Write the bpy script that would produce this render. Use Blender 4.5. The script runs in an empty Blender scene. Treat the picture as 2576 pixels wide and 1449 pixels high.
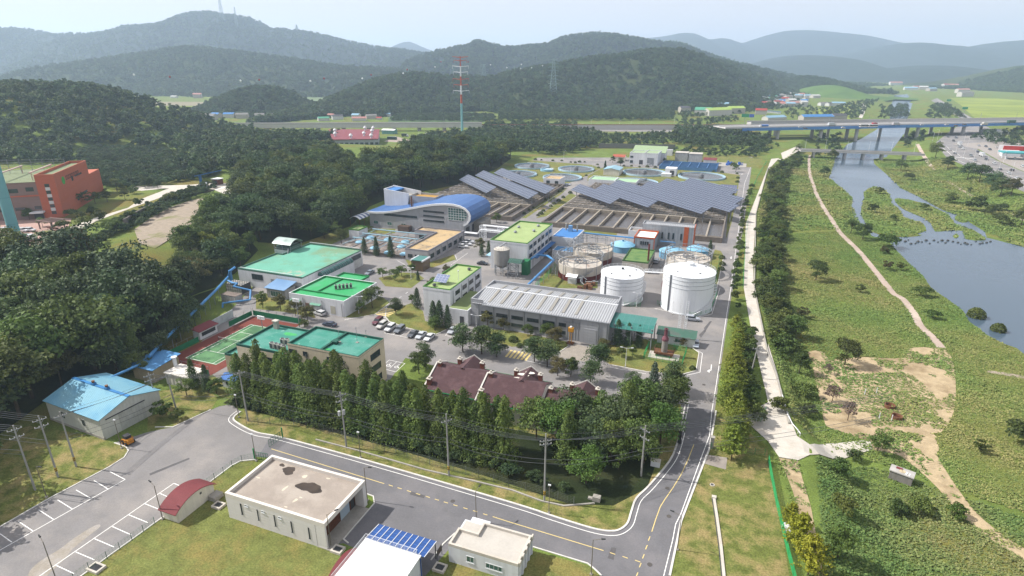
import bpy,bmesh,math,random
import numpy as np
from math import radians,sin,cos,pi
from mathutils import Vector,Matrix
from mathutils.geometry import delaunay_2d_cdt
SC=bpy.context.scene
COL=SC.collection
RNG=random.Random(7)
F_PX,PITCH,YAW,CAM_H=1488.0,radians(20.5),radians(21.0),75.0
cp,sp,ca,sa=cos(PITCH),sin(PITCH),cos(YAW),sin(YAW)
def cam2w(a,b):return(a*ca-b*sa,a*sa+b*ca)
def w2cam(x,y):return(x*ca+y*sa,-x*sa+y*ca)
def V(u,v,z=0.0):
 """photo point (2576 px wide frame) -> world x, y on the level z"""
 x=(u-1288)/F_PX;y=-(v-724.5)/F_PX
 t=(z-CAM_H)/(-sp+y*cp)
 return cam2w(x*t,(cp+y*sp)*t)
OY=(0,563,1126,1687)
def px(r,c,x,y):return((c*1000+x/2.574)*.644,(OY[r]+y/2.574)*.644)
def W(r,c,x,y,z=0.0):return V(*px(r,c,x,y),z)
def proj(x,y,z):
 a,b=w2cam(x,y);dz=z-CAM_H
 f=b*cp-dz*sp;up=b*sp+dz*cp
 return(1288+F_PX*a/f,724.5-F_PX*up/f)
def hgt(base,vtop):
 """height of a vertical edge standing on ground pixel base whose top shows at row vtop"""
 x,y=V(*base);lo,hi=0.0,74.0
 for _ in range(40):
  m=(lo+hi)/2
  if proj(x,y,m)[1]>vtop:lo=m
  else:hi=m
 return lo
def sstep(e0,e1,x):
 t=min(1.0,max(0.0,(x-e0)/(e1-e0)));return t*t*(3-2*t)
def lerp_tab(tab,x):
 if x<=tab[0][0]:return tab[0][1]
 for(a,b),(c,d)in zip(tab,tab[1:]):
  if x<=c:return b+(d-b)*(x-a)/(c-a)
 return tab[-1][1]
LEVEE=[(60,21),(100,20.5),(118,20),(127,17.6),(151,15.6),(165,13.6),(218,10.2),(342,11),(508,20),(600,40),(740,60),(900,100),(1200,210),(1700,300),(2200,400)]
RBANK=[(60,190),(473,164),(628,160),(742,176),(1119,290),(1686,375),(2200,470)]
FLOOD=-4.0
def tR(x,y):
 a,b=w2cam(x,y)
 z=0.0
 if x<0 and y>60:
  zt=10*sstep(-168,-222,x)*sstep(70,135,y)*(1-sstep(420,560,y))
  h=52*sstep(-250,-470,a)*sstep(420,575,b)*(1-sstep(640,860,b))
  z=max(zt,h)
 xl=lerp_tab(LEVEE,y);xr=lerp_tab(RBANK,y)
 if x>xl:
  wd=7.0 if y>135 else 7.0+(135-y)*.25
  z=FLOOD*min(sstep(xl+.3,xl+wd,x),1-sstep(xr-16,xr-2,x))
 return z
def P(u,v):
 z=0.0
 for _ in range(12):
  x,y=V(u,v,z);z=.5*z+.5*tR(x,y)
 return(x,y)
def Pt(r,c,x,y):return P(*px(r,c,x,y))
ORG={}
def tag(o,label=None,cat=None,group=None,kind=None):
 for k,v in(('label',label),('category',cat),('group',group),('kind',kind)):
  if v:o[k]=v
 return o
def tH(name,label,cat,loc=(0,0,0),group=None,rz=0.0):
 o=bpy.data.objects.new(name,None);COL.objects.link(o)
 o.empty_display_size=.5
 o.location=loc;o.rotation_euler=(0,0,rz);ORG[o.name]=Vector(loc)
 return tag(o,label,cat,group)
def link(name,me,mat,parent=None,org=None):
 o=bpy.data.objects.new(name,me);COL.objects.link(o)
 if mat is not None:
  for m in(mat if isinstance(mat,(list,tuple))else[mat]):me.materials.append(m)
 if parent is not None:
  o.parent=parent;ORG[o.name]=ORG.get(parent.name,Vector())
 else:
  o.location=org or(0,0,0);ORG[o.name]=Vector(org or(0,0,0))
 return o
class MB:
 def __init__(s):s.v=[];s.f=[];s.mi=[];s.cur=0;s.sm=False
 def add(s,vs,fs):
  n=len(s.v);s.v+=[tuple(q)for q in vs]
  s.f+=[tuple(n+i for i in f)for f in fs];s.mi+=[s.cur]*len(fs);return s
 def box(s,x0,x1,y0,y1,z0,z1):
  return s.add([(x0,y0,z0),(x1,y0,z0),(x1,y1,z0),(x0,y1,z0),(x0,y0,z1),(x1,y0,z1),(x1,y1,z1),(x0,y1,z1)],[(3,2,1,0),(4,5,6,7),(0,1,5,4),(1,2,6,5),(2,3,7,6),(3,0,4,7)])
 def prism(s,pts,z0,z1):
  n=len(pts)
  ar=sum(pts[i][0]*pts[(i+1)%n][1]-pts[(i+1)%n][0]*pts[i][1]for i in range(n))
  if ar<0:pts=pts[::-1]
  return s.add([(p[0],p[1],z0)for p in pts]+[(p[0],p[1],z1)for p in pts],[tuple(range(n-1,-1,-1)),tuple(range(n,2*n))]+[(i,(i+1)%n,n+(i+1)%n,n+i)for i in range(n)])
 def sweep_y(s,prof,y0,y1):
  """profile in x,z pushed along y"""
  n=len(prof)
  ar=sum(prof[i][0]*prof[(i+1)%n][1]-prof[(i+1)%n][0]*prof[i][1]for i in range(n))
  if ar<0:prof=prof[::-1]
  return s.add([(p[0],y0,p[1])for p in prof]+[(p[0],y1,p[1])for p in prof],[tuple(range(n)),tuple(range(2*n-1,n-1,-1))]+[((i+1)%n,i,n+i,n+(i+1)%n)for i in range(n)])
 def sweep_x(s,prof,x0,x1):
  n=len(prof)
  ar=sum(prof[i][0]*prof[(i+1)%n][1]-prof[(i+1)%n][0]*prof[i][1]for i in range(n))
  if ar<0:prof=prof[::-1]
  return s.add([(x0,p[0],p[1])for p in prof]+[(x1,p[0],p[1])for p in prof],[tuple(range(n-1,-1,-1)),tuple(range(n,2*n))]+[(i,(i+1)%n,n+(i+1)%n,n+i)for i in range(n)])
 def cyl(s,x,y,z0,z1,r,n=16,r2=None,cap=True):
  r2=r if r2 is None else r2
  vs=[(x+q*cos(2*pi*i/n),y+q*sin(2*pi*i/n),z)for z,q in((z0,r),(z1,r2))for i in range(n)]
  fs=[(i,(i+1)%n,n+(i+1)%n,n+i)for i in range(n)]
  if cap:fs+=[tuple(range(n-1,-1,-1)),tuple(range(n,2*n))]
  return s.add(vs,fs)
 def lathe(s,x,y,prof,n=32):
  vs=[(x+r*cos(2*pi*i/n),y+r*sin(2*pi*i/n),z)for r,z in prof for i in range(n)]
  fs=[(k*n+i,k*n+(i+1)%n,(k+1)*n+(i+1)%n,(k+1)*n+i)for k in range(len(prof)-1)for i in range(n)]
  return s.add(vs,fs)
 def tube(s,p,q,r,n=6,r2=None):
  p,q=Vector(p),Vector(q);d=q-p
  if d.length<1e-6:return s
  d.normalize();u=d.orthogonal().normalized();w=d.cross(u);r2=r if r2 is None else r2
  vs=[c+(u*cos(2*pi*i/n)+w*sin(2*pi*i/n))*k for c,k in((p,r),(q,r2))for i in range(n)]
  return s.add(vs,[(i,(i+1)%n,n+(i+1)%n,n+i)for i in range(n)]+[tuple(range(n-1,-1,-1)),tuple(range(n,2*n))])
 def pipe(s,pts,r,n=8):
  for a,b in zip(pts,pts[1:]):s.tube(a,b,r,n)
  return s
 def bar(s,p,q,w,h):
  """flat bar from p to q, w across (level), h high"""
  p,q=Vector(p),Vector(q);d=q-p
  u=Vector((-d.y,d.x,0))
  u=u.normalized()*w/2 if u.length>1e-6 else Vector((w/2,0,0))
  k=Vector((0,0,h))
  if abs(d.x)+abs(d.y)<1e-6:k=Vector((0,h,0))
  vs=[p-u,p+u,q+u,q-u,p-u+k,p+u+k,q+u+k,q-u+k]
  return s.add(vs,[(0,1,2,3)[::-1],(4,5,6,7),(0,1,5,4),(1,2,6,5),(2,3,7,6),(3,0,4,7)])
 def ribbon(s,pts,w,z,z0=None,closed=False):
  """strip of width w along pts; with z0 a solid kerb from z0 to z"""
  pts=[Vector((p[0],p[1]))for p in pts];n=len(pts);L=[];R=[]
  for i,p in enumerate(pts):
   a=pts[i-1]if(i or closed)else p
   b=pts[(i+1)%n]if(i<n-1 or closed)else p
   d1=(p-a);d2=(b-p)
   d1=d1 .normalized()if d1 .length>1e-6 else d2 .normalized()
   d2=d2 .normalized()if d2 .length>1e-6 else d1
   t=d1+d2;t=t.normalized()if t.length>1e-3 else d1
   nn=Vector((-t.y,t.x));k=1/max(.5,nn.dot(Vector((-d1 .y,d1 .x))))
   L.append(p+nn*w/2*k);R.append(p-nn*w/2*k)
  m=n if closed else n-1
  if z0 is None:
   s.add([(*q,z)for q in L]+[(*q,z)for q in R],[(n+i,n+(i+1)%n,(i+1)%n,i)for i in range(m)])
  else:
   vs=[(*q,z)for q in L]+[(*q,z)for q in R]+[(*q,z0)for q in L]+[(*q,z0)for q in R]
   fs=[]
   for i in range(m):
    j=(i+1)%n
    fs+=[(n+i,n+j,j,i),(i,j,2*n+j,2*n+i),(n+j,n+i,3*n+i,3*n+j)]
   s.add(vs,fs)
   if not closed:s.add([vs[0],vs[n],vs[3*n],vs[2*n],vs[n-1],vs[2*n-1],vs[4*n-1],vs[3*n-1]],[(0,1,2,3),(7,6,5,4)])
  return s
 def build(s,name,mat,parent=None,org=None,smooth=False):
  o0=ORG.get(parent.name,Vector())if parent is not None else Vector(org or(0,0,0))
  me=bpy.data.meshes.new(name)
  me.from_pydata([(v[0]-o0 .x,v[1]-o0 .y,v[2]-o0 .z)for v in s.v],[],s.f)
  if any(s.mi):me.polygons.foreach_set('material_index',s.mi)
  if smooth:me.polygons.foreach_set('use_smooth',[True]*len(me.polygons))
  me.update()
  o=link(name,me,mat,parent,org)
  return o
def quads_mesh(name,P4,rnd=None):
 """numpy (n,4,3) quads -> mesh"""
 n=len(P4);me=bpy.data.meshes.new(name)
 me.vertices.add(4*n);me.vertices.foreach_set('co',P4 .astype(np.float32).ravel())
 me.loops.add(4*n);me.loops.foreach_set('vertex_index',np.arange(4*n,dtype=np.int32))
 me.polygons.add(n)
 me.polygons.foreach_set('loop_start',np.arange(0,4*n,4,dtype=np.int32))
 me.polygons.foreach_set('loop_total',np.full(n,4,dtype=np.int32))
 me.update(calc_edges=True)
 return me
def copy_tree(o,kids,loc,rz=0.0,label=None,scale=None,group=None):
 """copy a thing with its parts; kids = {object: [children]}"""
 c=o.copy();COL.objects.link(c);c.location=loc;c.rotation_euler=(0,0,rz)
 if label:c['label']=label
 if group:c['group']=group
 if scale:c.scale=scale
 def rec(src,dst):
  for k in kids.get(src,[]):
   d=k.copy();COL.objects.link(d);d.parent=dst;rec(k,d)
 rec(o,c)
 return c
def kid_map(root):
 m={};st=[root]
 allo=list(bpy.data.objects);par={}
 for k in allo:
  if k.parent:par.setdefault(k.parent,[]).append(k)
 while st:
  o=st.pop();m[o]=par.get(o,[]);st+=m[o]
 return m
def lin(h,k=1.0):
 h=h.lstrip('#');out=[]
 for i in(0,2,4):
  c=int(h[i:i+2],16)/255
  out.append((c/12.92 if c<=.04045 else((c+.055)/1.055)**2.4)*k)
 return tuple(out)
MATS={}
def M(name,c,r=.8,v=.18,s=.6,c2=None,k2=(.45,.62),s2=.08,met=0.0,bump=0.0,streak=0.0,spec=.3,wave=None,obj=False,grime=None,fine=0.0,coat=0.0):
 """weathered surface: base colour varied by world-space noise, optional second colour patches, streaks, ribs"""
 if name in MATS:return MATS[name]
 m=bpy.data.materials.new(name);m.use_nodes=True;MATS[name]=m
 N=m.node_tree.nodes;L=m.node_tree.links;b=N['Principled BSDF']
 b.inputs['Roughness'].default_value=r;b.inputs['Metallic'].default_value=met
 b.inputs['Specular IOR Level'].default_value=spec
 if coat:b.inputs['Coat Weight'].default_value=coat
 if isinstance(c,str):c=lin(c)
 if isinstance(c2,str):c2=lin(c2)
 if obj:co=N.new('ShaderNodeTexCoord').outputs['Object']
 else:co=N.new('ShaderNodeNewGeometry').outputs['Position']
 def noise(scale,det=5,vec=co,rough=.6):
  n=N.new('ShaderNodeTexNoise');n.inputs['Scale'].default_value=scale;n.inputs['Detail'].default_value=det
  n.inputs['Roughness'].default_value=rough
  L.new(vec,n.inputs['Vector']);return n.outputs['Fac']
 def ramp(fac,a,bb,lo,hi):
  mr=N.new('ShaderNodeMapRange');mr.clamp=True
  for i,q in enumerate((a,bb,lo,hi)):mr.inputs[i+1].default_value=q
  L.new(fac,mr.inputs[0]);return mr.outputs[0]
 def mix(fac,A,B,mode='MIX'):
  x=N.new('ShaderNodeMix');x.data_type='RGBA';x.blend_type=mode
  if hasattr(fac,'links')or hasattr(fac,'is_output'):L.new(fac,x.inputs[0])
  else:x.inputs[0].default_value=fac
  for q,i in((A,6),(B,7)):
   if isinstance(q,tuple):x.inputs[i].default_value=(*q[:3],1)
   else:L.new(q,x.inputs[i])
  return x.outputs[2]
 cur=mix(ramp(noise(s),.3,.7,0,1),tuple(q*(1-v)for q in c),tuple(min(.95,q*(1+v))for q in c))
 if c2 is not None:cur=mix(ramp(noise(s2,6),k2[0],k2[1],0,1),cur,c2)
 if grime is not None:
  cur=mix(ramp(noise(grime[1],8,rough=.7),grime[2],grime[3],0,grime[4]if len(grime)>4 else 1),cur,lin(grime[0]))
 if fine:
  f=ramp(noise(3.2,2),.3,.7,1-fine,1+fine);cc=N.new('ShaderNodeCombineColor')
  for i in range(3):L.new(f,cc.inputs[i])
  cur=mix(1.0,cur,cc.outputs[0],'MULTIPLY')
 if streak:
  mp=N.new('ShaderNodeMapping');mp.inputs['Scale'].default_value=(1.3,1.3,.06);L.new(co,mp.inputs['Vector'])
  f=ramp(noise(1.0,4,mp.outputs[0]),.45,.75,1,1-streak);cc=N.new('ShaderNodeCombineColor')
  for i in range(3):L.new(f,cc.inputs[i])
  cur=mix(1.0,cur,cc.outputs[0],'MULTIPLY')
 L.new(cur,b.inputs['Base Color'])
 h=None
 if wave:
  mp=N.new('ShaderNodeVectorMath');mp.operation='DOT_PRODUCT'
  L.new(co,mp.inputs[0]);mp.inputs[1].default_value=wave[0]
  sn=N.new('ShaderNodeMath');sn.operation='SINE'
  mu=N.new('ShaderNodeMath');mu.operation='MULTIPLY';mu.inputs[1].default_value=2*pi
  L.new(mp.outputs['Value'],mu.inputs[0]);L.new(mu.outputs[0],sn.inputs[0])
  h=sn.outputs[0];bs=wave[1]
 elif bump:
  h=noise(6.0 if not obj else 9.0,4);bs=bump
 if h is not None:
  bp=N.new('ShaderNodeBump');bp.inputs['Strength'].default_value=bs;bp.inputs['Distance'].default_value=.08
  L.new(h,bp.inputs['Height']);L.new(bp.outputs[0],b.inputs['Normal'])
 return m
def lM_(name,c1,c2,hue=.0,val=.35,trans=.25):
 """leaves: per-leaf and per-tree colour variation"""
 m=bpy.data.materials.new(name);m.use_nodes=True;MATS[name]=m
 N=m.node_tree.nodes;L=m.node_tree.links;b=N['Principled BSDF']
 b.inputs['Roughness'].default_value=.65;b.inputs['Specular IOR Level'].default_value=.25
 g=N.new('ShaderNodeNewGeometry');oi=N.new('ShaderNodeObjectInfo')
 tc=N.new('ShaderNodeTexCoord');n=N.new('ShaderNodeTexNoise');n.inputs['Scale'].default_value=.55;n.inputs['Detail'].default_value=3
 L.new(tc.outputs['Object'],n.inputs['Vector'])
 ad=N.new('ShaderNodeMath');ad.operation='MULTIPLY_ADD';L.new(g.outputs['Random Per Island'],ad.inputs[0]);ad.inputs[1].default_value=.45
 L.new(n.outputs['Fac'],ad.inputs[2])
 mr=N.new('ShaderNodeMapRange');L.new(ad.outputs[0],mr.inputs[0]);mr.inputs[1].default_value=.4;mr.inputs[2].default_value=1.05
 mx=N.new('ShaderNodeMix');mx.data_type='RGBA';L.new(mr.outputs[0],mx.inputs[0])
 mx.inputs[6].default_value=(*c1,1);mx.inputs[7].default_value=(*c2,1)
 hs=N.new('ShaderNodeHueSaturation');L.new(mx.outputs[2],hs.inputs['Color'])
 h1=N.new('ShaderNodeMapRange');L.new(oi.outputs['Random'],h1 .inputs[0]);h1 .inputs[3].default_value=.5-hue;h1 .inputs[4].default_value=.5+hue*.6
 L.new(h1 .outputs[0],hs.inputs['Hue'])
 ml=N.new('ShaderNodeMath');ml.operation='MULTIPLY';L.new(oi.outputs['Random'],ml.inputs[0]);ml.inputs[1].default_value=7.31
 fr=N.new('ShaderNodeMath');fr.operation='FRACT';L.new(ml.outputs[0],fr.inputs[0])
 h2=N.new('ShaderNodeMapRange');L.new(fr.outputs[0],h2 .inputs[0]);h2 .inputs[3].default_value=1-val;h2 .inputs[4].default_value=1+val
 L.new(h2 .outputs[0],hs.inputs['Value'])
 L.new(hs.outputs[0],b.inputs['Base Color'])
 if trans:
  tr=N.new('ShaderNodeBsdfTranslucent');L.new(hs.outputs[0],tr.inputs[0])
  ms=N.new('ShaderNodeMixShader');ms.inputs[0].default_value=trans
  L.new(b.outputs[0],ms.inputs[1]);L.new(tr.outputs[0],ms.inputs[2]);L.new(ms.outputs[0],N['Material Output'].inputs[0])
 return m
 #the setting
def sR(o):o['kind']='structure';return o
EX=.62
aS=M('asphalt',lin('#93908f',.62),r=.9,v=.10,s=.25,c2=lin('#a8a29d',.62),k2=(.46,.62),s2=.07,fine=.08,grime=('#77736f',.22,.56,.72,.6))
aD=M('new_asphalt',lin('#7d7c7f',.62),r=.9,v=.08,s=.3,c2=lin('#918e90',.6),k2=(.45,.7),s2=.12,fine=.08,grime=('#66656a',.3,.58,.74,.6))
cO=M('concrete',lin('#b9b4aa',.62),r=.9,v=.12,s=.5,fine=.06,grime=('#6f675c',.6,.55,.8,.5))
pC=M('pale_concrete',lin('#d9d2c6',.66),r=.9,v=.10,s=.3,fine=.06,grime=('#a89a86',.25,.5,.75,.6))
lawn_m=M('lawn',lin('#868d50',.54),r=1,v=.28,s=.35,c2=lin('#a2965a',.52),k2=(.47,.66),s2=.16,fine=.30,bump=.5,spec=.1)
verge_m=M('dry_grass',lin('#828c4a',.52),r=1,v=.3,s=.5,c2=lin('#b09f6c',.54),k2=(.44,.64),s2=.25,fine=.32,bump=.5,spec=.1)
mM=M('meadow',lin('#7c9048',.56),r=1,v=.25,s=.12,c2=lin('#96884c',.5),k2=(.5,.68),s2=.03,fine=.35,bump=.6,spec=.1)
field_m=M('field',lin('#97a650',.55),r=1,v=.2,s=.03,c2=lin('#a9b652',.58),k2=(.45,.6),s2=.006,fine=.1,spec=.1)
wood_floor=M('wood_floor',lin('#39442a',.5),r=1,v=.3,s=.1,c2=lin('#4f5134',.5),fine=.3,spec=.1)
dirt=M('dirt',lin('#cab592',.62),r=1,v=.18,s=.5,c2=lin('#a99474',.6),k2=(.48,.66),s2=.15,fine=.12,spec=.1)
gravel_m=M('gravel_surface',lin('#b5a795',.6),r=1,v=.14,s=.5,c2=lin('#9a9a6a',.55),k2=(.58,.7),s2=.08,fine=.12,spec=.1)
redpath=M('red_path',lin('#c6b2a3',.62),r=.9,v=.12,s=.2,c2=lin('#d9c9b8',.64),k2=(.5,.7),s2=.1,fine=.06)
wT=M('white_marking',lin('#f4f3ee',.85),r=.7,v=.08,s=.8,grime=('#b4b0aa',.8,.5,.75,.6))
yellow_paint=M('yellow_marking',lin('#e6cf8a',.75),r=.7,v=.08,s=.8)
kerb_m=M('kerb',lin('#e4e1da',.7),r=.85,v=.08,s=.7,grime=('#9c948a',.5,.5,.8,.6))
def axis(stops):
 out=[]
 for a,b,st in stops:out+=list(np.arange(a,b,st))
 return np.array(out+[stops[-1][1]])
xs=axis([(-9000,-2400,600),(-2400,-700,100),(-700,-200,12),(-200,0,8),(0,60,1.5),(60,150,8),(150,210,3),(210,700,14),(700,2400,100),(2400,9000,600)])
ys=axis([(-400,40,40),(40,140,4),(140,900,8),(900,2300,50),(2300,10200,500)])
vs=[(x,y,tR(x,y))for y in ys for x in xs]
nx=len(xs)
fs=[(j*nx+i,j*nx+i+1,(j+1)*nx+i+1,(j+1)*nx+i)for j in range(len(ys)-1)for i in range(nx-1)]
me=bpy.data.meshes.new('ground');me.from_pydata(vs,[],fs);me.polygons.foreach_set('use_smooth',[True]*len(fs))
sR(link('ground',me,mM))
def smooth_poly(pts,n=4,closed=True):
 out=[];k=len(pts)
 for i in range(k if closed else k-1):
  p0,p1,p2,p3=(pts[(i-1)%k],pts[i],pts[(i+1)%k],pts[(i+2)%k])if closed else(pts[max(i-1,0)],pts[i],pts[i+1],pts[min(i+2,k-1)])
  for j in range(n):
   t=j/n
   out.append(tuple(.5*((2*p1[q])+(-p0[q]+p2[q])*t+(2*p0[q]-5*p1[q]+4*p2[q]-p3[q])*t*t+(-p0[q]+3*p1[q]-3*p2[q]+p3[q])*t**3)for q in(0,1)))
 if not closed:out.append(pts[-1])
 return out
def sH(name,pts,mat,lift=.01,step=None,flat=None):
 """a flat or draped sheet lying lift metres above the ground; returns the object"""
 pts=[tuple(p[:2])for p in pts]
 n=len(pts)
 ar=sum(pts[i][0]*pts[(i+1)%n][1]-pts[(i+1)%n][0]*pts[i][1]for i in range(n))
 if ar<0:pts=pts[::-1]
 if step:
  b=[]
  for i in range(n):
   p,q=pts[i],pts[(i+1)%n];k=max(1,int(math.dist(p,q)/step))
   b+=[(p[0]+(q[0]-p[0])*j/k,p[1]+(q[1]-p[1])*j/k)for j in range(k)]
  x0,x1=min(p[0]for p in b),max(p[0]for p in b);y0,y1=min(p[1]for p in b),max(p[1]for p in b)
  gx=np.arange(x0+step/2,x1,step);gy=np.arange(y0+step/2,y1,step)
  pv=[Vector(p)for p in b]+[Vector((x,y))for x in gx for y in gy]
  r=delaunay_2d_cdt(pv,[],[list(range(len(b)))],1,1e-4)
  v3=[(v.x,v.y,(tR(v.x,v.y)if flat is None else flat)+lift)for v in r[0]];fc=r[2]
 else:
  r=delaunay_2d_cdt([Vector(p)for p in pts],[],[list(range(n))],1,1e-4)
  v3=[(v.x,v.y,(flat or 0)+lift)for v in r[0]];fc=r[2]
 me=bpy.data.meshes.new(name);me.from_pydata(v3,[],[tuple(f)for f in fc]);me.update()
 if len(me.polygons)and me.polygons[0].normal.z<0:me.flip_normals()
 return sR(link(name,me,mat))
def pl(r,c,*xy):return[W(r,c,xy[i],xy[i+1])for i in range(0,len(xy),2)]
def ptl(r,c,*xy):return[Pt(r,c,xy[i],xy[i+1])for i in range(0,len(xy),2)]
def ov(*xy):return[V(xy[i],xy[i+1])for i in range(0,len(xy),2)]
front_L=pl(3,0,0,960,500,670,1100,355,1250,260,1295,190,1270,150,1150,110)
front_top=pl(2,0,1560,1400,1740,1400,2120,1225)+pl(2,0,2200,1190,2420,1080)+[W(2,0,2574,1290)]
up_kerb=smooth_poly(pl(2,0,2420,1240,2350,1300,2380,1350,2574,1449)+pl(3,1,290,65,1290,340,2574,715)+pl(3,2,400,845,700,940,870,985,990,1000,1080,985,1160,920,1200,800,1250,670,1380,540,1580,300,1650,150,1690,0),4,False)
rr_out=pl(3,2,1585,1449,1700,900,1985,170)+[W(2,2,2070,1000),W(2,2,2170,300),W(1,2,2215,1449),W(1,2,2345,400),V(1890,420)]
sH('plant_yard',ov(590,1000,560,960,470,900,560,800,640,720,600,680,760,630,900,560,1000,520,1150,470,1240,425,1290,397,1894,395,1872,560,1831,800,1806,975,1788,1108,1700,1120,1640,1075,1020,900,950,1000,700,1010,640,1025),aS,.010)
road=front_L[::-1][:6][::-1]
sH('road',pl(3,0,-700,1360,0,960,500,670,1100,355,1250,260,1295,190,1270,150,1150,110)+pl(2,0,1480,1449,1740,1400,2120,1225,2200,1190,2330,1160,2420,1240,2350,1300,2380,1350,2574,1449)+pl(3,1,290,65,1290,340,2574,715)+pl(3,2,400,845,700,940)+up_kerb[-38:]+[(-4.9,128),(1.4,128)]+rr_out[:3][::-1]+pl(3,2,1560,1600,930,1600,900,1449,830,1380,760,1325,185,1150)+pl(3,1,2574,1060,2050,1060,1700,1449,1300,1300,880,1120)+pl(3,1,820,1130,880,1080,1190,720,1180,650,1100,620,700,500,300,280,0,250)+pl(3,0,2574,280,2420,295,2330,340,2040,560,820,1449,560,1640,-400,2000),aD,.016)
sH('car_park',pl(3,0,-690,1350,0,955,500,665,1100,352,1250,256,1290,190,1262,152,1150,112)+pl(2,0,1490,1445,1740,1396,2115,1228,2200,1195,2325,1165,2415,1243,2350,1303,2385,1355,2574,1445)+pl(3,1,150,40,60,190,0,250)+pl(3,0,2574,285,2420,300,2330,345,2040,565,820,1445,560,1630,-390,1990),aS,.021)
sH('lawn',pl(3,0,2574,285,2420,300,2330,345,2040,565,820,1449,560,1640,-100,2100)+[W(3,1,0,1900),W(3,1,400,1700),W(3,1,770,1449),W(3,1,830,1230),W(3,1,712,1190),W(3,1,0,940),W(3,0,2340,840),W(3,0,2290,600),W(3,1,0,280)],lawn_m,.03)
sH('lawn',pl(3,1,1745,1449,2080,1090,2574,1130)+pl(3,2,185,1190,760,1345,830,1400,880,1449,940,1700,-700,1700),lawn_m,.03)
sH('lawn',[(x+.25,y)for x,y in rr_out[:3]]+[(1.6,128)]+pl(2,2,2060,1300,2270,1360)+pl(3,2,2574,150)+pl(3,3,10,400,130,900,215,1449,300,1800)+[W(3,2,1560,1700)],verge_m,.03)
sH('grass_verge',pl(2,0,2420,1240,2350,1300,2380,1350,2574,1449)+pl(3,1,290,62,1290,337,2574,712)+pl(3,2,400,842,700,937)+up_kerb[-38:]+[(-6.2,128),(-8,128)]+pl(2,2,1500,1449,700,1449)+[V(1000,1010),V(660,980)],verge_m,.024)
sH('lawn',pl(3,0,-700,1360,0,955,500,667,1100,352,1250,257,1290,190,1265,150,1150,110)+pl(3,0,1000,60,700,0,300,-60,-200,100,-900,700),verge_m,.024)
sH('lawn',pl(2,0,1480,1440,1740,1395,2120,1222,2200,1100,2000,980,1500,1050),verge_m,.024)
lawns=[pl(2,1,1450,190,1560,150,1680,230,1700,330,1960,390,1800,465,1500,390,1340,330,1310,280,1360,210),pl(2,1,880,295,1060,60,1290,100,1340,150,1200,260,1030,292),pl(2,2,840,600,1340,510,1760,520,1880,650,1850,830,1700,870,1350,840,990,770,800,640),pl(2,1,2200,400,2574,430)+pl(2,2,560,540,560,590,480,640,200,570,0,590)+pl(2,1,2480,560,2230,500),pl(1,1,1230,1345,1480,1290,1620,1300,1690,1350,1560,1449,1300,1430),pl(1,1,1700,1205,1990,1110,2010,1160,1780,1240,1710,1240),pl(1,1,1060,900,1160,850,1400,850,1400,895,1100,925),pl(1,1,1500,1160,1700,1150,1700,1240,1560,1260),pl(1,2,0,180,90,155,800,210,895,242,640,370,540,400,300,380,0,300)+ov(1250,400),pl(1,2,760,320,905,240,1000,222,1110,225,2100,285,2290,310,2262,520,2205,800,2150,960,2170,700,2230,560,1600,480,1270,440,760,370),pl(1,2,90,740,470,450,560,440,500,500,140,745),pl(1,2,240,745,590,490,650,520,350,725),pl(1,2,600,835,1060,895,1040,935,590,872),pl(1,2,1990,1200,2040,1060,2100,1075,2130,1130,2060,1449,1990,1449),pl(1,2,280,1340,440,1180,480,1300,860,1380,860,1449,280,1449),pl(1,2,1460,150,1640,180,2050,180,2270,230,2480,235,2520,150,2200,110,1520,100),pl(2,1,0,60,330,40,330,180,560,200,600,300,300,240,0,210),pl(2,2,1480,170,1700,262,1980,260,2060,0,2000,-120,1960,250,1500,120),ov(470,905,560,960,600,985,610,1010,560,1000,420,930),]
lawns.append(pl(2,2,1760,520,1990,270,1990,250,1700,262,1480,170,1480,120))
sH('factory_apron',pl(2,2,480,640,620,560,800,600,780,700,740,740,480,695),M('apron_concrete',lin('#b0a79b',.6),v=.12,fine=.08,grime=('#8a8074',.4,.5,.75,.6)),.03)
for p in lawns[:-1]:sH('lawn',p,lawn_m,.035)
lev=[V(1940,400)]+pl(1,2,2574,235,2350,800,2330,1449)+pl(2,2,2400,400,2574,1150)+pl(3,2,2300,-150,2574,100)+pl(3,3,110,258,300,290)+ptl(3,3,420,235,1050,180,1030,100,940,92,560,125)+pl(3,3,420,118,290,45)+pl(2,3,150,1100,100,880,0,560)+pl(2,2,2574,650,2430,0)+pl(1,2,2425,1200,2450,700,2574,262)+[V(1960,398)]
sH('levee_road',lev,pC,.14,step=2.5)
sH('dirt_track',ptl(3,3,105,262,300,292,345,470,430,750,500,1130,560,1449,600,1700,480,1700,450,1200,330,900,250,600,180,420),dirt,.05,step=2)
sH('dirt_track',smooth_poly(ptl(3,3,1050,180,1010,90,1150,20,1350,-40,1600,-40,1720,160,1700,240,1900,560,2100,820,2350,1030,2574,1170,2900,1330,2900,1430,2574,1290,2300,1120,2000,900,1700,560,1480,360,1300,230),3),dirt,.05,step=2.5)
sH('dirt_clearing',smooth_poly(ptl(2,3,400,640,560,640,620,720,900,690,1100,700,1380,700,1420,600,1700,600,1810,640,1870,780,1890,1000,1870,1240,1740,1449,1480,1449,1650,1280,1710,1150,1600,1000,1450,880,1250,850,1000,860,720,860,680,900,740,1000,790,1100,900,1160,1000,1200,1050,1310,1060,1390,1480,1400,1700,1500,1300,1560,1100,1560,760,1449,580,1380,540,1200,480,950,450,800),2),dirt,.045,step=2.5)
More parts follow.
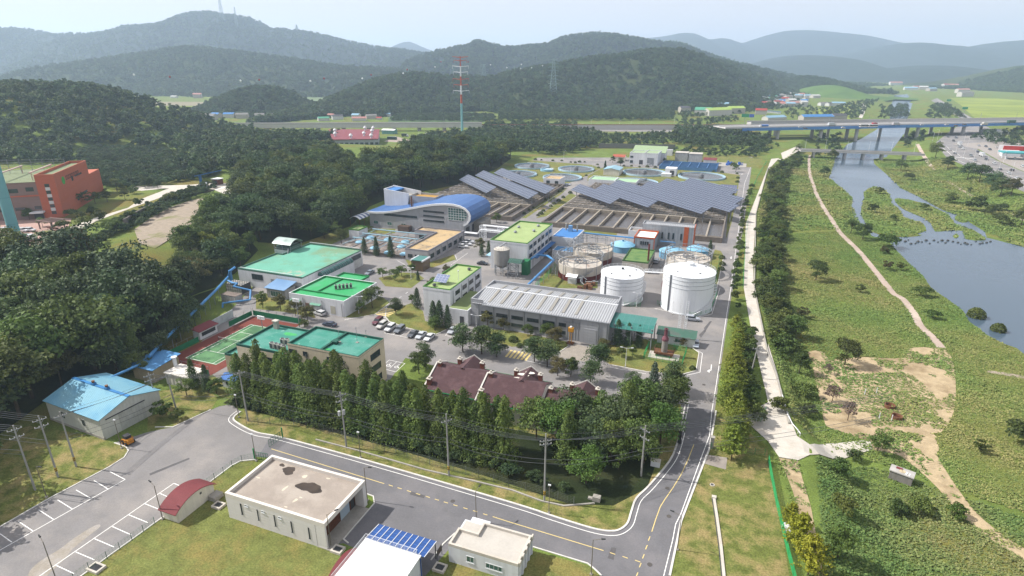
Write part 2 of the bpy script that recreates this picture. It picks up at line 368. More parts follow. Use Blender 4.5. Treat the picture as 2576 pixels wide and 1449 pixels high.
def off(pts,d):
 out=[]
 for i,p in enumerate(pts):
  a=pts[max(i-1,0)];b=pts[min(i+1,len(pts)-1)];dx,dy=b[0]-a[0],b[1]-a[1];l=math.hypot(dx,dy)
  out.append((p[0]-dy/l*d,p[1]+dx/l*d))
 return out
def lane(pts,w):q=smooth_poly(pts,4,False);return off(q,w/2)+off(q,-w/2)[::-1]
PL_=lane(ptl(1,3,418,110,412,180,420,300,455,410,490,510,560,640,640,760,720,885,820,985,920,1085,1035,1225,1215,1449)+ptl(2,3,1270,60,1355,110,1470,260,1525,370,1640,480,1745,600),2.5)
sH('path',PL_,redpath,.07,step=3)
sH('path',lane(ptl(1,3,1500,0,1540,70,1585,143,1690,285,1790,360,1900,435,2040,515,2150,580,2300,650,2480,717,2574,770),2.6),redpath,.07,step=3)
sH('dusty_asphalt',smooth_poly(pl(3,0,300,1400,420,1290,600,1180,760,1060,960,940,1010,950,900,1040,740,1170,640,1290,520,1400,420,1500,280,1520),3),M('dusty_asphalt',lin('#b3aa9c',.6),r=.95,v=.12,s=.5,fine=.1,grime=('#94908c',.5,.45,.65,.8)),.026)
for k_,q_ in enumerate((pl(3,2,1000,1160,1050,1170,1020,1290,960,1270),pl(3,1,1560,600,1700,640,1690,670,1545,630),pl(2,2,1930,400,1990,330,2010,330,1940,440),pl(2,2,1880,470,1930,420,1950,430,1900,500),pl(3,0,1500,420,1900,260,1910,275,1510,440))):sH('patch_and_shadow',q_,M('patch_shadow_asphalt',lin('#6e6c6d',.6),r=.95,v=.12,s=.6,fine=.1),.027)  # repair patches; the last thin strip is a wire shadow painted dark
def wz(z,r,c,*xy):return[W(r,c,xy[i],xy[i+1],z)for i in range(0,len(xy),2)]
wm=bpy.data.materials.new('river_water');wm.use_nodes=True
N=wm.node_tree.nodes;L=wm.node_tree.links;b=N['Principled BSDF']
b.inputs['Base Color'].default_value=(*lin('#64788a',.5),1);b.inputs['Roughness'].default_value=.12;b.inputs['IOR'].default_value=1.33
g=N.new('ShaderNodeNewGeometry');n=N.new('ShaderNodeTexNoise');n.inputs['Scale'].default_value=.9;n.inputs['Detail'].default_value=4
mp=N.new('ShaderNodeMapping');mp.inputs['Scale'].default_value=(.35,1,1);L.new(g.outputs['Position'],mp.inputs[0]);L.new(mp.outputs[0],n.inputs['Vector'])
bp=N.new('ShaderNodeBump');bp.inputs['Strength'].default_value=.5;bp.inputs['Distance'].default_value=.05
L.new(n.outputs['Fac'],bp.inputs['Height']);L.new(bp.outputs[0],b.inputs['Normal'])
n2=N.new('ShaderNodeTexNoise');n2 .inputs['Scale'].default_value=.018;n2 .inputs['Detail'].default_value=2;L.new(g.outputs['Position'],n2 .inputs['Vector'])
mr=N.new('ShaderNodeMapRange');L.new(n2 .outputs['Fac'],mr.inputs[0]);mr.inputs[1].default_value=.35;mr.inputs[2].default_value=.65;mr.inputs[3].default_value=.1;mr.inputs[4].default_value=.22
L.new(mr.outputs[0],b.inputs['Roughness'])
zw=FLOOD+.03
river=wz(zw,1,3,680,130,610,340,660,380,740,440,850,540,840,620,850,720,920,790,1000,850,1040,925,1200,960,1310,1090,1420,1200,1560,1330,1640,1449)+wz(zw,2,3,1820,120,1960,230,2020,330,2200,470,2380,560,2500,600,2574,660)+wz(zw,2,3,3300,900,5200,900)+wz(zw,1,3,5200,1050,2574,1035,2440,1000,2200,940,2180,880,2030,790,2000,740,1880,700,1750,660,1500,520,1330,440,1260,360,1070,200,1060,150,1190,130)+wz(zw,0,3,1290,1449,1340,1380,1400,1310,1400,1200,1450,1050,1480,1000,1480,950,1400,948,1270,955,1260,1010,1230,1060,1225,1200,1080,1310,930,1400,800,1449)
sH('river',river,wm,.0,flat=zw)
isl=[wz(zw,1,3,1060,428,1180,470,1225,520,1240,590,1330,670,1360,730,1480,770,1560,800,1590,870,1500,900,1530,920,1380,935,1200,925,1040,880,990,800,940,720,940,640,970,540,965,480),wz(zw,1,3,1290,545,1420,560,1600,610,1720,660,1830,730,1890,810,2060,860,2175,940,2170,968,1990,955,1960,870,1800,870,1680,880,1640,800,1560,740,1370,660,1280,580),wz(zw,1,3,1900,710,1990,730,2030,770,1960,790,1880,760),wz(zw,1,3,1860,920,1900,905,1920,930,1880,948)]
for q in isl:sH('islet',smooth_poly(q,2),mM,.05,flat=zw)
sH('mud_bank',wz(zw,2,3,2200,825,2360,845,2574,880,2574,910,2400,880,2210,850),gravel_m,.06,flat=zw)
sH('gravel_yard',ptl(1,0,2070,535,2000,600,1990,760,1800,900,1560,1050,1400,1000,1350,860,1500,750,1700,640,1900,570),gravel_m,.05,step=5)
sH('road',ptl(1,0,2400,400,2150,390,1900,410,1330,425,1330,460,1420,470,1700,445,1400,560,1290,640,900,760,690,840,720,900,980,770,1330,640,1720,500,2000,425,2150,460,2250,500,2330,500),pC,.06,step=5)
sH('car_park',ptl(1,0,-600,640,250,720,720,750,690,830,500,900,400,1040,-700,1080),M('paving',lin('#c8a598',.62),v=.12,fine=.08),.05,step=5)
sH('lawn',ptl(1,0,330,900,440,870,620,870,560,895,400,910),lawn_m,.08,step=5)
far=[('field','#a9b652',ov(2260,305,2130,305,2180,274,2300,270),0),]
def tsheet(name,pts,mat,lift):return sH(name,pts,mat,lift)
sH('rice_field',pl(0,3,470,1200,510,1095,860,1100,840,1200),field_m,.03)
sH('rice_field',pl(0,3,620,1090,720,1050,870,1060,860,1092),field_m,.03)
sH('rice_field',pl(0,3,2090,1200,1930,1050,1830,985,2300,990,2574,1010,3000,1020,3300,1200),field_m,.03)
sH('field',pl(0,0,1230,1070,2180,1065,2110,1150,1350,1150),field_m,.03)
sH('field',pl(0,0,2050,985,2110,920,2250,910,2260,950,2190,995),field_m,.03)
sH('field',pl(0,1,400,920,820,960,870,985,850,1060,520,1080),M('scrub_field',lin('#7f9460',.5),v=.2,s=.02,fine=.1),.03)
sH('field',pl(0,0,1200,1020,2190,1025,2190,1062,1230,1066),M('tan_field',lin('#a69a78',.5),v=.2,s=.02,fine=.1),.03)
sH('orchard_ground',pl(0,1,1330,1160,1600,1100,2050,1090,2300,1150,2300,1230,1330,1228),M('orchard_floor',lin('#5f7d48',.5),v=.3,s=.03,fine=.2),.03)
sH('road',pl(0,3,1640,1010,1700,985,2080,1200,2500,1449)+pl(1,3,2100,50,2330,180,2574,280,3200,560,3200,720,2574,480,1800,140,1690,0)+pl(0,3,1690,1430,1830,1320,1990,1220),aS,.03)
sH('forecourt',pl(1,3,1850,0,2574,-40,3300,100,3300,460,2574,275,2330,170,2120,50),M('forecourt_concrete',lin('#b5aca4',.6),v=.12,fine=.06),.045)
sH('levee_road',pl(0,3,910,1180,930,1150,945,1080,950,1035,970,1035,985,1075,970,1140,945,1190),pC,.03)
sH('yard',pl(0,1,1240,1449,1330,1400,1400,1370,1560,1410,1540,1449)+pl(1,1,1500,60,1240,95,1250,50),M('yard_gravel',lin('#b9a99c',.6),v=.1,fine=.06),.03)
sH('road',ov(1690,322,1420,322,1420,330,1690,332),aS,.03)
sH('levee_road',pl(1,3,150,160,130,90,280,25,350,40,170,150)+ov(1945,400),pC,.035)
mk=MB()
def mline(r,c,w,*xy):
 q=pl(r,c,*xy);mk.ribbon(q,w,.034)
mline(3,0,.14,1105,400,1258,480);mline(3,0,.14,1258,480,0,1190,-700,1590)
for l in((945,490,1085,575),(765,585,905,665),(580,685,725,775),(390,785,540,882),(185,900,330,997),(0,1025,120,1110),(-210,1150,-90,1240)):mline(3,0,.14,*l)
mline(3,0,.14,1748,518,400,1449,0,1725)
for l in((1748,518,1900,580),(1610,620,1790,700),(1455,722,1650,800),(1295,835,1490,915),(1128,952,1320,1037),(950,1075,1145,1158),(762,1208,950,1288),(565,1343,745,1427),(380,1470,540,1540)):mline(3,0,.14,*l)
sR(mk.build('parking_lines',wT))
mk=MB()
mline(3,1,.15,155,172,700,340,1290,522)
for x,y in((1355,541),(1443,568),(1538,597),(1629,626),(1728,655),(1818,683),(1909,711),(2005,740),(2106,770),(2203,799),(2305,831)):mline(3,1,.15,x-21,y-6.5,x+21,y+6.5)
mline(3,1,.15,2380,853,2574,915);mline(3,2,.15,0,915,460,1055,920,1195)
for x,y in((1010,1223),(1137,1262),(1262,1300)):mline(3,2,.15,x-26,y-9,x+28,y+10)
for x,y in((1258,1435),(1290,1340),(1321,1252),(1352,1160),(1380,1073)):mline(3,2,.15,x-9,y+22,x+8,y-20)
mline(3,2,.15,1405,1005,1445,880,1490,755,1530,690,1620,560,1700,430,1770,280,1830,125)
sR(mk.build('road_markings',yellow_paint))
mk=MB()
mk.ribbon(off(up_kerb,-1.0),.13,.034)
rr=rr_out[:3]
mk.ribbon(pl(3,2,1525,1449,1615,1090,1645,930,1700,820,1910,240,1985,40)+[(.8,128)]+[(x-.5,y)for x,y in rr_out[3:]],.14,.034)
mk.ribbon(pl(3,2,1700,50,1720,100),.12,.034)
for l in((2,2,130,730,340,790),(2,2,560,760,720,800),(2,2,985,800,1350,860),(2,2,1350,860,1350,862)):pass
mk.ribbon(pl(2,2,480,705,550,718),.15,.034);mk.ribbon(pl(2,2,600,730,670,742),.15,.034);mk.ribbon(pl(2,2,940,882,1060,897),.15,.034);mk.ribbon(pl(2,2,1110,908,1180,918),.15,.034)
mk.ribbon(pl(2,2,140,728,350,775,600,830),.13,.034);mk.ribbon(pl(2,2,985,795,1350,862),.13,.034)
mk.ribbon(pl(2,2,1665,1070,1775,1165,1720,1449),.13,.034);mk.ribbon(pl(2,2,1715,885,1890,845,1915,655,1810,600),.13,.034)
mk.ribbon(pl(2,1,1290,450,1620,515,1760,540),.12,.034)
for l in((1290,450,1340,420),(1375,470,1440,425),(1445,485,1520,430),(1520,500,1600,445),(1600,515,1670,460),(1690,530,1750,480)):mk.ribbon(pl(2,1,*l),.12,.034)
mk.ribbon(pl(2,1,1905,475,2070,512,2125,440,2030,425),.12,.034);mk.ribbon(pl(2,1,1905,475,1950,425),.12,.034);mk.ribbon(pl(2,1,1985,493,2045,430),.12,.034)
mk.ribbon(pl(2,1,1340,722,1498,757,1405,842,1300,815),.12,.034);mk.ribbon(pl(2,1,1340,722,1300,755),.12,.034);mk.ribbon(pl(2,1,1415,740,1345,805),.12,.034)
for cx,cy in((1333,776),(1415,792)):
 o=W(2,1,cx,cy)
 mk.ribbon([(o[0]+.55*cos(a),o[1]+.55*sin(a))for a in np.linspace(2.2,6.6,12)],.16,.034)
 mk.ribbon([(o[0]-.1,o[1]+1.0),(o[0]-.05,o[1]+.2),(o[0]+.55,o[1]+.15),(o[0]+.8,o[1]-.55)],.17,.034)
 mk.ribbon([(o[0]-.1,o[1]+1.25),(o[0]-.1,o[1]+1.45)],.28,.034)
mk.ribbon(pl(2,1,890,322,1200,260),.12,.034);mk.ribbon(pl(2,1,1270,310,1320,270,1360,240),.12,.034)
for x,y in((1350,210),(1450,92),(1515,46)):mk.ribbon(pl(2,1,x-10,y+8,x+12,y-8),.13,.034)
mk.ribbon(pl(1,1,1960,1215,2130,1095),.13,.034);mk.ribbon(pl(1,1,1420,1170,1500,1215),.13,.034);mk.ribbon(pl(1,1,2005,1120,2020,1160),.13,.034)
for k in range(5):
 a=W(1,1,1975+43*k,1075-28*k);mk.ribbon([a,(a[0]+4.6,a[1]+.0)],.11,.034)
for(r,c,x,y,flip)in((1,2,2203,1140,1),(1,2,2283,598,1),(1,2,2313,300,1)):
 o=W(r,c,x,y);mk.ribbon([(o[0],o[1]+1.6),(o[0],o[1]-.6)],.22,.034);mk.add([(o[0]-.5,o[1]-.6,.034),(o[0],o[1]-1.9,.034),(o[0]+.5,o[1]-.6,.034)],[(0,1,2)])
o=W(2,2,1998,800)
mk.ribbon([W(2,2,2005,768),W(2,2,2000,828)],.2,.034);mk.ribbon([W(2,2,2000,828),W(2,2,1975,832)],.2,.034)
mk.add([(*W(2,2,1988,815),.034),(*W(2,2,1960,833),.034),(*W(2,2,1985,850),.034)],[(0,1,2)])
for k in range(9):mk.ribbon(ptl(1,0,2165+17*k,462-4*k,2215+17*k,440-4*k),.4,10.1)
mk.ribbon(pl(1,3,1760,40,1900,160,2300,330,2574,430),.3,.05);mk.ribbon(pl(1,3,1790,20,1950,130,2330,280,2574,370),.25,.05)
mk.ribbon(pl(1,3,1870,130,2100,150),1.6,.05)
mk.ribbon(pl(0,3,1700,1000,2000,1170,2060,1205),.3,.05)
sR(mk.build('road_lines',wT))
mk=MB()
for s_,x0 in((2,1190),(2,2500)):pass
def zebra(o,n,w,l,gap,along):
 for k in range(n):
  if along=='x':mk.box(o[0]+k*(w+gap),o[0]+k*(w+gap)+w,o[1],o[1]+l,.02,.036)
  else:mk.box(o[0],o[0]+l,o[1]+k*(w+gap),o[1]+k*(w+gap)+w,.02,.036)
o=W(2,1,1195,262);zebra(o,5,.7,5.2,.55,'y')
o=W(1,2,250,655);zebra(o,5,.6,4.4,.5,'y')
o=W(2,1,2500,690);zebra(o,6,.65,4.6,.5,'x')
sR(mk.build('hump_crossing',yellow_paint))
kb=MB()
kb.ribbon(up_kerb,.35,.14,-.05)
kb.ribbon(rr_out[:3]+[(1.7,128)],.35,.14,-.05)
for p in(pl(3,0,-700,1360,0,957,500,668,1100,353,1250,258,1292,190,1268,152,1150,112),pl(2,0,1560,1398,1740,1397,2120,1222),pl(3,0,2574,280,2420,295,2330,340,2040,560),pl(3,0,1650,850,820,1449,560,1640),pl(3,2,185,1150,760,1325,830,1380,900,1449),pl(3,1,1100,620,1180,650,1190,720,880,1080,930,1120),pl(3,1,2000,1020,1880,1130,1760,1290),pl(2,2,990,770,1350,840,1700,870,1850,830,1880,650,1800,590),pl(2,1,890,318,1030,296,1200,262,1345,150),pl(2,1,1310,190,1300,290,1340,335,1500,395,1800,470,1960,395),pl(2,2,1430,205,1700,262,1840,300,2010,262,2090,0),pl(1,2,2130,1120,2060,1449),pl(1,2,90,745,560,440),pl(1,2,350,728,650,520),pl(2,2,1660,1062,1745,1155,1690,1449),pl(2,2,480,640,560,588)):
 kb.ribbon(p,.22,.13,-.05)
sR(kb.build('kerb',kerb_m))
#buildings
wW=M('white_wall',lin('#dfe1e4',.78),r=.8,v=.05,s=.4,streak=.14,grime=('#8f8f8c',.35,.58,.8,.35))
gW=M('grey_panel',lin('#b4b6ba',.66),r=.6,v=.05,s=.3,streak=.10,wave=((0,0,1.2),.08))
lP=M('light_panel',lin('#e0dcd8',.82),r=.6,v=.04,s=.3,streak=.08,wave=((0,0,1.6),.06))
beige_tile=M('beige_tile',lin('#dccfb4',.76),r=.75,v=.07,s=.5,streak=.12,fine=.05)
cream=M('cream_wall',lin('#e4dfd0',.74),r=.85,v=.06,s=.5,streak=.18)
cR=M('concrete_roof',lin('#b7aea4',.62),r=.9,v=.12,s=.25,c2=lin('#9c938b',.6),k2=(.45,.7),s2=.2,fine=.05,grime=('#d8cbb6',.5,.66,.8,.6))
pale_roof=M('pale_roof',lin('#cfc9bf',.66),r=.9,v=.08,s=.3,fine=.05,grime=('#a9a198',.3,.55,.75,.5))
wR=M('white_roof',lin('#f2f2f0',.88),r=.7,v=.05,s=.4,grime=('#c3c2bd',.45,.58,.72,.6))
mint_roof=M('mint_roof',lin('#78c2a8',.6),r=.7,v=.10,s=.2,c2=lin('#86ab85',.58),k2=(.50,.62),s2=.07,grime=('#a39a8a',.09,.60,.66,.9),fine=.04)
green_roof=M('green_roof',lin('#3bb56c',.62),r=.55,v=.05,s=.3,c2=lin('#5cba84',.6),k2=(.45,.65),s2=.2,grime=('#2f8f58',.3,.52,.7,.6),fine=.04)
gQ=M('green_parapet',lin('#2c9457',.55),r=.6,v=.08,s=.5)
teal_roof=M('teal_roof',lin('#3f9a86',.6),r=.7,v=.12,s=.3,c2=lin('#62a898',.6),k2=(.42,.6),s2=.25,grime=('#9dbdb0',.7,.60,.72,.8),fine=.05)
tQ=M('teal_parapet',lin('#27695a',.5),r=.7,v=.12,s=.6)
lime_roof=M('lime_roof',lin('#b0c484',.62),r=.75,v=.08,s=.3,c2=lin('#8fae62',.6),k2=(.55,.7),s2=.15,grime=('#b9b49a',.3,.66,.76,.8),fine=.05)
lime_par=M('lime_parapet',lin('#5f9a45',.55),r=.7,v=.1,s=.6)
tan_roof=M('tan_roof',lin('#d3b78a',.62),r=.9,v=.08,s=.2,grime=('#6f675c',.16,.52,.62,.85),fine=.06)
bS=M('brown_shingle',lin('#654a4d',.52),r=.9,v=.12,s=1.2,c2=lin('#785c5e',.52),k2=(.5,.65),s2=.4,fine=.08,bump=.3)
blue_metal=M('blue_metal_roof',lin('#5f9fd6',.62),r=.45,v=.06,s=.3,c2=lin('#79b6e0',.62),k2=(.5,.7),s2=.1,wave=((1.6,0,0),.5),grime=('#8a8f92',.5,.64,.8,.35))
blue_curve=M('blue_curved_roof',lin('#4877b8',.58),r=.4,v=.05,s=.3,wave=((0,0,0),0),c2=lin('#3f6cae',.58),s2=.1,grime=('#a9b9cc',.14,.66,.78,.6))
blue_tile=M('blue_roof_tile',lin('#3f7fd0',.6),r=.5,v=.06,s=.3,wave=((2.2,0,0),.6))
maroon=M('maroon_roof',lin('#8c4448',.55),r=.8,v=.08,s=.4,fine=.06)
rR=M('ribbed_metal',lin('#b9bbbe',.62),r=.45,v=.05,s=.4,met=.0,wave=((1.35,0,0),.9),grime=('#8b8a88',.3,.6,.8,.5))
wood_slat=M('wood_slat',lin('#8a4f2e',.5),r=.7,v=.2,s=1.4,wave=((0,0,6),.6),c2=lin('#6f3d24',.5),k2=(.45,.6),s2=2)
glass=M('window_glass',(.03,.045,.05),r=.12,v=.3,s=.5,spec=.6)
glass_green=M('green_glass',(.05,.12,.11),r=.12,v=.4,s=.6,spec=.6)
fW=M('window_frame',lin('#d9dcdc',.75),r=.6,v=.03)
fD=M('dark_frame',lin('#53585c',.5),r=.5,v=.05)
sT=M('galvanised_steel',lin('#a9adb2',.6),r=.5,met=.25,v=.1,s=.8)
dS=M('dark_steel',lin('#5d5f62',.5),r=.6,v=.1)
blue_pipe=M('blue_pipe_paint',lin('#5a9fdb',.62),r=.45,v=.06,s=.5,grime=('#7f8d99',.8,.6,.8,.4))
ltblue=M('light_blue_paint',lin('#9fd0e6',.68),r=.5,v=.06,s=.3,grime=('#cfe3ea',.4,.55,.7,.6))
wS=M('white_steel',lin('#e6e8ea',.8),r=.5,v=.04,s=.5,grime=('#b0a9a0',.7,.6,.85,.4))
orange_clad=M('orange_cladding',lin('#c4694a',.62),r=.7,v=.05,s=.4,streak=.06,wave=((0,0,.9),.2))
brown_clad=M('brown_cladding',lin('#9a8078',.58),r=.7,v=.05,s=.4,streak=.06,wave=((0,0,.9),.2))
brick_red=M('red_brick',lin('#93594a',.55),r=.85,v=.15,s=1.5)
door_m=M('door_paint',lin('#c9c6b4',.68),r=.6,v=.05)
bluegrey_door=M('blue_grey_door',lin('#b9cbd8',.7),r=.5,v=.04)
rust=M('rusted_steel',lin('#94674a',.5),r=.8,v=.25,s=.8)
def face(fc,pln,r,c,x,y):
 g=W(r,c,x,y)
 t=pln/g[1]if fc=='f' else pln/g[0]
 return(g[0]*t,CAM_H*(1-t))if fc=='f' else(g[1]*t,CAM_H*(1-t))
def wN(t,fc,pln,u0,u1,z0,z1,nx=2,nz=1,fm=None,gm=None,name='window',fw=.07,sill=True):
 m=MB();u0,u1=min(u0,u1),max(u0,u1);z0,z1=min(z0,z1),max(z0,z1)
 def bx(B,a,b,c,d,p0,p1):
  if fc=='f':B.box(a,b,pln-p1,pln-p0,c,d)
  else:B.box(pln+p0,pln+p1,a,b,c,d)
 d=.07
 bx(m,u0,u0+fw,z0,z1,-.02,d);bx(m,u1-fw,u1,z0,z1,-.02,d);bx(m,u0+fw,u1-fw,z0,z0+fw,-.02,d);bx(m,u0+fw,u1-fw,z1-fw,z1,-.02,d)
 for k in range(1,nx):
  u=u0+(u1-u0)*k/nx;bx(m,u-fw/3,u+fw/3,z0+fw,z1-fw,0,d-.01)
 for k in range(1,nz):
  z=z0+(z1-z0)*k/nz;bx(m,u0+fw,u1-fw,z-fw/3,z+fw/3,0,d-.02)
 if sill:bx(m,u0-.06,u1+.06,z0-.09,z0-.004,-.02,.13)
 w=m.build(name,fm or fW,t)
 g=MB();bx(g,u0+fw*.5,u1-fw*.5,z0+fw*.5,z1-fw*.5,-.02,.025);g.build('pane',gm or glass,w)
 return w
def wpx(t,fc,pln,r,c,x0,y0,x1,y1,nx=2,nz=1,**k):
 a=face(fc,pln,r,c,x0,y0);b=face(fc,pln,r,c,x1,y1)
 return wN(t,fc,pln,a[0],b[0],a[1],b[1],nx,nz,**k)
def pP(t,name,mat,fc,pln,u0,u1,z0,z1,p=.06):
 m=MB();u0,u1=min(u0,u1),max(u0,u1);z0,z1=min(z0,z1),max(z0,z1)
 if fc=='f':m.box(u0,u1,pln-p,pln+.02,z0,z1)
 else:m.box(pln-.02,pln+p,u0,u1,z0,z1)
 return m.build(name,mat,t)
def ring(m,x0,x1,y0,y1,z0,z1,w):
 m.box(x0,x1,y0,y0+w,z0,z1);m.box(x0,x1,y1-w,y1,z0,z1);m.box(x0,x0+w,y0+w,y1-w,z0,z1);m.box(x1-w,x1,y0+w,y1-w,z0,z1)
def bldg(name,label,cat,x0,x1,y0,y1,h,wallm,roofm,par=.6,pt=.28,parm=None,z0=0,group=None,cap=None):
 t=tH(name,label,cat,((x0+x1)/2,(y0+y1)/2,z0),group)
 MB().box(x0,x1,y0,y1,z0-.1,h-par).build('wall',wallm,t)
 m=MB();m.box(x0+pt,x1-pt,y0+pt,y1-pt,h-par-.02,h-par+.04);r=m.build('roof',roofm,t)
 m=MB();ring(m,x0,x1,y0,y1,h-par,h,pt);m.build('parapet',parm or wallm,t)
 if cap:
  m=MB();ring(m,x0-.06,x1+.06,y0-.06,y1+.06,h,h+.08,pt+.12);m.build('coping',cap,t)
 return t
def vP(t,fc,pln,u,z0,z1,r=.08,mat=None,name='downpipe'):
 m=MB()
 if fc=='f':m.cyl(u,pln-.12,z0,z1,r,8)
 else:m.cyl(pln+.12,u,z0,z1,r,8)
 return m.build(name,mat or sT,t)
def awning(t,fc,pln,u0,u1,z,mat,d=.9):
 m=MB()
 u0,u1=min(u0,u1),max(u0,u1)
 if fc=='f':m.add([(u0,pln,z+.35),(u1,pln,z+.35),(u1,pln-d,z),(u0,pln-d,z),(u0,pln,z+.3),(u1,pln,z+.3),(u1,pln-d,z-.05),(u0,pln-d,z-.05)],[(0,1,2,3)[::-1],(4,5,6,7),(3,2,6,7)[::-1],(0,3,7,4)[::-1],(1,5,6,2)[::-1]])
 return m.build('awning',mat,t)
X0,X1,Y0,Y1,Hh=-77.0,-56.0,60.6,72.2,5.4
t=tH('panel_building','pale grey panelled flat building with dark stains on its concrete roof','building',(-66.5,66,0))
m=MB();m.box(X0,X1-2.0,Y0,Y1,-.1,4.55);m.build('wall',lP,t)
stain=M('stained_concrete_roof',lin('#b3a79b',.62),r=.9,v=.10,s=.3,c2=lin('#c4b9ac',.62),s2=.15,fine=.05)
MB().box(X0+.5,X1-.5,Y0+.5,Y1-.5,4.55,4.72).build('roof',stain,t)
def blob(m,cx,cy,rx,ry,z,seed,n=28):
 r=random.Random(seed);ph=[r.uniform(0,6.28)for _ in range(4)]
 vs=[(cx,cy,z)]+[(cx+rx*cos(a)*(1+.16*sin(2*a+ph[0])+.12*sin(3*a+ph[1])+.07*sin(7*a+ph[2])),cy+ry*sin(a)*(1+.16*sin(2*a+ph[0])+.12*sin(3*a+ph[1])+.07*sin(7*a+ph[2])),z)for a in np.linspace(0,2*pi,n,False)]
 m.add(vs,[(0,1+i,1+(i+1)%n)for i in range(n)])
damp=M('damp_stain',lin('#5d5047',.5),r=.8,v=.25,s=1.0,c2=lin('#453b35',.45),s2=.5)
m=MB();o=W(3,1,540,560,4.7);blob(m,*o,2.3,1.35,4.726,3);o=W(3,1,330,390,4.7);blob(m,*o,1.4,1.0,4.726,5);o=W(3,1,262,335,4.7);blob(m,*o,.6,.4,4.726,9);m.build('roof_stain',damp,t)
for k,(x,y,rx,ry)in enumerate(((290,570,.25,.7),(490,450,.4,.5),(395,690,.3,.5),(725,470,.5,.15),(300,755,.4,.12),(20,460,.5,.15),(450,660,.35,.12),(715,428,.3,.1),(635,402,.25,.1))):m=MB();blob(m,*W(3,1,x,y,4.7),rx,ry,4.726,k+20,14);m.build('patch',M('cream_patch',lin('#e2d6c0',.66),v=.1),t)
m=MB();ring(m,X0,X1,Y0,Y1,4.55,Hh,.5);m.build('parapet',M('pale_coping',lin('#e6dfd5',.74),v=.05,s=.4,grime=('#b6aaa0',.5,.6,.8,.4)),t)
MB().box(X1-1.9,X1-.02,Y1-.95,Y1,-.05,4.55).build('pillar',lP,t);MB().box(X1-1.9,X1-.02,Y0,Y0+.35,-.05,4.55).build('pillar',lP,t)
MB().box(X1-2.0,X1-1.94,Y0+.35,Y1-5.3,.02,4.55).build('timber_cladding',wood_slat,t)
MB().box(X1-2.0,X1-1.92,Y1-5.25,Y1-2.7,.02,4.4).build('shutter_door',bluegrey_door,t)
d=MB().box(X1-2.0,X1-1.9,Y1-2.65,Y1-1.0,.02,4.4).build('door_surround',wood_slat,t)
MB().box(X1-1.9,X1-1.86,Y1-2.3,Y1-1.3,.1,3.2).build('door',dS,d)
MB().box(X1-2.0,X1+.9,Y0-.1,Y1-.9,-.05,.14).build('step',cO,t)
for x in(535,360,190,20):wpx(t,'f',Y0,3,1,x-14,(960,898,835,778)[(535,360,190,20).index(x)],x+14,(1072,1008,945,885)[(535,360,190,20).index(x)],1,1,fm=fD,sill=True)
wpx(t,'f',Y0,3,0,2412,718,2445,828,1,1,fm=fD);wpx(t,'f',Y0,3,0,2458,728,2495,756,1,1,fm=fW)
wpx(t,'f',Y0,3,1,52,788,88,816,1,1);wpx(t,'f',Y0,3,1,222,848,258,878,1,1)
def arch_roof(x0,x1,y0,y1,ze,rise,n=12,th=.12):
 prof=[]
 for i in range(n+1):
  f=i/n;prof.append((y0+(y1-y0)*f,ze+rise*(1-(2*f-1)**2)))
 return prof+[(p[0],p[1]-th)for p in prof[::-1]]
t=tH('pump_shed','small cream shed with an arched maroon roof beside the car park','shed',(-86,60,0))
pr=[(56.3,-.1)]+[(56.3+8.0*f,2.25+1.25*(1-(2*f-1)**2))for f in np.linspace(0,1,13)]+[(64.3,-.1)]
MB().sweep_x(pr,-87.7,-84.2).build('wall',cream,t)
MB().sweep_x(arch_roof(0,0,55.8,64.8,2.15,1.6),-88.1,-83.9).build('roof',maroon,t)
pP(t,'vent',dS,'r',-84.2,61.3,61.7,2.3,2.7)
MB().box(-84.0,-82.4,62.6,64.6,-.05,.9).build('plinth',cO,t)
hX0,hX1,hY0,hY1,hh=-36.1,-24.2,65.6,72.0,3.75
t=tH('gate_office','low white building with a stepped parapet and flat concrete roof beside the front road','building',(-30,69,0))
m=MB();m.box(hX0,hX1,hY0,hY1,-.1,3.2);m.box(hX0+.9,hX0+4.2,hY1,hY1+1.1,-.1,3.1);m.build('wall',wW,t)
MB().box(hX0+.3,hX1-.3,hY0+.3,hY1-.3,3.18,3.26).build('roof',pale_roof,t)
m=MB();w=.36
m.box(hX0,hX1,hY0,hY0+w,3.2,hh);m.box(hX1-w,hX1,hY0+w,hY1,3.2,hh+.02);m.box(hX0+3.4,hX1-w,hY1-w,hY1,3.2,hh)
m.box(hX0,hX0+w,hY0+w,hY1-2.6,3.2,hh);m.box(hX0+w,hX0+3.4,hY1-2.6-w,hY1-2.6,3.2,hh);m.box(hX0+3.4,hX0+3.4+w,hY1-2.6-w,hY1-w,3.2,hh)
for k in range(5):m.box(hX1,hX1+.25,hY0+.2+k*1.45,hY0+.9+k*1.45,3.0,hh+.1)
m.build('parapet',pC,t)
m=MB()
for k in range(5):m.box(hX1,hX1+.18,hY0+.3+k*1.45,hY0+.7+k*1.45,-.05,3.0)
m.build('pilaster',wW,t)
wpx(t,'f',hY0,3,1,2115,1240,2195,1325,2,1,gm=glass_green,fw=.1);wpx(t,'f',hY0,3,1,2308,1310,2478,1415,4,1,gm=glass_green,fw=.1)
rx,ry=W(3,1,1655,1245,4.3);lx,ly=W(3,1,1110,1062,4.3)
bX1,bY1,bX0,bY0=rx,(ry+ly)/2,lx,(ry+ly)/2-9.0
t=tH('control_house','white flat-roofed house with a pipe railing around its bright roof','building',((bX0+bX1)/2,bY1-4,0))
MB().box(bX0,bX1,bY0,bY1,-.1,4.15).build('wall',wW,t)
MB().box(bX0-.05,bX1+.05,bY0-.05,bY1+.05,4.15,4.3).build('roof',wR,t)
m=MB()
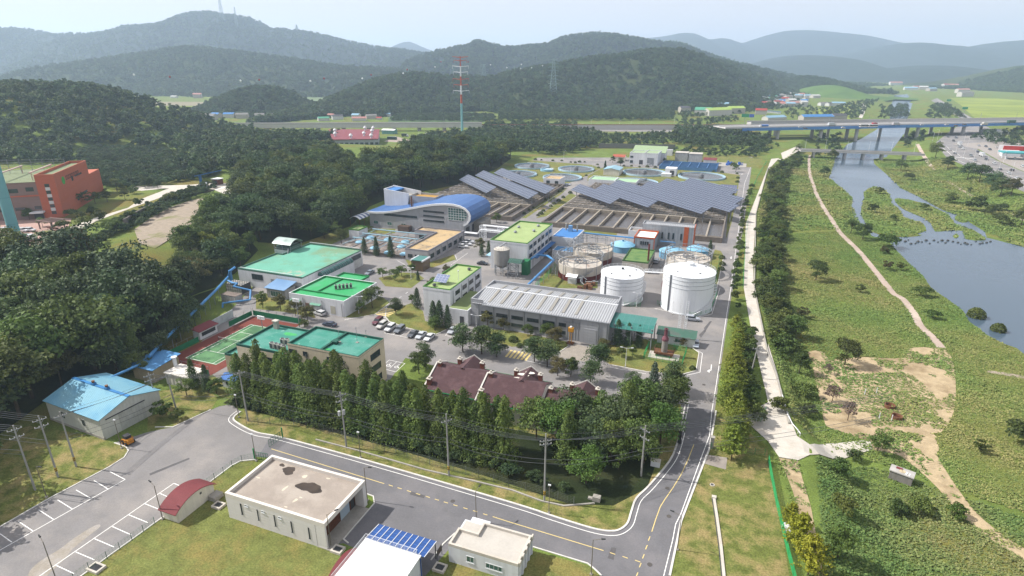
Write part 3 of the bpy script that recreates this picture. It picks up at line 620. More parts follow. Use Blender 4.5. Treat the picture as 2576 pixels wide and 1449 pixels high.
def rail(m,pts,z,h=1.05,sp=.25,r=.03,mid=True):
 for a,b in zip(pts,pts[1:]):
  m.tube((*a,z+h),(*b,z+h),r,5)
  if mid:m.tube((*a,z+.12),(*b,z+.12),r*.8,4)
  L=math.dist(a,b);n=max(1,int(L/sp))
  for k in range(n+1):
   p=(a[0]+(b[0]-a[0])*k/n,a[1]+(b[1]-a[1])*k/n);m.tube((*p,z),(*p,z+h),r*.7,4)
rail(m,[(bX0+.15,bY0),(bX0+.15,bY1-.15),(bX1-.5,bY1-.15),(bX1-.5,bY0)],4.3)
m.build('railing',wS,t)
pr=[(bY1-8.4+8.0*f,2.0+1.7*(1-(2*f-1)**2))for f in np.linspace(0,1,13)]
MB().sweep_x(pr+[(p[0],p[1]-.12)for p in pr[::-1]],bX0-1.9,bX0-.02).build('arched_roof',maroon,t)
MB().sweep_x([(bY1-8.0,-.1)]+[(p[0],p[1]-.13)for p in pr[1:-1]]+[(bY1-.8,-.1)],bX0-1.6,bX0-.03).build('side_wall',cream,t)
vP(t,'r',bX1,bY1-.4,0,4.1,.09,M('blue_pipe_dark',lin('#2f5fb4',.5)))
c0=W(3,1,1245,912,3.6);c1=W(3,1,1810,1105,3.6)
t=tH('blue_canopy','blue translucent canopy with white ribs in front of the white-roofed house','canopy',((c0[0]+c1[0])/2,bY1+2,0))
cy1=(c0[1]+c1[1])/2
polyc=M('blue_polycarbonate',lin('#3566b4',.5),r=.25,v=.08,s=.6,spec=.5)
m=MB();m.add([(c0[0],cy1,3.5),(c1[0],cy1,3.5),(c1[0],bY1+.1,3.95),(c0[0],bY1+.1,3.95),(c0[0],cy1,3.45),(c1[0],cy1,3.45),(c1[0],bY1+.1,3.9),(c0[0],bY1+.1,3.9)],[(0,1,2,3),(7,6,5,4),(0,4,5,1),(1,5,6,2),(3,7,4,0)]);m.build('sheet',polyc,t)
m=MB()
for k in range(11):
 x=c0[0]+(c1[0]-c0[0])*k/10;m.bar((x,cy1-.05,3.52),(x,bY1+.1,3.97),.09,.06)
m.build('rib',wS,t)
m=MB()
for k in range(1,4):
 y=cy1+(bY1-cy1)*k/4;z=3.5+.45*k/4+.004;m.bar((c0[0],y,z),(c1[0],y,z),.05,.03)
m.build('purlin',M('blue_rib',lin('#4d86d8',.6)),t)
for x in(c0[0]+.2,c1[0]-.2):MB().cyl(x,cy1+.2 if cy1<bY1 else cy1-.2,0,3.48,.09,8).build('post',dS,t)
def gB(name,label,cat,loc,rz,L,Wd,eave,ridge,wallm,roofm,over=.35,group=None):
 t=tH(name,label,cat,loc,group,rz);ORG[t.name]=Vector()
 h=Wd/2
 MB().sweep_x([(-h,-.2),(-h,eave),(0,ridge),(h,eave),(h,-.2)],-L/2,L/2).build('wall',wallm,t)
 s=(ridge-eave)/h;o=over
 m=MB();m.sweep_x([(-h-o,eave-s*o+.03),(0,ridge+.03),(h+o,eave-s*o+.03),(h+o,eave-s*o+.15),(0,ridge+.15),(-h-o,eave-s*o+.15)],-L/2-o,L/2+o);m.build('roof',roofm,t)
 return t
A=Vector(W(2,0,590,1335));B=Vector(W(3,0,1135,100));Cc=Vector(W(2,0,1560,1200))
ux=(B-A).normalized();L_=(B-A).length;Wd_=(Cc-B).length
ctr=(A+Cc)/2;rz=math.atan2(ux.y,ux.x)
blue_big=M('blue_shed_roof',lin('#93cbe0',.66),r=.4,v=.06,s=.4,obj=True,c2=lin('#7cbcdc',.64),s2=.2,wave=((2.2,0,0),.8))
t=gB('warehouse','cream warehouse with a big light blue ribbed gable roof at the wood edge','warehouse',(ctr.x,ctr.y,0),rz,L_,Wd_,5.0,7.1,M('warehouse_wall',lin('#d3d5cd',.72),r=.7,v=.05,s=.4,obj=True,streak=.1,wave=((1.2,1.2,0),.2)),blue_big)
h=Wd_/2
MB().box(-L_/2-.4,L_/2+.4,-.35,.35,7.2,7.32).build('ridge_cap',M('blue_ridge',lin('#3f8fd0',.6),r=.5),t)
for x in(-L_*.12,L_*.13):
 v=MB();v.box(x-.45,x+.45,-.4,.4,7.2,7.75);v=v.build('roof_vent',M('blue_ridge',lin('#3f8fd0')),t)
 MB().cyl(x,0,7.75,8.2,.28,10,.36).build('cowl',rust,v)
m=MB();m.box(L_/2,L_/2+.09,-2.9,-.03,.05,4.3);m.box(L_/2,L_/2+.09,.03,2.9,.05,4.3);m.build('sliding_door',M('warehouse_door',lin('#c3c5be',.7),r=.6,obj=True,wave=((0,1.5,0),.3)),t)
MB().box(L_/2,L_/2+.16,-5.6,3.2,4.32,4.5).build('door_rail',dS,t)
for x in(-L_*.20,L_*.18):
 w=MB();w.box(x-.6,x+.6,-h-.05,-h+.02,1.9,3.6);w=w.build('window',fW,t);MB().box(x-.5,x-.04,-h-.07,-h-.04,2.0,3.5).box(x+.04,x+.5,-h-.07,-h-.04,2.0,3.5).build('pane',glass,w)
MB().box(-L_/2-.06,L_/2+.06,-h-.06,-h+.3,-.2,.55).build('plinth',cO,t)
t=tH('pump_house','beige pump house under a flat light blue metal roof beside the tennis court','building',(-135,95,0))
MB().box(-138.8,-131.6,90.8,98.4,-.1,3.7).build('wall',M('tan_wall',lin('#c4b596',.62),v=.08,streak=.15),t)
m=MB();m.add([(-139.4,90.2,3.72),(-131.0,90.2,3.72),(-131.0,98.9,4.5),(-139.4,98.9,4.5),(-139.4,90.2,3.84),(-131.0,90.2,3.84),(-131.0,98.9,4.62),(-139.4,98.9,4.62)],[(3,2,1,0),(4,5,6,7),(0,1,5,4),(1,2,6,5),(2,3,7,6),(3,0,4,7)]);m.build('roof',blue_metal,t)
MB().box(-138.7,-131.7,98.0,98.39,3.7,4.4).build('upper_wall',M('tan_wall','c4b596'),t)
t=tH('plant_module','white corrugated plant cabin next to the beige pump house','cabin',(-125,94,0))
whitecor=M('white_corrugated',lin('#e2ddd4',.76),r=.6,v=.06,s=.5,wave=((1.2,0,0),1.0),grime=('#b9a98f',.5,.58,.8,.5))
MB().box(-128.6,-120.4,91.6,96.3,-.1,3.0).build('wall',M('white_cabin_wall',lin('#d8d4cc',.72),streak=.25,v=.08,wave=((.8,.8,0),.5)),t)
MB().box(-128.8,-120.2,91.4,96.5,3.0,3.25).build('roof',whitecor,t)
m=MB();m.cyl(-128.9,95.2,3.2,5.6,.45,14);f=m.build('flue',wS,t);MB().cyl(-128.9,95.2,5.6,5.8,.72,14).build('cap',wS,f)
t=gB('gate_booth','small white guard booth with a bright blue tiled roof under the trees','booth',(-111.9,96.9,0),0,4.2,3.0,2.5,3.2,wW,M('booth_tile',lin('#3f7fd0',.6),r=.5,obj=True,wave=((2.2,0,0),.6)))
w=MB().box(-.9,.9,-1.56,-1.48,1.0,2.0).build('window',fW,t);MB().box(-.8,-.05,-1.58,-1.54,1.1,1.9).box(.05,.8,-1.58,-1.54,1.1,1.9).build('pane',glass,w)
OX0,OX1,OY0,OY1=-98.6,-78.0,102.8,113.7
t=tH('office_building','beige three storey office with a teal flat roof stepped in two levels','building',(-92,108,0))
m=MB();m.box(OX0,OX1,OY0,OY1,-.1,10.9);m.box(-112.7,OX0,100.4,113.7,-.1,9.4);m.build('wall',beige_tile,t)
MB().box(OX0+.3,OX1-.3,OY0+.3,OY1-.3,10.88,10.95).build('roof',teal_roof,t)
MB().box(-112.4,OX0-.02,100.7,113.4,9.38,9.45).build('lower_roof',teal_roof,t)
m=MB();ring(m,OX0,OX1,OY0,OY1,10.9,11.5,.3);m.box(-89.2,-88.6,OY0+.3,OY1-.3,10.95,11.42);m.build('parapet',tQ,t)
m=MB();m.box(-112.7,OX0,100.4,100.7,9.4,10.0);m.box(-112.7,OX0,113.4,113.7,9.4,10.0);m.box(-112.7,-112.4,100.7,113.4,9.4,10.0);m.build('lower_parapet',tQ,t)
m=MB();ring(m,OX0-.05,OX1+.05,OY0-.05,OY1+.05,11.0,11.42,.04);m.build('fascia',beige_tile,t)
for(x0,y0,x1,y1)in((330,605,412,660),(470,632,520,682),(710,687,784,725),(805,705,880,748)):wpx(t,'f',OY0,2,1,x0,y0,x1,y1,2,1,fm=fD)
for x,dy in((140,0),(240,18),(420,48),(540,70),(630,86),(760,113),(852,128)):
 wpx(t,'f',100.4 if x<330 else OY0,2,1,x-38,(690 if x<330 else 683)+dy*1.0,x+38,(690 if x<330 else 683)+dy+62,2,1,fm=fD)
 a=face('f',100.4 if x<330 else OY0,2,1,x-38,683+dy);wN(t,'f',100.4 if x<330 else OY0,a[0],a[0]+2.1,1.4,2.9,2,1,fm=fD)
for(x0,y0,x1,y1)in((1218,668,1282,672),):pass
for z in(8.0,4.7,1.5):
 wN(t,'r',OX1,107.5,111.6,z,z+1.6,2,1,fm=fD);
wN(t,'r',OX1,103.9,106.2,4.7,6.3,1,1,fm=fD);wN(t,'r',OX1,103.9,106.2,1.5,3.1,1,1,fm=fD)
for x in(-104.5,-93.2,-82):vP(t,'f',OY0 if x>OX0 else 100.4,x,0,9.3)
m=MB();blob(m,*W(2,1,340,460,9.5),1.7,1.0,9.462,4);blob(m,*W(2,1,705,610,11),1.0,.7,10.962,8);blob(m,*W(2,1,770,540,11),.9,.5,10.962,6);m.build('repair_patch',M('bright_patch',lin('#4fc070',.6),v=.15,s=1),t)
def ac_unit(x,y,z,label,rz=0,s=1.0,group='rooftop air conditioners'):
 t=tH('air_conditioner',label,'air conditioner',(x,y,z),group,rz);ORG[t.name]=Vector()
 MB().box(-.45*s,.45*s,-.4*s,.4*s,.08,1.6*s).build('case',M('ac_case',lin('#d5d3cc',.72),v=.05),t)
 MB().box(-.36*s,.36*s,-.43*s,-.4*s,.25,1.4*s).build('grille',dS,t)
 MB().cyl(0,0,1.6*s,1.72*s,.36*s,12).build('fan_cowl',dS,t)
 return t
for k,(x,y)in enumerate(((165,600),(210,610),(250,620),(283,632),(272,560),(318,565))):
 o=W(2,1,x,y,9.5);ac_unit(*o,9.46,'grey rooftop air conditioner on the office lower roof, '+('first from left','second from left','third from left','rightmost, in the front row','left of the back pair','right of the back pair')[k],s=1.0)
t=tH('roof_ventilator','dark green roof ventilator on the office roof','ventilator',(*W(2,1,802,555,11),10.95))
x,y=W(2,1,802,555,11);MB().box(x-.5,x+.5,y-.5,y+.5,10.95,11.7).build('neck',tQ,t);MB().box(x-.8,x+.8,y-.8,y+.8,11.7,11.85).build('hood',tQ,t)
for k,(xx,yy)in enumerate(((840,540),(1018,545),(1108,490))):
 x,y=W(2,1,xx,yy,11);t=tH('antenna_mast',('thin antenna mast beside the office roof ventilator','taller antenna mast on the right half of the office roof','short antenna at the back corner of the office roof')[k],'antenna',(x,y,10.95))
 hh_=(3.2,4.2,2.0)[k]
 MB().cyl(x,y,10.95,10.95+hh_,.05,6).build('mast',sT,t);MB().box(x-.3,x+.3,y-.3,y+.3,10.95,11.1).build('foot',cO,t);m=MB()
 for q in range(3):m.tube((x-.4+.1*q,y,10.95+hh_-.2*q),(x+.4-.1*q,y,10.95+hh_-.2*q),.02,4)
 m.build('element',sT,t)
x,y=W(2,1,205,385,10);t=tH('roof_chimney','square grey vent stack at the back edge of the office roof','vent stack',(x,y,9.45));MB().box(x-.6,x+.6,y-.5,y+.5,9.45,11.6).build('shaft',cO,t);MB().box(x-.75,x+.75,y-.65,y+.65,11.6,11.85).build('cap',pC,t)
t=bldg('office_annex','low tan annex with dark green flat roof left of the beige office','building',-118.2,-112.9,101.2,108,6.0,M('tan_wall','c4b596'),teal_roof,parm=tQ)
wN(t,'f',101.2,-117,-115,1.2,2.6)
hx0,xq,xm,hx1=-62.4,-49.2,-34.6,-20.9
hy0,hyr,hy1=105.0,112.3,117.2
t=tH('brown_roof_hall','long hall with brown shingle roof, red brick chimneys and three rear gables','building',((hx0+hx1)/2,hyr,0))
def bK(t,x,y,z0,z1,s=.75):
 c=MB().box(x-s/2,x+s/2,y-s/2,y+s/2,z0,z1).build('chimney',brick_red,t)
 MB().box(x-s*.62,x+s*.62,y-s*.62,y+s*.62,z1,z1+.18).cyl(x,y,z1+.18,z1+.6,s*.3,8).build('chimney_cap',pC,c)
def hz_(x,y,a,zr):return zr-3.1*abs(y-hyr)/((hyr-hy0)if y<hyr else(hy1-hyr)*1.4)
for a,b,zr,gx in((hx0,xq,8.1,-55.4),(xq,xm,7.8,-40.6),(xm,hx1,6.8,-26.9)):
 e=zr-3.1;eb=zr-2.2
 MB().sweep_x([(hy0+.6,-.1),(hy0+.6,e+.15),(hyr,zr-.05),(hy1-.5,eb+.05),(hy1-.5,-.1)],a+.06,b-.06).build('wall',cream,t)
 MB().sweep_x([(hy0,e),(hyr,zr),(hy1,eb),(hy1,eb+.16),(hyr,zr+.16),(hy0,e+.16)],a+.2,b-.2).build('roof',bS,t)
 for q0,q1 in((a-.15,a+.19),)+(((b-.19,b+.15),)if b==hx1 else()):
  MB().sweep_x([(hy0-.15,e-.1),(hyr,zr+.02),(hy1+.1,eb-.02),(hy1+.1,eb+.4),(hyr,zr+.44),(hy0-.15,e+.3)],q0,q1).build('verge',M('verge_white',lin('#dedad2',.72),v=.06),t)
 MB().box(a+.3,b-.3,hy0-.2,hy0-.02,e-.08,e+.1).build('gutter',gQ,t)
 MB().box(a+.3,b-.3,hy1+.02,hy1+.2,eb-.05,eb+.12).build('gutter',gQ,t)
 for k in range(4):wN(t,'f',hy0+.6,a+1.2+k*3.1,a+3.0+k*3.1,1.2,2.8,2,1,fm=fD)
 bK(t,a+1.1,hyr-.6,zr-1.2,zr+.75,.85);bK(t,a+.9,hy0+1.5,zr-3.4,zr-1.0,.95)
 hwid=2.9;za=zr+.25
 MB().sweep_y([(gx-hwid,za-1.9),(gx,za),(gx+hwid,za-1.9),(gx+hwid,za-1.74),(gx,za+.16),(gx-hwid,za-1.74)],hyr-.6,hy1+1.2).build('gable_roof',bS,t)
 MB().sweep_y([(gx-hwid+.1,1),(gx-hwid+.1,za-1.92),(gx,za-.1),(gx+hwid-.1,za-1.92),(gx+hwid-.1,1)],hyr+2,hy1+.9).build('gable_wall',wW,t)
 MB().sweep_y([(gx-hwid-.1,za-2.0),(gx,za+.02),(gx+hwid+.1,za-2.0),(gx+hwid+.1,za-1.6),(gx,za+.42),(gx-hwid-.1,za-1.6)],hy1+1.22,hy1+1.38).build('verge',M('verge_white','eceae4'),t)
 for s_ in(-1,1):
  MB().bar((gx+s_*(hwid+.25),hyr+.8,za-1.75),(gx+s_*(hwid+.25),hy1+.5,za-2.1),.4,.12).build('valley_gutter',gQ,t)
  bK(t,gx+s_*(hwid+.1),hy1-.7,za-3,za-.35,.9)
bK(t,hx1-.9,hyr-.6,5.4,7.5,.85)
m=MB();
for k,(dx,dy,dz,rx_)in enumerate(((-.6,.6,0,1.2),(.5,1.8,0,1.0),(-1.4,-.9,0,1.4))):
 x,y=-40.6+dx,hyr+2.0+dy;blob(m,x,y,rx_,.7,8.05-1.9/2.9*abs(dx)+.2,k+3,16)
m.build('roof_patch',M('white_membrane',lin('#e9e3d6',.74),v=.1),t)
t=bldg('green_roof_building','low white building with bright green flat roof and raised green ribs','building',-133.6,-112.0,143.2,162.0,5.5,wW,green_roof,par=.6,parm=wW)
m=MB();m.box(-133.3,-112.3,143.5,143.9,4.95,5.3);m.box(-133.3,-133.0,143.9,161.7,4.95,5.46);m.box(-133.0,-112.3,161.3,161.7,4.95,5.46);m.box(-133.0,-112.3,147.6,148.0,4.95,5.4);m.box(-126.2,-125.8,148.0,161.3,4.95,5.4);m.build('roof_rib',gQ,t)
m=MB().box(-129.5,-118.5,162.02,167.2,-.1,4.9);m.build('rear_wall',wW,t);MB().box(-129.2,-118.8,162.3,166.9,4.9,5.0).build('rear_roof',green_roof,t)
m=MB();m.box(-129.5,-118.5,166.9,167.2,4.9,5.5);m.box(-129.5,-129.2,162.05,166.9,4.9,5.5);m.box(-118.8,-118.5,162.05,166.9,4.9,5.5);m.build('rear_parapet',gQ,t)
for(x0,y0,x1,y1)in((360,110,445,150),(560,150,650,188)):
 wpx(t,'f',143.2,2,1,x0,y0,x1,y1,4,1);a=face('f',143.2,2,1,x0-8,y0);b=face('f',143.2,2,1,x1+8,y1);awning(t,'f',143.2,a[0],b[0],a[1]-.1,M('green_awning',lin('#7fb49c',.62),v=.1))
a=face('f',143.2,2,1,490,110);b=face('f',143.2,2,1,545,215);pP(t,'door',brown_clad,'f',143.2,a[0],b[0],0,2.9)
a=face('f',143.2,2,1,748,180);b=face('f',143.2,2,1,803,255);pP(t,'door',door_m,'f',143.2,a[0],b[0],.5,3.2)
for x in(478,665,858):u=face('f',143.2,2,1,x,150)[0];vP(t,'f',143.2,u,0,4.6)
for k in range(5):ac_unit(-121.9+k*.95,152.6+k*.75,4.97,'white condenser in the slanting row on the bright green roof, '+('leftmost','second from left','middle one','second from right','rightmost')[k],rz=.6,s=.95,group='condensers on the bright green roof')
MX0,MX1,MY0,MY1,MH=-163.2,-137.6,154.6,190.6,6.6
t=tH('mint_roof_hall','big hall with a worn mint green flat roof and barrel skylight','building',(-150,172,0))
m=MB();m.prism([(MX0-3,MY0+8),(MX0-3,MY0),(MX1,MY0),(MX1,MY1),(MX0,MY1),(MX0,MY0+20),(MX0-3,MY0+20)][:],-.1,6.0);m.build('wall',wW,t)
MB().prism([(MX0-2.7,MY0+.3),(MX1-.3,MY0+.3),(MX1-.3,MY1-.3),(MX0+.3,MY1-.3),(MX0+.3,MY0+19.7),(MX0-2.7,MY0+19.7)],5.98,6.06).build('roof',mint_roof,t)
m=MB();m.box(MX0-3,MX1,MY0,MY0+.3,6,MH);m.box(MX1-.3,MX1,MY0+.3,MY1,6,MH-.25);m.box(MX0,MX1-.3,MY1-.3,MY1,6,MH);m.box(MX0,MX0+.3,MY0+20,MY1-.3,6,MH);m.box(MX0-3,MX0+.3,MY0+19.7,MY0+20,6,MH);m.box(MX0-3,MX0-2.7,MY0+.3,MY0+19.7,6,MH);m.build('parapet',M('mint_parapet',lin('#5f8a78',.55),v=.15,s=.5),t)
m=MB();m.bar((MX0-2,MY0+.15,6.9),(MX1-4,MY0+.15,6.9),.2,.12);m.bar((MX0+.3,MY1-.1,6.9),(MX1-1,MY1-.1,6.9),.2,.12);m.build('white_rail',wS,t)
pr=[(MX1-2.6+2.6*.5*(1-cos(a)),5.2+1.5*sin(a))for a in np.linspace(0,pi*.97,11)]
mm=MB();mm.sweep_y([(MX1+.1+1.3*(1-cos(a))-.1,4.4+1.5*sin(a))for a in np.linspace(0,pi,13)],163,181);mm.build('barrel_skylight',M('green_glazing',lin('#2f6f68',.5),r=.3,v=.2,s=1,wave=((0,.9,0),.5),spec=.5),t)
MB().box(MX1+.02,MX1+2.7,162.8,181.2,-.1,4.38).build('lean_to',wW,t)
m=MB()
for k in range(10):m.pipe([(MX1+.1+1.32*(1-cos(a))-.1,163+2*k,4.42+1.52*sin(a))for a in np.linspace(0,pi,9)],.05,4)
m.build('skylight_rib',sT,t)
wN(t,'r',MX1,183.2,189.6,3.6,5.4,6,2,fm=fD);pP(t,'shutter_door',M('white_shutter',lin('#dcdcd8',.7),wave=((0,0,5),.4)),'r',MX1,183,189.8,0,3.3)
wN(t,'f',MY0,-160,-155,3.2,5.2,4,1,fm=fD)
pP(t,'shutter_door',M('grey_shutter',lin('#9fa3a8',.6),wave=((0,0,5),.4)),'f',MY0,-151.5,-147.3,0,4.2);pP(t,'shutter_door',M('grey_shutter','9fa3a8'),'f',MY0,-141.5,-138.1,0,4.4)
t=tH('lean_to_shed','small grey shed with a light blue mono-pitch roof in front of the mint hall','shed',(-145,150.5,0))
MB().box(-147.8,-140.0,148.2,153.6,-.1,3.6).build('wall',M('grey_shed_wall',lin('#a4a4a2',.62),streak=.15),t)
m=MB();m.add([(-148.3,147.6,3.65),(-139.6,147.6,3.65),(-139.6,154.2,4.8),(-148.3,154.2,4.8),(-148.3,147.6,3.78),(-139.6,147.6,3.78),(-139.6,154.2,4.93),(-148.3,154.2,4.93)],[(3,2,1,0),(4,5,6,7),(0,1,5,4),(1,2,6,5),(2,3,7,6),(3,0,4,7)]);m.build('roof',M('blue_shed_metal',lin('#8ab0d6',.62),r=.4,v=.06,c2=lin('#7ba3cf',.6)),t)
wN(t,'f',148.2,-146.2,-141.8,.8,2.8,4,1,gm=glass_green)
t=tH('panel_water_tank','white sectional panel water tank on dark feet near the mint hall','water tank',(-161,146,0))
tx,ty=-164.2,146.4
m=MB();m.box(tx,tx+7,ty,ty+4.2,.5,3.6);m.build('shell',M('tank_panel',lin('#cfcbc6',.7),v=.06,s=.6,wave=((1,1,1),.6),grime=('#8d857c',.5,.55,.8,.5)),t)
m=MB()
for i in range(8):m.box(tx+i-.04,tx+i+.04,ty-.05,ty+4.25,.45,3.66)
for k in range(4):m.box(tx-.05,tx+7.05,ty-.05,ty+4.25,.48+k*1.03,.56+k*1.03)
m.build('flange',dS,t)
m=MB()
for i in range(8):m.box(tx+i-.15,tx+i+.15,ty+.1,ty+4.1,0,.5)
m.build('foot',cO,t)
m=MB()
for i in range(7):
 for j in range(4):m.cyl(tx+i+.5,ty+j*1.05+.5,3.6,3.72,.3,8)
m.build('roof_dome',M('dusty_white',lin('#dcd6c9',.7)),t)
t=tH('cooling_tower','steel rack cooling tower with a curved translucent roof behind the mint hall','cooling tower',(-167,182,0))
gx0,gx1,gy0,gy1=-170.5,-162.6,178.5,185
m=MB()
for x in(gx0,(gx0+gx1)/2,gx1):
 for y in(gy0,gy1):m.tube((x,y,0),(x,y,9),.12,6)
for z in(3.2,5.2,7.2,9):
 for y in(gy0,gy1):m.tube((gx0,y,z),(gx1,y,z),.08,5)
 for x in(gx0,gx1):m.tube((x,gy0,z),(x,gy1,z),.08,5)
m.tube((gx1+2.6,gy0-6,3),(gx1-1,gy0,7.5),.2,6);m.build('frame',sT,t)
ws=M('worn_sheet',lin('#c5d6cf',.66),r=.4,v=.15,s=.6,c2=lin('#9fb5ad',.6),s2=.3)
pr=[(gy0-.5+(gy1-gy0+1)*f,9+1.6*(1-(2*f-1)**2))for f in np.linspace(0,1,11)]
MB().sweep_x(pr+[(p[0],p[1]-.08)for p in pr[::-1]],gx0-.6,gx1+.6).build('roof',ws,t)
m=MB();m.box(gx0+.4,gx1-.4,gy0+.4,gy1-.4,5.3,7.9);m.build('cooling_box',M('mossy_box',lin('#6f8a7c',.5),v=.2),t)
MB().box(gx0-.1,gx1+.1,gy0-.14,gy0-.06,5.0,6.6).build('front_sheet',ws,t)
m=MB();m.box(gx0+2,gx1+1,gy0-4,gy0-.2,3.0,3.1);m.build('tarpaulin',M('blue_tarp',lin('#2f62c0',.5),v=.15,s=1),t)
t=bldg('laboratory','white two storey laboratory with a lime green roof carrying a small solar rack','building',-89.2,-79.6,153.6,177.7,10.2,wW,lime_roof,parm=lime_par)
m=MB();ring(m,-89.28,-79.52,153.52,177.78,9.2,9.9,.06);m.build('fascia',wW,t)
for k in range(4):
 for z in(7.0,4.0):wN(t,'r',-79.6,157.2+k*5.2,160.4+k*5.2,z,z+1.3,3,1,fm=fD)
for k in range(2):wN(t,'r',-79.6,174.5+k*1.4,175.3+k*1.4,7.1-2.5*k,8.2-2.5*k,1,1,fm=fD)
for y in(155.5,161.6,166.9,172.3):vP(t,'r',-79.6,y,0,9.2)
MB().box(-79.58,-72.4,150.9,168,-.1,4.7).build('link_wall',wW,t);MB().box(-79.5,-72.6,151.2,168,4.7,4.76).build('link_roof',M('moss_roof',lin('#8f9f68',.58),v=.15,s=.3),t)
m=MB();m.box(-79.58,-72.4,150.9,151.2,4.7,5.2);m.box(-72.7,-72.4,151.2,168,4.7,5.2);m.build('link_parapet',wW,t)
pP(t,'doorway',dS,'f',150.9,-75.2,-73.8,.3,3.0);MB().box(-76.4,-73,148.6,150.9,-.05,.3).build('step',cO,t)
def gridmat(name,a1,a2,p1,p2,lw,c,cl,r=.25,c2=None):
 m=bpy.data.materials.new(name);m.use_nodes=True;N=m.node_tree.nodes;L=m.node_tree.links;b=N['Principled BSDF']
 g=N.new('ShaderNodeNewGeometry');outs=[]
 def dotf(ax,p):
  d=N.new('ShaderNodeVectorMath');d.operation='DOT_PRODUCT';L.new(g.outputs['Position'],d.inputs[0]);d.inputs[1].default_value=tuple(q/p for q in ax)
  return d.outputs['Value']
 for ax,p in((a1,p1),(a2,p2)):
  f=N.new('ShaderNodeMath');f.operation='FRACT';L.new(dotf(ax,p),f.inputs[0])
  l=N.new('ShaderNodeMath');l.operation='LESS_THAN';L.new(f.outputs[0],l.inputs[0]);l.inputs[1].default_value=lw/p;outs.append(l.outputs[0])
 mxm=N.new('ShaderNodeMath');mxm.operation='MAXIMUM';L.new(outs[0],mxm.inputs[0]);L.new(outs[1],mxm.inputs[1])
 n=N.new('ShaderNodeTexNoise');n.inputs['Scale'].default_value=.12;L.new(g.outputs['Position'],n.inputs['Vector'])
 m1=N.new('ShaderNodeMix');m1 .data_type='RGBA';L.new(n.outputs['Fac'],m1 .inputs[0]);m1 .inputs[6].default_value=(*c,1);m1 .inputs[7].default_value=(*(c2 or tuple(q*1.35 for q in c)),1)
 m2=N.new('ShaderNodeMix');m2 .data_type='RGBA';L.new(mxm.outputs[0],m2 .inputs[0]);L.new(m1 .outputs[2],m2 .inputs[6]);m2 .inputs[7].default_value=(*cl,1)
 L.new(m2 .outputs[2],b.inputs['Base Color']);b.inputs['Roughness'].default_value=r;b.inputs['Specular IOR Level'].default_value=.5
 return m
q2=1/math.sqrt(2)
tl=math.atan2(3.0,6.36);e1=(q2,-q2,0);e2=(q2*cos(tl),q2*cos(tl),sin(tl))
pv=gridmat('photovoltaic',e1,e2,2.0,1.76,.16,lin('#465066',.56),lin('#a4acba',.64),r=.38)
t=tH('roof_solar_rack','small tilted solar panel rack on the lime green laboratory roof','solar panels',(-85.5,160,9.7))
m=MB();m.add([(-87.6,157.6,10.6),(-83.0,157.6,10.6),(-83.0,160.8,12.2),(-87.6,160.8,12.2),(-87.6,157.6,10.5),(-83,157.6,10.5),(-83,160.8,12.1),(-87.6,160.8,12.1)],[(0,1,2,3),(7,6,5,4),(0,4,5,1),(1,5,6,2),(2,6,7,3),(3,7,4,0)]);m.build('panel',gridmat('roof_pv',(1,0,0),(0,1,.5),1.15,1.2,.07,lin('#7f8aa8',.62),lin('#d5d8de',.7)),t)
m=MB()
for x in(-87,-85.3,-83.6):m.tube((x,158,9.68),(x,158,10.6),.06,5);m.tube((x,160.4,9.68),(x,160.4,12),.06,5)
m.build('frame',sT,t)
for k,(x,y)in enumerate(((-86.3,155.9),(-82.6,174.2))):
 t=tH('roof_fan',('dark roof fan near the front end of the laboratory roof','dark roof fan at the far end of the laboratory roof')[k],'roof fan',(x,y,9.64));MB().cyl(x,y,9.64,10.1,.4,12).build('base',dS,t);MB().cyl(x,y,10.1,10.5,.7,12,.45).build('cowl',dS,t)
t=tH('light_mast','slim white mast on the laboratory roof edge','mast',(-81,162.5,9.64));MB().cyl(-81,162.5,9.64,13.2,.06,6).build('pole',wS,t);MB().box(-81.2,-80.8,162.3,162.7,13.2,13.5).build('head',wS,t)
t=bldg('process_building','tall white process building with long lime green roof and window bands','building',-88.0,-72.6,205.6,238.0,11.8,wW,lime_roof,parm=lime_par)
m=MB();ring(m,-88.08,-72.52,205.52,238.08,10.9,11.5,.06);m.build('fascia',wW,t)
for k in range(6):
 for z in(8.6,5.2):wN(t,'r',-72.6,208+k*5,211.4+k*5,z,z+1.5,3,1,fm=fD)
 if k>2:wN(t,'r',-72.6,208+k*5,211.4+k*5,1.6,3.0,3,1,fm=fD)
for y in(207.2,212.2,222.2,232.2):vP(t,'r',-72.6,y,0,11)
m=MB();m.box(-72.6,-70.6,212,240,4.0,4.3);m.build('pipe_canopy',M('blue_canopy_metal',lin('#4f86c8',.58),v=.08),t)
for k,(x,y)in enumerate(((-84.5,228),(-77.5,233),(-83,220),(-76.5,224.5))):
 t=tH('roof_fan','small pale ventilator on the long lime green roof, '+('far left','far right','near left','near right')[k]+' one of four','roof fan',(x,y,11.24));MB().cyl(x,y,11.24,11.7,.45,12).build('base',sT,t);MB().lathe(x,y,[(.75,11.7),(.6,12.0),(.2,12.25),(.01,12.27)],12).build('cowl',sT,t)
t=bldg('blue_roof_annex','annex with blue flat roof and two vent stacks behind the tall white building','building',-72.4,-62.0,236.5,252,6.6,wW,M('blue_flat_roof',lin('#4f8fd4',.6),v=.08,s=.3),par=.25)
for x in(-69.8,-64.6):MB().cyl(x,249.5,6.3,9.4,.35,12).build('vent_stack',cO,t)
MB().box(-68.2,-66.6,247.4,249,6.3,9.0).build('blue_stack',M('blue_stack',lin('#7fb0dc',.62)),t)
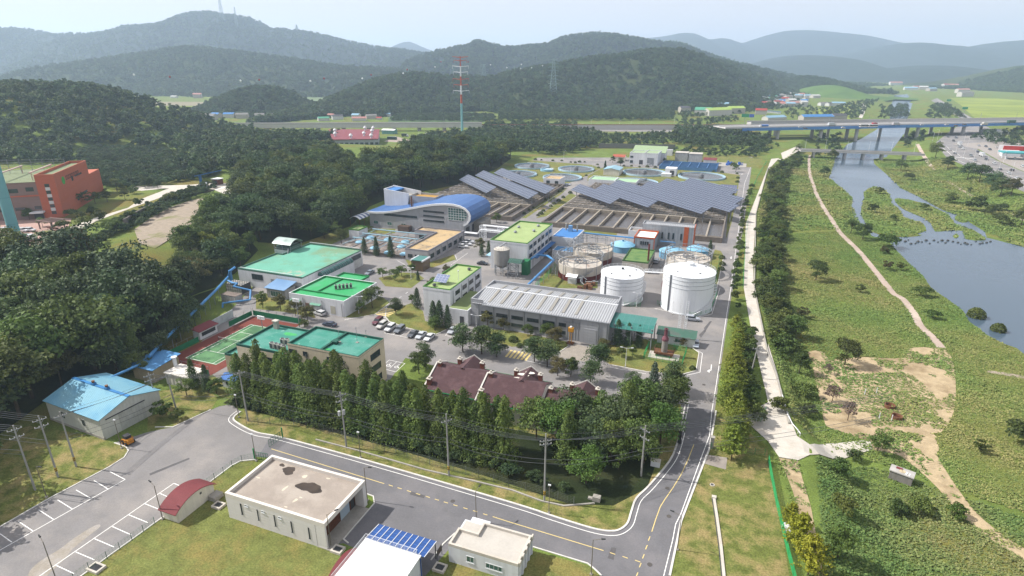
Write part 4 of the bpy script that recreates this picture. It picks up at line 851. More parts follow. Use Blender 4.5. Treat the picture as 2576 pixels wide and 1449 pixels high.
t=bldg('low_blue_shed','low shed with ribbed blue metal roof beside the blue pipe rack','shed',-69.0,-57.6,226.5,233.5,3.6,wW,M('blue_rib_roof',lin('#5a9ad0',.6),wave=((2,0,0),.7)),par=.1)
FX0,FX1,FY0,FY1=-72.2,-29.2,152.9,171.0
t=tH('grey_factory','long grey panelled factory hall with a ribbed metal roof and roof lights','factory',(-50,162,0))
m=MB();m.prism([(FX0,FY0),(FX1-8.2,FY0),(FX1-8.2,FY0-.5),(FX1,FY0-.5),(FX1,FY1),(FX0,FY1)],-.1,7.2);m.build('wall',gW,t)
m=MB();m.box(FX0,FX0+4,FY0,FY0+.4,7.2,8.6);m.box(FX0,FX0+.4,FY0+.4,FY1,7.2,8.6);m.box(FX0+.4,FX1,FY1-.4,FY1,7.2,8.6);m.box(FX1-.4,FX1,FY1-6,FY1-.4,7.2,8.8);m.build('parapet',gW,t)
yr=FY0+10.5
m=MB();m.sweep_x([(FY0-.35,7.25),(yr,8.5),(FY1-.45,7.6),(FY1-.45,7.7),(yr,8.62),(FY0-.35,7.37)],FX0+.45,FX1+.25);m.build('roof',rR,t)
MB().box(FX0+.5,FX1+.2,yr-.25,yr+.25,8.62,8.74).build('ridge_cap',wS,t)
MB().box(FX0+4,FX1+.25,FY0-.75,FY0-.36,7.05,7.3).build('gutter',sT,t)
rl=M('roof_light',lin('#aaa69d',.62),r=.5,v=.08,s=.6)
for k in range(8):
 x=FX0+5.5+k*3.9
 m=MB();m.bar((x,FY0+1.4,7.50),(x,yr-.9,8.56),.85,.22);m.build('roof_light',rl,t)
 m=MB();m.bar((x,yr+.7,8.52),(x,FY1-2,7.86),.85,.2);m.build('roof_light',rl,t)
for k in range(6):
 x=FX0+3.4+k*4.95
 wN(t,'f',FY0,x,x+3.7,3.9,5.0,4,1,fm=fD)
 if k not in(0,):wN(t,'f',FY0,x,x+3.7,1.5,2.5,4,1,fm=fD)
for k in range(7):vP(t,'f',FY0,FX0+2.6+k*4.95,0,6.9,.12)
m=MB();m.box(FX1-12.6,FX1-8.3,FY0-.16,FY0-.04,.1,5.6);m.build('sliding_door',M('door_panel',lin('#a9abae',.64),wave=((1.2,0,0),.4),v=.05),t)
m=MB();m.box(FX1-6.9,FX1-3.4,FY0-.62,FY0-.5,.1,4.6);m.build('sliding_door',gW,t)
for x in(FX1-2.9,FX1-.5):vP(t,'f',FY0-.5,x,0,6.9,.12)
MB().box(FX1-13.4,FX1-8.1,FY0-.3,FY0-.17,5.62,5.8).build('door_rail',sT,t)
t=tH('green_canopy','green translucent canopy on steel frame at the end of the grey factory','canopy',(-23,158,0))
gp=M('green_polycarbonate',lin('#3f8f84',.55),r=.3,v=.12,s=.5,spec=.5)
cx0,cx1,cy0,cy1=FX1+.05,FX1+12.2,153.5,161.5
pr=[(cy0,5.6),(cy0+.9,6.4),(cy0+2.4,6.9),(cy1,7.1),(cy1,7.0),(cy0+2.4,6.8),(cy0+.98,6.3),(cy0+.1,5.6)]
MB().sweep_x(pr,cx0,cx1).build('roof_sheet',gp,t)
m=MB()
for k in range(9):m.pipe([(cx0+(cx1-cx0)*k/8,y,z+.02)for y,z in pr[:4]],.05,4)
m.build('rib',M('green_rib',lin('#7fb5ac',.6)),t)
m=MB()
for x in(cx0+1.2,cx0+6,cx1-.4):
 for y in(cy0+.5,cy1-.5):m.tube((x,y,0),(x,y,6.6),.16,6)
m.tube((cx0,cy0+.5,5.4),(cx1,cy0+.5,5.4),.16,6);m.tube((cx0,cy1-.5,5.4),(cx1,cy1-.5,5.4),.14,6);m.tube((cx0+1.2,cy0+.5,3.2),(cx0+6,cy0+.5,5.3),.08,5);m.tube((cx0+6,cy0+.5,5.3),(cx1-.4,cy0+.5,3),.08,5);m.tube((cx0+1.2,cy0+.5,5.3),(cx0+6,cy0+.5,2.6),.08,5)
m.build('frame',sT,t)
t=tH('fitters_shed','white cabin with a patched green roof between canopy and ladder masts','shed',(-11,161,0))
sx0,sx1,sy0,sy1=W(2,2,1470,500)[0],W(2,2,1470,500)[0]+10.5,160.2,163.6
MB().box(sx0,sx1,sy0,sy1,-.1,2.7).build('wall',wW,t)
m=MB();m.add([(sx0-.3,sy0-.4,2.72),(sx1+.3,sy0-.4,2.72),(sx1+.3,sy1+.3,3.7),(sx0-.3,sy1+.3,3.7),(sx0-.3,sy0-.4,2.84),(sx1+.3,sy0-.4,2.84),(sx1+.3,sy1+.3,3.82),(sx0-.3,sy1+.3,3.82)],[(3,2,1,0),(4,5,6,7),(0,1,5,4),(1,2,6,5),(2,3,7,6),(3,0,4,7)]);m.build('roof',M('patched_roof',lin('#55806f',.52),v=.1,s=.4,c2=lin('#6d7d74',.5),k2=(.48,.52),s2=.35),t)
wN(t,'f',sy0,sx0+1.5,sx0+3,1.0,2.1,2,1,gm=glass_green);wN(t,'f',sy0,sx0+5,sx0+6.8,1.0,2.1,2,1,gm=glass_green)
t=tH('tan_roof_building','low grey L-shaped building with a blotched tan flat roof','building',(-119,220,0))
Lp=[(-125,202.6),(-114.2,202.6),(-114.2,236.8),(-136.2,236.8),(-136.2,230),(-125,230)]
MB().prism(Lp,-.1,4.4).build('wall',M('grey_stucco',lin('#b9b7bb',.66),v=.05,streak=.12),t)
def inset(Lp,d):
 c=[]
 n=len(Lp);ar=sum(Lp[i][0]*Lp[(i+1)%n][1]-Lp[(i+1)%n][0]*Lp[i][1]for i in range(n));s_=1 if ar>0 else -1
 for i in range(n):
  p,a,b=Vector(Lp[i]),Vector(Lp[i-1]),Vector(Lp[(i+1)%n]);d1=(p-a).normalized();d2=(b-p).normalized()
  n1=Vector((-d1 .y,d1 .x))*s_;n2=Vector((-d2 .y,d2 .x))*s_;c.append(tuple(p+(n1+n2)*d))
 return c
MB().prism(inset(Lp,.35),4.38,4.45).build('roof',tan_roof,t)
m=MB();m.ribbon(inset(Lp,.17),.34,5.1,4.4,closed=True);m.build('parapet',M('grey_coping',lin('#9a9aa2',.6),v=.06),t)
for k in range(6):wN(t,'r',-114.2,204.2+k*5.4,207.4+k*5.4,1.3,3.1,2,1,fm=fD)
for k in range(3):wN(t,'f',202.6,-123.8+k*3.3,-121.6+k*3.3,1.3,2.8,2,1,fm=fD)
for k in range(7):vP(t,'r',-114.2,203.3+k*5.4,0,4.4)
wN(t,'f',230,-134,-131.5,1.2,2.8,2,1,fm=fD);wN(t,'f',230,-129.5,-127,1.2,2.8,2,1,fm=fD)
t=tH('entrance_lobby','bronze glass porch with white rounded roof edges in front of the tan roof building','porch',(-119,196,0))
ex,ey=W(1,1,1565,1270)[0],W(1,1,1565,1270)[1]
MB().box(ex,ex+5,ey,ey+6,0,4.3).build('wall',M('bronze_glass',lin('#8a7660',.5),r=.25,v=.15,s=.4),t);MB().box(ex+.4,ex+4.6,ey-.2,ey+6,4.3,4.5).build('roof',gp,t)
m=MB();m.tube((ex,ey-.3,4.3),(ex,ey+6,4.3),.35,10);m.tube((ex+5,ey-.3,4.3),(ex+5,ey+6,4.3),.35,10);m.build('eaves',wS,t)
bY=244.0
def bf(x,y):return face('f',bY,1,1,x,y)
prof=[bf(*q)for q in((1112,684),(1200,690),(1300,688),(1400,676),(1500,658),(1600,640),(1700,621),(1800,609),(1900,606),(1980,612),(2050,630),(2100,655),(2135,690),(2148,725),(2145,765),(2120,800),(2085,820))]
t=tH('curved_roof_building','grey building with a sweeping blue roof that curls down at its glazed end','building',(-145,255,0))
bd=24.0
base_r=prof[-1][0]
w_in=[(p[0],p[1]-.25)for p in prof[:12]]
poly=[(prof[0][0]+1.2,-.1),(prof[0][0]+1.2,prof[0][1]-.4)]+[(p[0],p[1]-.5)for p in prof[1:11]]+[(p[0]-.5,p[1])for p in prof[11:-1]]+[(base_r-.2,prof[-1][1]),(base_r-.2,-.1)]
MB().sweep_y(poly,bY+.6,bY+bd-.6).build('wall',M('silver_panel',lin('#b3b5b9',.66),r=.55,v=.05,wave=((.5,0,0),.2)),t)
up=[]
for i,p in enumerate(prof):
 a=prof[max(i-1,0)];b=prof[min(i+1,len(prof)-1)];d=Vector((b[0]-a[0],b[1]-a[1])).normalized();up.append((p[0]-d.y*.45,p[1]+d.x*.45))
def band(m,lo,hi,y0,y1):
 n=len(lo);vs=[(q[0],y0,q[1])for q in lo]+[(q[0],y0,q[1])for q in hi]+[(q[0],y1,q[1])for q in lo]+[(q[0],y1,q[1])for q in hi]
 fs=[]
 for i in range(n-1):fs+=[(i,i+1,n+i+1,n+i),(2*n+i+1,2*n+i,3*n+i,3*n+i+1),(n+i,n+i+1,3*n+i+1,3*n+i),(i+1,i,2*n+i,2*n+i+1)]
 fs+=[(0,n,3*n,2*n),(n-1,3*n-1,4*n-1,2*n-1)];m.add(vs,fs)
m=MB();band(m,prof,up,bY+.5,bY+bd);m.build('roof',M('curved_blue',lin('#4877b8',.58),r=.4,v=.05,s=.3,c2=lin('#5a86c4',.58),s2=.1,wave=((0,2.0,0),0.0),grime=('#a9b9cc',.16,.62,.76,.6)),t,smooth=False)
m=MB();lo2=[(p[0]*.0+p[0],p[1])for p in prof];band(m,[(2*a[0]-b[0]*1.0,2*a[1]-b[1])for a,b in zip(prof,up)],[(u[0],u[1])for u in up],bY-.1,bY+.48);m.build('roof_edge',wS,t)
g0=bf(1925,645);g1=bf(2115,780);gx0,gx1,gz1,gz0=g0[0],g1[0],g0[1]+.2,g1[1]
r_=(gz1-gz0)/2;cxg,czg=gx1-r_,(gz0+gz1)/2
gl=[(gx0,gz0)]+[(cxg+r_*sin(a),czg-r_*cos(a))for a in np.linspace(0,pi,13)]+[(gx0,gz1)]
wn=MB().sweep_y(gl,bY+.52,bY+.64).build('window',glass_green,t)
m=MB()
for k in range(8):
 x=gx0+(gx1-gx0)*k/7;dz=r_ if x<cxg else math.sqrt(max(0,r_**2-(x-cxg)**2));m.box(x-.06,x+.06,bY+.44,bY+.56,czg-dz,czg+dz)
for k in range(6):
 z=gz0+(gz1-gz0)*k/5;dx=cxg+math.sqrt(max(0,r_**2-(z-czg)**2));m.box(gx0,dx,bY+.46,bY+.55,z-.06,z+.06)
m.build('frame',wS,wn)
for y in(665,712,757):
 a=bf(1675,y);b=bf(1885,y+38);wN(t,'f',bY+.6,a[0],b[0],a[1]-.8,a[1],9,1,fm=fD)
a=bf(1282,710);b=bf(1615,755);wN(t,'f',bY+.6,a[0],b[0],b[1]+.3,b[1]+1.3,9,1,fm=fD)
for x in(1205,1340,1480):a=bf(x-28,785);wN(t,'f',bY+.6,a[0],a[0]+2.6,1.6,3.2,2,1,gm=glass_green)
xr0=base_r-.2
for k in range(3):pP(t,'loading_door',dS,'r',xr0,bY+3+k*7,bY+7+k*7,.1,3.4)
MB().box(xr0,xr0+4,bY+12,bY+bd,-.1,4.2).build('side_wing',cO,t)
def bfY(yy,x,y):return face('f',yy,1,1,x,y)
ty_=bY+14.5
p=[bfY(ty_,1283,448),bfY(ty_,1535,497),bfY(ty_,1518,620),bfY(ty_,1290,612)]
tw=tH('roof_tower','tall white slanting tower box on the back of the blue curved building','tower',(p[0][0]+8,ty_+4,0))
MB().sweep_y([(p[0][0],5),(p[0][0],p[0][1]),(p[1][0],p[1][1]),(p[2][0],5)],ty_,ty_+.4).build('front_wall',wW,tw)
MB().sweep_y([(p[0][0]+.1,5),(p[0][0]+.1,p[0][1]+.3),(p[1][0]+2,p[1][1]-.3),(p[2][0]+2,5)],ty_+9,ty_+9.4).build('back_wall',wW,tw)
MB().box(p[0][0],p[0][0]+.4,ty_+.42,ty_+8.98,5,p[0][1]).build('side_wall',wW,tw)
MB().box(p[0][0]+.42,p[0][0]+6.5,ty_+.42,ty_+8.98,p[0][1]-1.4,p[0][1]-.6).build('roof',M('blue_flat_roof','4f8fd4'),tw)
MB().box(p[0][0]+6.6,p[2][0]-.5,ty_+.42,ty_+8.98,5,p[1][1]-2).build('core',cO,tw)
y0_=ty_+1
a=bfY(y0_,1535,540);b=bfY(y0_,1805,560)
t2=bldg('roof_plant_room','grey roof plant room with ochre deck behind the blue curved roof','plant room',a[0]+.5,b[0],y0_,y0_+9,a[1]+1.3,gW,M('ochre_deck',lin('#c79a45',.6),v=.1,s=.4),par=1.0,pt=.25)
t=tH('striped_shelter','open shelter with white and blue striped curved roof at the wood edge','shelter',(-178,240,0))
sX,sY=W(1,1,1050,850)[0]-3,W(1,1,1050,850)[1]
for k in range(8):
 m=MB();y0=sY+k*1.5
 pr=[(sX-3+6*f,4.6+1.3*(1-(2*f-1)**2))for f in np.linspace(0,1,9)]
 m.sweep_y(pr+[(q[0],q[1]-.08)for q in pr[::-1]],y0,y0+1.5);m.build('roof_strip',wS if k%2==0 else M('slate_strip',lin('#7f8fb0',.6)),t)
m=MB()
for x in(sX-2.8,sX+2.8):
 for k in range(4):m.tube((x,sY+.2+k*3.9,0),(x,sY+.2+k*3.9,4.6),.1,6)
m.build('post',rust,t)
t=bldg('lime_roof_store','small white store with lime green roof under the trees left of the covered tanks','store',*sorted((W(1,1,905,960)[0],W(1,1,905,960)[0]+5.5)),W(1,1,1000,945)[1]-1,W(1,1,1000,945)[1]+6,4.6,wW,lime_roof,parm=lime_par)
x,y=W(1,1,1580,850)
t=tH('lattice_chimney','rusty lattice chimney stack standing before the blue curved building','chimney',(x,y,0))
m=MB();m.cyl(x,y,0,16.2,.42,12);m.build('flue',rust,t)
m=MB()
for dx in(-.7,.7):
 for dy in(-.7,.7):m.tube((x+dx,y+dy,0),(x+dx,y+dy,14.5),.07,5)
for k in range(15):
 z=k;m.tube((x-.7,y-.7,z),(x+.7,y-.7,z+1),.04,4);m.tube((x+.7,y-.7,z),(x+.7,y+.7,z+1),.04,4);m.tube((x-.7,y-.7,z),(x+.7,y-.7,z),.04,4);m.tube((x+.7,y-.7,z),(x+.7,y+.7,z),.04,4)
m.build('lattice',rust,t);MB().cyl(x,y,16.2,16.7,.6,12,.5).build('cap',sT,t)
x,y=W(1,1,1480,880);t=bldg('brown_kiosk','dark brown roofed kiosk at the foot of the lattice chimney','kiosk',x-3,x+3,y,y+4,2.6,M('brown_wall',lin('#7d6a60',.5)),M('brown_deck',lin('#6d5a4d',.5)),par=.1)
#tanks, basins, pipes and the rest of the works
tank_white=M('tank_white',lin('#e9ecef',.82),r=.45,v=.03,s=.25,streak=.06,grime=('#b9bcc0',.25,.6,.8,.3))
tank_maroon=M('tank_maroon',lin('#7c3a3a',.55),r=.55,v=.1,s=.5)
ridge_grey=M('grey_dome_sheet',lin('#c3c4cc',.7),r=.6,v=.05)
def ring_rail(m,x,y,r,z,h=1.0,n=28):
 p=[(x+r*cos(2*pi*i/n),y+r*sin(2*pi*i/n))for i in range(n)]
 for i in range(n):
  a,b=p[i],p[(i+1)%n];m.tube((*a,z+h),(*b,z+h),.035,4);m.tube((*a,z+h*.5),(*b,z+h*.5),.025,4);m.tube((*a,z),(*a,z+h),.035,4)
def spiral(m,x,y,r,z0,z1,a0,a1,w=.9,n=34):
 for i in range(n):
  a=a0+(a1-a0)*i/n;b=a0+(a1-a0)*(i+1)/n;z=z0+(z1-z0)*i/n
  m.add([(x+r*cos(a),y+r*sin(a),z),(x+(r+w)*cos(a),y+(r+w)*sin(a),z),(x+(r+w)*cos(b),y+(r+w)*sin(b),z),(x+r*cos(b),y+r*sin(b),z),(x+r*cos(a),y+r*sin(a),z-.08),(x+(r+w)*cos(a),y+(r+w)*sin(a),z-.08),(x+(r+w)*cos(b),y+(r+w)*sin(b),z-.08),(x+r*cos(b),y+r*sin(b),z-.08)],[(0,1,2,3),(7,6,5,4),(0,4,5,1),(2,6,7,3),(1,5,6,2)])
  m.tube((x+(r+w)*cos(a),y+(r+w)*sin(a),z),(x+(r+w)*cos(a),y+(r+w)*sin(a),z+1),.03,4)
  m.tube((x+(r+w)*cos(a),y+(r+w)*sin(a),z+1),(x+(r+w)*cos(b),y+(r+w)*sin(b),z+1+(z1-z0)/n),.03,4)
for nm,lab,x,y,r,hs,ha in(('storage_tank','taller white cylindrical tank with a cap on its cone roof beside the ring road',-11.4,191.9,8.2,12.6,14.7),('storage_tank','shorter white cylindrical tank behind the grey factory roof',-33.2,191.8,7.2,9.2,10.5)):
 t=tH(nm,lab,'tank',(x,y,0))
 MB().lathe(x,y,[(r+.25,-.1),(r+.25,.35),(r,.36),(r,hs)],64).build('shell',tank_white,t,smooth=False)
 MB().lathe(x,y,[(r+.12,hs),(r+.12,hs+.08),(r*.5,hs+(ha-hs)*.62),(.02,ha)],48).build('roof',tank_white,t)
 for k in range(3):
  z=hs-1.3-k*1.35;MB().lathe(x,y,[(r,z),(r+.07,z),(r+.07,z+.11),(r,z+.11)],64).build('stiffener_ring',M('ring_grey',lin('#b3b8bd',.66)),t)
 m=MB();ring_rail(m,x,y,r-.05,hs+.02);m.build('railing',wS,t)
 m=MB();spiral(m,x,y,r+.02,.4,hs*.62 if hs<10 else hs-1.0,radians(-75),radians(30)if hs<10 else radians(60));m.build('spiral_stair',wS,t)
 m=MB();a=radians(-128);m.tube((x+(r+.25)*cos(a),y+(r+.25)*sin(a),0),(x+(r+.25)*cos(a),y+(r+.25)*sin(a),hs),.2,8);m.build('riser_pipe',sT,t)
 if hs>10:
  MB().lathe(x,y,[(1.25,ha-.35),(1.25,ha+.55),(1.0,ha+.75),(.02,ha+.85)],20).build('vent_cap',tank_white,t)
  MB().cyl(x+1.4,y,ha-.5,ha+4.5,.06,6).build('lightning_rod',wS,t)
  a0,a1=radians(-118),radians(-88);n=6;vs=[(x+.4*cos((a0+a1)/2),y+.4*sin((a0+a1)/2),ha+.02)]+[(x+(r-.2)*cos(a0+(a1-a0)*i/n),y+(r-.2)*sin(a0+(a1-a0)*i/n),hs+.16)for i in range(n+1)]
 else:MB().cyl(x,y,ha-.1,ha+.5,.45,12).build('vent_cap',dS,t)
 for k,a in enumerate((-2.2,-.9,.6)):
  MB().cyl(x+r*.7*cos(a),y+r*.7*sin(a),hs+(ha-hs)*.28,hs+(ha-hs)*.3+.3,.35,10).build('roof_hatch',dS,t)
def truss_ring(m,x,y,r,z0,z1,n=24,a0=0.0,a1=2*pi):
 p=[(x+r*cos(a0+(a1-a0)*i/n),y+r*sin(a0+(a1-a0)*i/n))for i in range(n+1)]
 for i in range(n):
  a,b=p[i],p[i+1]
  for z in(z0,z1):m.tube((*a,z),(*b,z),.14,4)
  m.tube((*a,z0),(*a,z1),.10,4);m.tube((*(a if i%2 else b),z0),(*(b if i%2 else a),z1),.09,4)
def lattice_tower(m,x,y,w,z0,z1,st=1.2,r=.05):
 c=[(x-w/2,y-w/2),(x+w/2,y-w/2),(x+w/2,y+w/2),(x-w/2,y+w/2)]
 for q in c:m.tube((*q,z0),(*q,z1),r*1.3,4)
 n=max(1,int((z1-z0)/st))
 for k in range(n):
  a=z0+(z1-z0)*k/n;b=z0+(z1-z0)*(k+1)/n
  for i in range(4):m.tube((*c[i],a),(*c[(i+1)%4],b),r,4);m.tube((*c[i],b),(*c[(i+1)%4],b),r,4)
for lab,x,y,r,h,tr in(('gas holder ringed by steel trusses nearest the grey factory, white above a maroon base',-52.6,209.2,8.2,5.6,3.4),('open gas holder ringed by steel trusses beside the tall lime roof building',-52.6,229.5,8.0,5.4,3.2),('gas holder ringed by trusses behind the taller white tank',-14.6,228.0,8.2,6.2,2.8),('plain white and maroon gas holder half hidden by the taller white tank',-13.5,210.5,8.2,5.8,0)):
 t=tH('gas_holder',lab,'gas holder',(x,y,0),'gas holders')
 MB().lathe(x,y,[(r+.04,-.1),(r+.04,2.2)],48).build('base_band',tank_maroon,t)
 MB().lathe(x,y,[(r,2.2),(r,h),(r-.3,h),(r-.3,h-1.0)],48).build('shell',M('aged_white',lin('#d2cabd',.7),v=.05,streak=.2,grime=('#a08b74',.35,.58,.78,.5)),t)
 MB().lathe(x,y,[(r-.3,h-1.0),(r*.6,h-.5),(r*.25,h-.1),(.02,h)],40).build('roof',M('holder_roof',lin('#cfc8bd',.68),v=.12,s=.5,grime=('#94705a',.3,.52,.7,.8)),t)
 if tr:
  m=MB();truss_ring(m,x,y,r+.5,h+tr-1.3,h+tr,24)
  for i in range(12):
   a=2*pi*i/12;m.tube((x+(r+.5)*cos(a),y+(r+.5)*sin(a),0),(x+(r+.5)*cos(a),y+(r+.5)*sin(a),h+tr),.11,5)
  for i in range(6):
   a=2*pi*i/6;m.pipe([(x+(r+.5)*k*cos(a),y+(r+.5)*k*sin(a),h+tr-.6-(1-k)*1.3)for k in(1,.7,.4,.12)],.09,4)
  truss_ring(m,x,y,2.0,h+.2,h+1.2,10);m.build('guide_frame',sT,t)
  m=MB();a=radians(-160);lattice_tower(m,x+(r+1.6)*cos(a),y+(r+1.6)*sin(a),1.4,0,h+tr);m.build('stair_tower',sT,t)
  m=MB();spiral(m,x,y,r+.1,.3,h-.6,radians(-105),radians(-40),.8,22);m.build('stair',sT,t)
for lab,x,y,r,h in(('sludge tank with pale blue dome left of the grey and orange hall',-43.7,248.6,5.2,2.6),('sludge tank with blue dome in front of the orange striped hall',-22.6,246.6,5.2,2.6),('sludge tank with blue dome nearest the ring road',-12.6,250.5,4.4,3.4)):
 t=tH('domed_tank',lab,'tank',(x,y,0),'blue domed tanks')
 MB().lathe(x,y,[(r,-.1),(r,h)],40).build('shell',M('blue_tank_wall',lin('#7ab4d8',.62),v=.1,streak=.2),t)
 MB().lathe(x,y,[(r+.15,h),(r+.15,h+.1),(r*.75,h+.8),(r*.4,h+1.3),(.02,h+1.5)],40).build('dome',M('blue_dome',lin('#a3d3ea',.66),r=.5,v=.06,s=.3,c2=lin('#86c2e2',.62),s2=.1),t)
 MB().cyl(x,y,h+1.4,h+2.1,.4,10).build('vent',M('blue_vent',lin('#5f9fce',.6)),t)
GX0,GX1,GY0,GY1=-39.4,-30.6,250.4,262.8
t=tH('orange_trim_hall','grey metal hall with orange trim, white low roof and one orange stripe','building',(-27,260,0))
MB().box(GX0,GX1,GY0,GY1,-.1,5.6).build('wall',M('grey_hall',lin('#a9aeb4',.64),v=.05,streak=.1,wave=((.7,.7,0),.25)),t)
MB().box(GX0+.3,GX1-.3,GY0+.3,GY1-.3,5.58,5.66).build('roof',wR,t)
of=M('orange_trim',lin('#d2683a',.6),r=.6,v=.04)
m=MB();ring(m,GX0-.05,GX1+.05,GY0-.05,GY1,5.66,6.3,.35);m.box(GX0-.05,GX0+.3,GY0-.06,GY0-.01,0,5.66);m.box(GX1-.3,GX1+.05,GY0-.06,GY0-.01,0,5.66);m.build('orange_frame',of,t)
for k in range(4):wN(t,'f',GY0,GX0+2.8+k*.95,GX0+3.5+k*.95,3.0,4.4,1,1,fm=fD)
TX0,TX1,TY0,TY1=-38.0,-15.4,262.85,269.5
MB().box(TX0,TX1,TY0,TY1,-.1,8.6).build('high_wall',M('grey_hall','a9aeb4'),t)
MB().box(TX0+.3,TX1-.3,TY0+.3,TY1-.3,8.6,8.68).build('high_roof',rR,t)
m=MB();ring(m,TX0,TX1,TY0,TY1,8.68,9.2,.3);m.build('high_parapet',gW,t)
MB().box(TX1-4.4,TX1-2.4,TY0-.07,TY0-.01,0,9.2).build('orange_stripe',of,t);MB().box(TX1-.2,TX1+.06,TY0-.06,TY1+.05,0,9.3).build('orange_corner',of,t)
for x in(TX1-14,TX1-11.2,TX1-9.2,TX1-5.8):wN(t,'f',TY0,x,x+.75,3.2,6.0,1,2,fm=fD)
t=bldg('roof_less_annex','small white annex with a sunken roof behind the grey and orange hall','annex',-44.2,-38.3,263,270,5.4,wW,cR,par=.9)
t=bldg('blower_house','low house with moss green roof and brown flue between the tanks','building',-38.6,-28.6,220.5,238.6,4.6,M('cream_aged',lin('#c9c2b4',.66),streak=.2,v=.08),M('moss_green_roof',lin('#7f9f5a',.56),v=.12,s=.3,c2=lin('#5f8a4c',.52),s2=.3),par=.5,parm=M('moss_parapet',lin('#56804a',.52)))
MB().cyl(-29.2,224,4,11,.35,10).build('flue',tank_maroon,t)
for k in range(3):wN(t,'r',-28.6,222.5+k*5,225+k*5,1.4,2.9,2,1,fm=fD)
t=tH('silo','grey concrete silo on a steel frame at the front of the tall lime roof building','silo',(-80.6,203,0))
sx,sy=-81.2,200.6
MB().lathe(sx,sy,[(.8,2.4),(3.0,4.2),(3.0,10.0)],32).build('shell',M('silo_grey',lin('#a9a7a3',.6),v=.08,streak=.2),t)
MB().lathe(sx,sy,[(3.05,10.0),(3.05,10.15),(1.4,10.7),(.02,10.8)],24).build('roof',M('dusty_lid',lin('#d9d2c6',.68),v=.1),t)
m=MB();ring_rail(m,sx,sy,2.9,10.15,1.0,20);m.tube((sx-1,sy,10.6),(sx+1.5,sy+1,12.4),.3,8);m.build('railing',sT,t)
m=MB()
for a in range(6):q=2*pi*a/6;m.tube((sx+2.9*cos(q),sy+2.9*sin(q),0),(sx+2.9*cos(q),sy+2.9*sin(q),4.6),.18,6);p2=2*pi*(a+1)/6;m.tube((sx+2.9*cos(q),sy+2.9*sin(q),2.2),(sx+2.9*cos(p2),sy+2.9*sin(p2),2.2),.12,5)
lattice_tower(m,sx+5.6,sy-2.4,3.2,0,6.4,1.8,.09);m.build('frame',sT,t)
MB().sweep_x([(sy-4.4,6.4),(sy-3.6,7.2),(sy-2.4,7.5),(sy-1.2,7.2),(sy-.4,6.4)],sx+4.2,sx+9.6).build('conveyor_hood',M('dark_green_sheet',lin('#4c7468',.5),v=.12,wave=((1.5,0,0),.5)),t)
MB().box(sx+7.5,sx+10.0,sy+1.5,sy+5.0,0,5.6).build('green_screen',M('green_mesh_sheet',lin('#2f8a58',.52),v=.1),t)
t=tH('side_porch','white side porch with light blue roof at the corner of the process building','porch',(-91,208,0))
px0,py0=W(1,1,2335,1200)[0],W(1,1,2335,1200)[1]
MB().box(px0,px0+3.6,py0+.3,py0+4.5,0,3.3).build('wall',wW,t);MB().box(px0-.8,px0+3.8,py0-.3,py0+5,3.3,3.6).build('roof',ltblue,t)
t=tH('covered_tank','low concrete tank deck with pale blue domed lids and pipe gallery','tank',(-143,219,0))
MB().box(-160,-127,204.5,231.5,-.1,1.0).build('deck',M('brown_deck_conc',lin('#8c8078',.58),v=.15,s=.3,grime=('#b3aca4',.3,.5,.7,.6)),t)
dome=M('lid_blue',lin('#9ecfe8',.66),v=.06)
for(x,y)in((1148,938),(1325,958),(1500,980),(1040,985),(1190,1045),(1460,1030),(1330,1090),(1490,1105)):
 o=W(1,1,x,y,1.2);MB().lathe(o[0],o[1],[(1.9,1.0),(1.9,1.35),(1.3,1.75),(.02,2.0)],16).build('lid',dome,t)
m=MB()
for y in(230.2,222,214.5):m.pipe([(-159,y,3.2),(-130,y,3.2)],.28,8)
for x in(-158,-149,-140,-131):m.pipe([(x,205.5,2.6),(x,230.2,2.6)],.14,6)
m.build('pipe',M('pale_pipe',lin('#a5c8d6',.64),v=.06),t)
m=MB()
for x in(-158,-149,-140,-131):
 for y in(206,214.5,222,230.2):m.tube((x+.3,y,1),(x+.3,y,3.2),.09,5)
for x in(-154.5,-145.5,-136):m.box(x-.12,x+.12,205,231,1.0,1.3)
m.build('frame',sT,t)
t=tH('pipe_rack','white pipe bridge crossing the plant road beside the tan roof building','pipe rack',(-103,240,0))
m=MB()
for k in range(3):m.pipe([(-115,238.3+k*.7,3.6),(-108.5,238.3+k*.7,3.6),(-107,238.3+k*.7,5.6),(-88.2,238.3+k*.7,5.6)],.24,8)
for k in range(2):m.pipe([(-107,241.4+k*.7,7.0),(-88.2,241.4+k*.7,7.0)],.3,8)
m.build('pipe',wS,t)
m=MB()
for x in(-106.5,-97.5,-88.6):lattice_tower(m,x,240.3,2.4,0,7.2,1.5,.08)
for z in(5.2,6.7):
 for y in(238,242.4):m.tube((-107,y,z),(-88,y,z),.1,5)
for k in range(18):m.tube((-107+k*1.05,238,5.2 if k%2 else 6.7),(-107+(k+1)*1.05,238,6.7 if k%2 else 5.2),.06,4)
m.build('truss',wS,t)
def bluepipe(label,pts,r,posts=(),cat='pipe'):
 t=tH('blue_pipe',label,cat,(pts[0][0],pts[0][1],0),'blue overhead pipes');m=MB();m.pipe(pts,r,10)
 for p in pts[1:-1]:m.add(*sph(p,r*1.08))
 m.build('pipe',blue_pipe,t)
 for(x,y,z)in posts:MB().cyl(x,y,-.1,z-r*.6,.09,6).build('support',sT,t)
def sph(p,r,n=8,k=5):
 vs=[(p[0]+r*sin(pi*j/k)*cos(2*pi*i/n),p[1]+r*sin(pi*j/k)*sin(2*pi*i/n),p[2]+r*cos(pi*j/k))for j in range(k+1)for i in range(n)]
 return vs,[(j*n+i,(j+1)*n+i,(j+1)*n+(i+1)%n,j*n+(i+1)%n)for j in range(k)for i in range(n)]
def along(a,b,n):return[tuple(a[i]+(b[i]-a[i])*k/n for i in range(3))for k in range(n+1)]
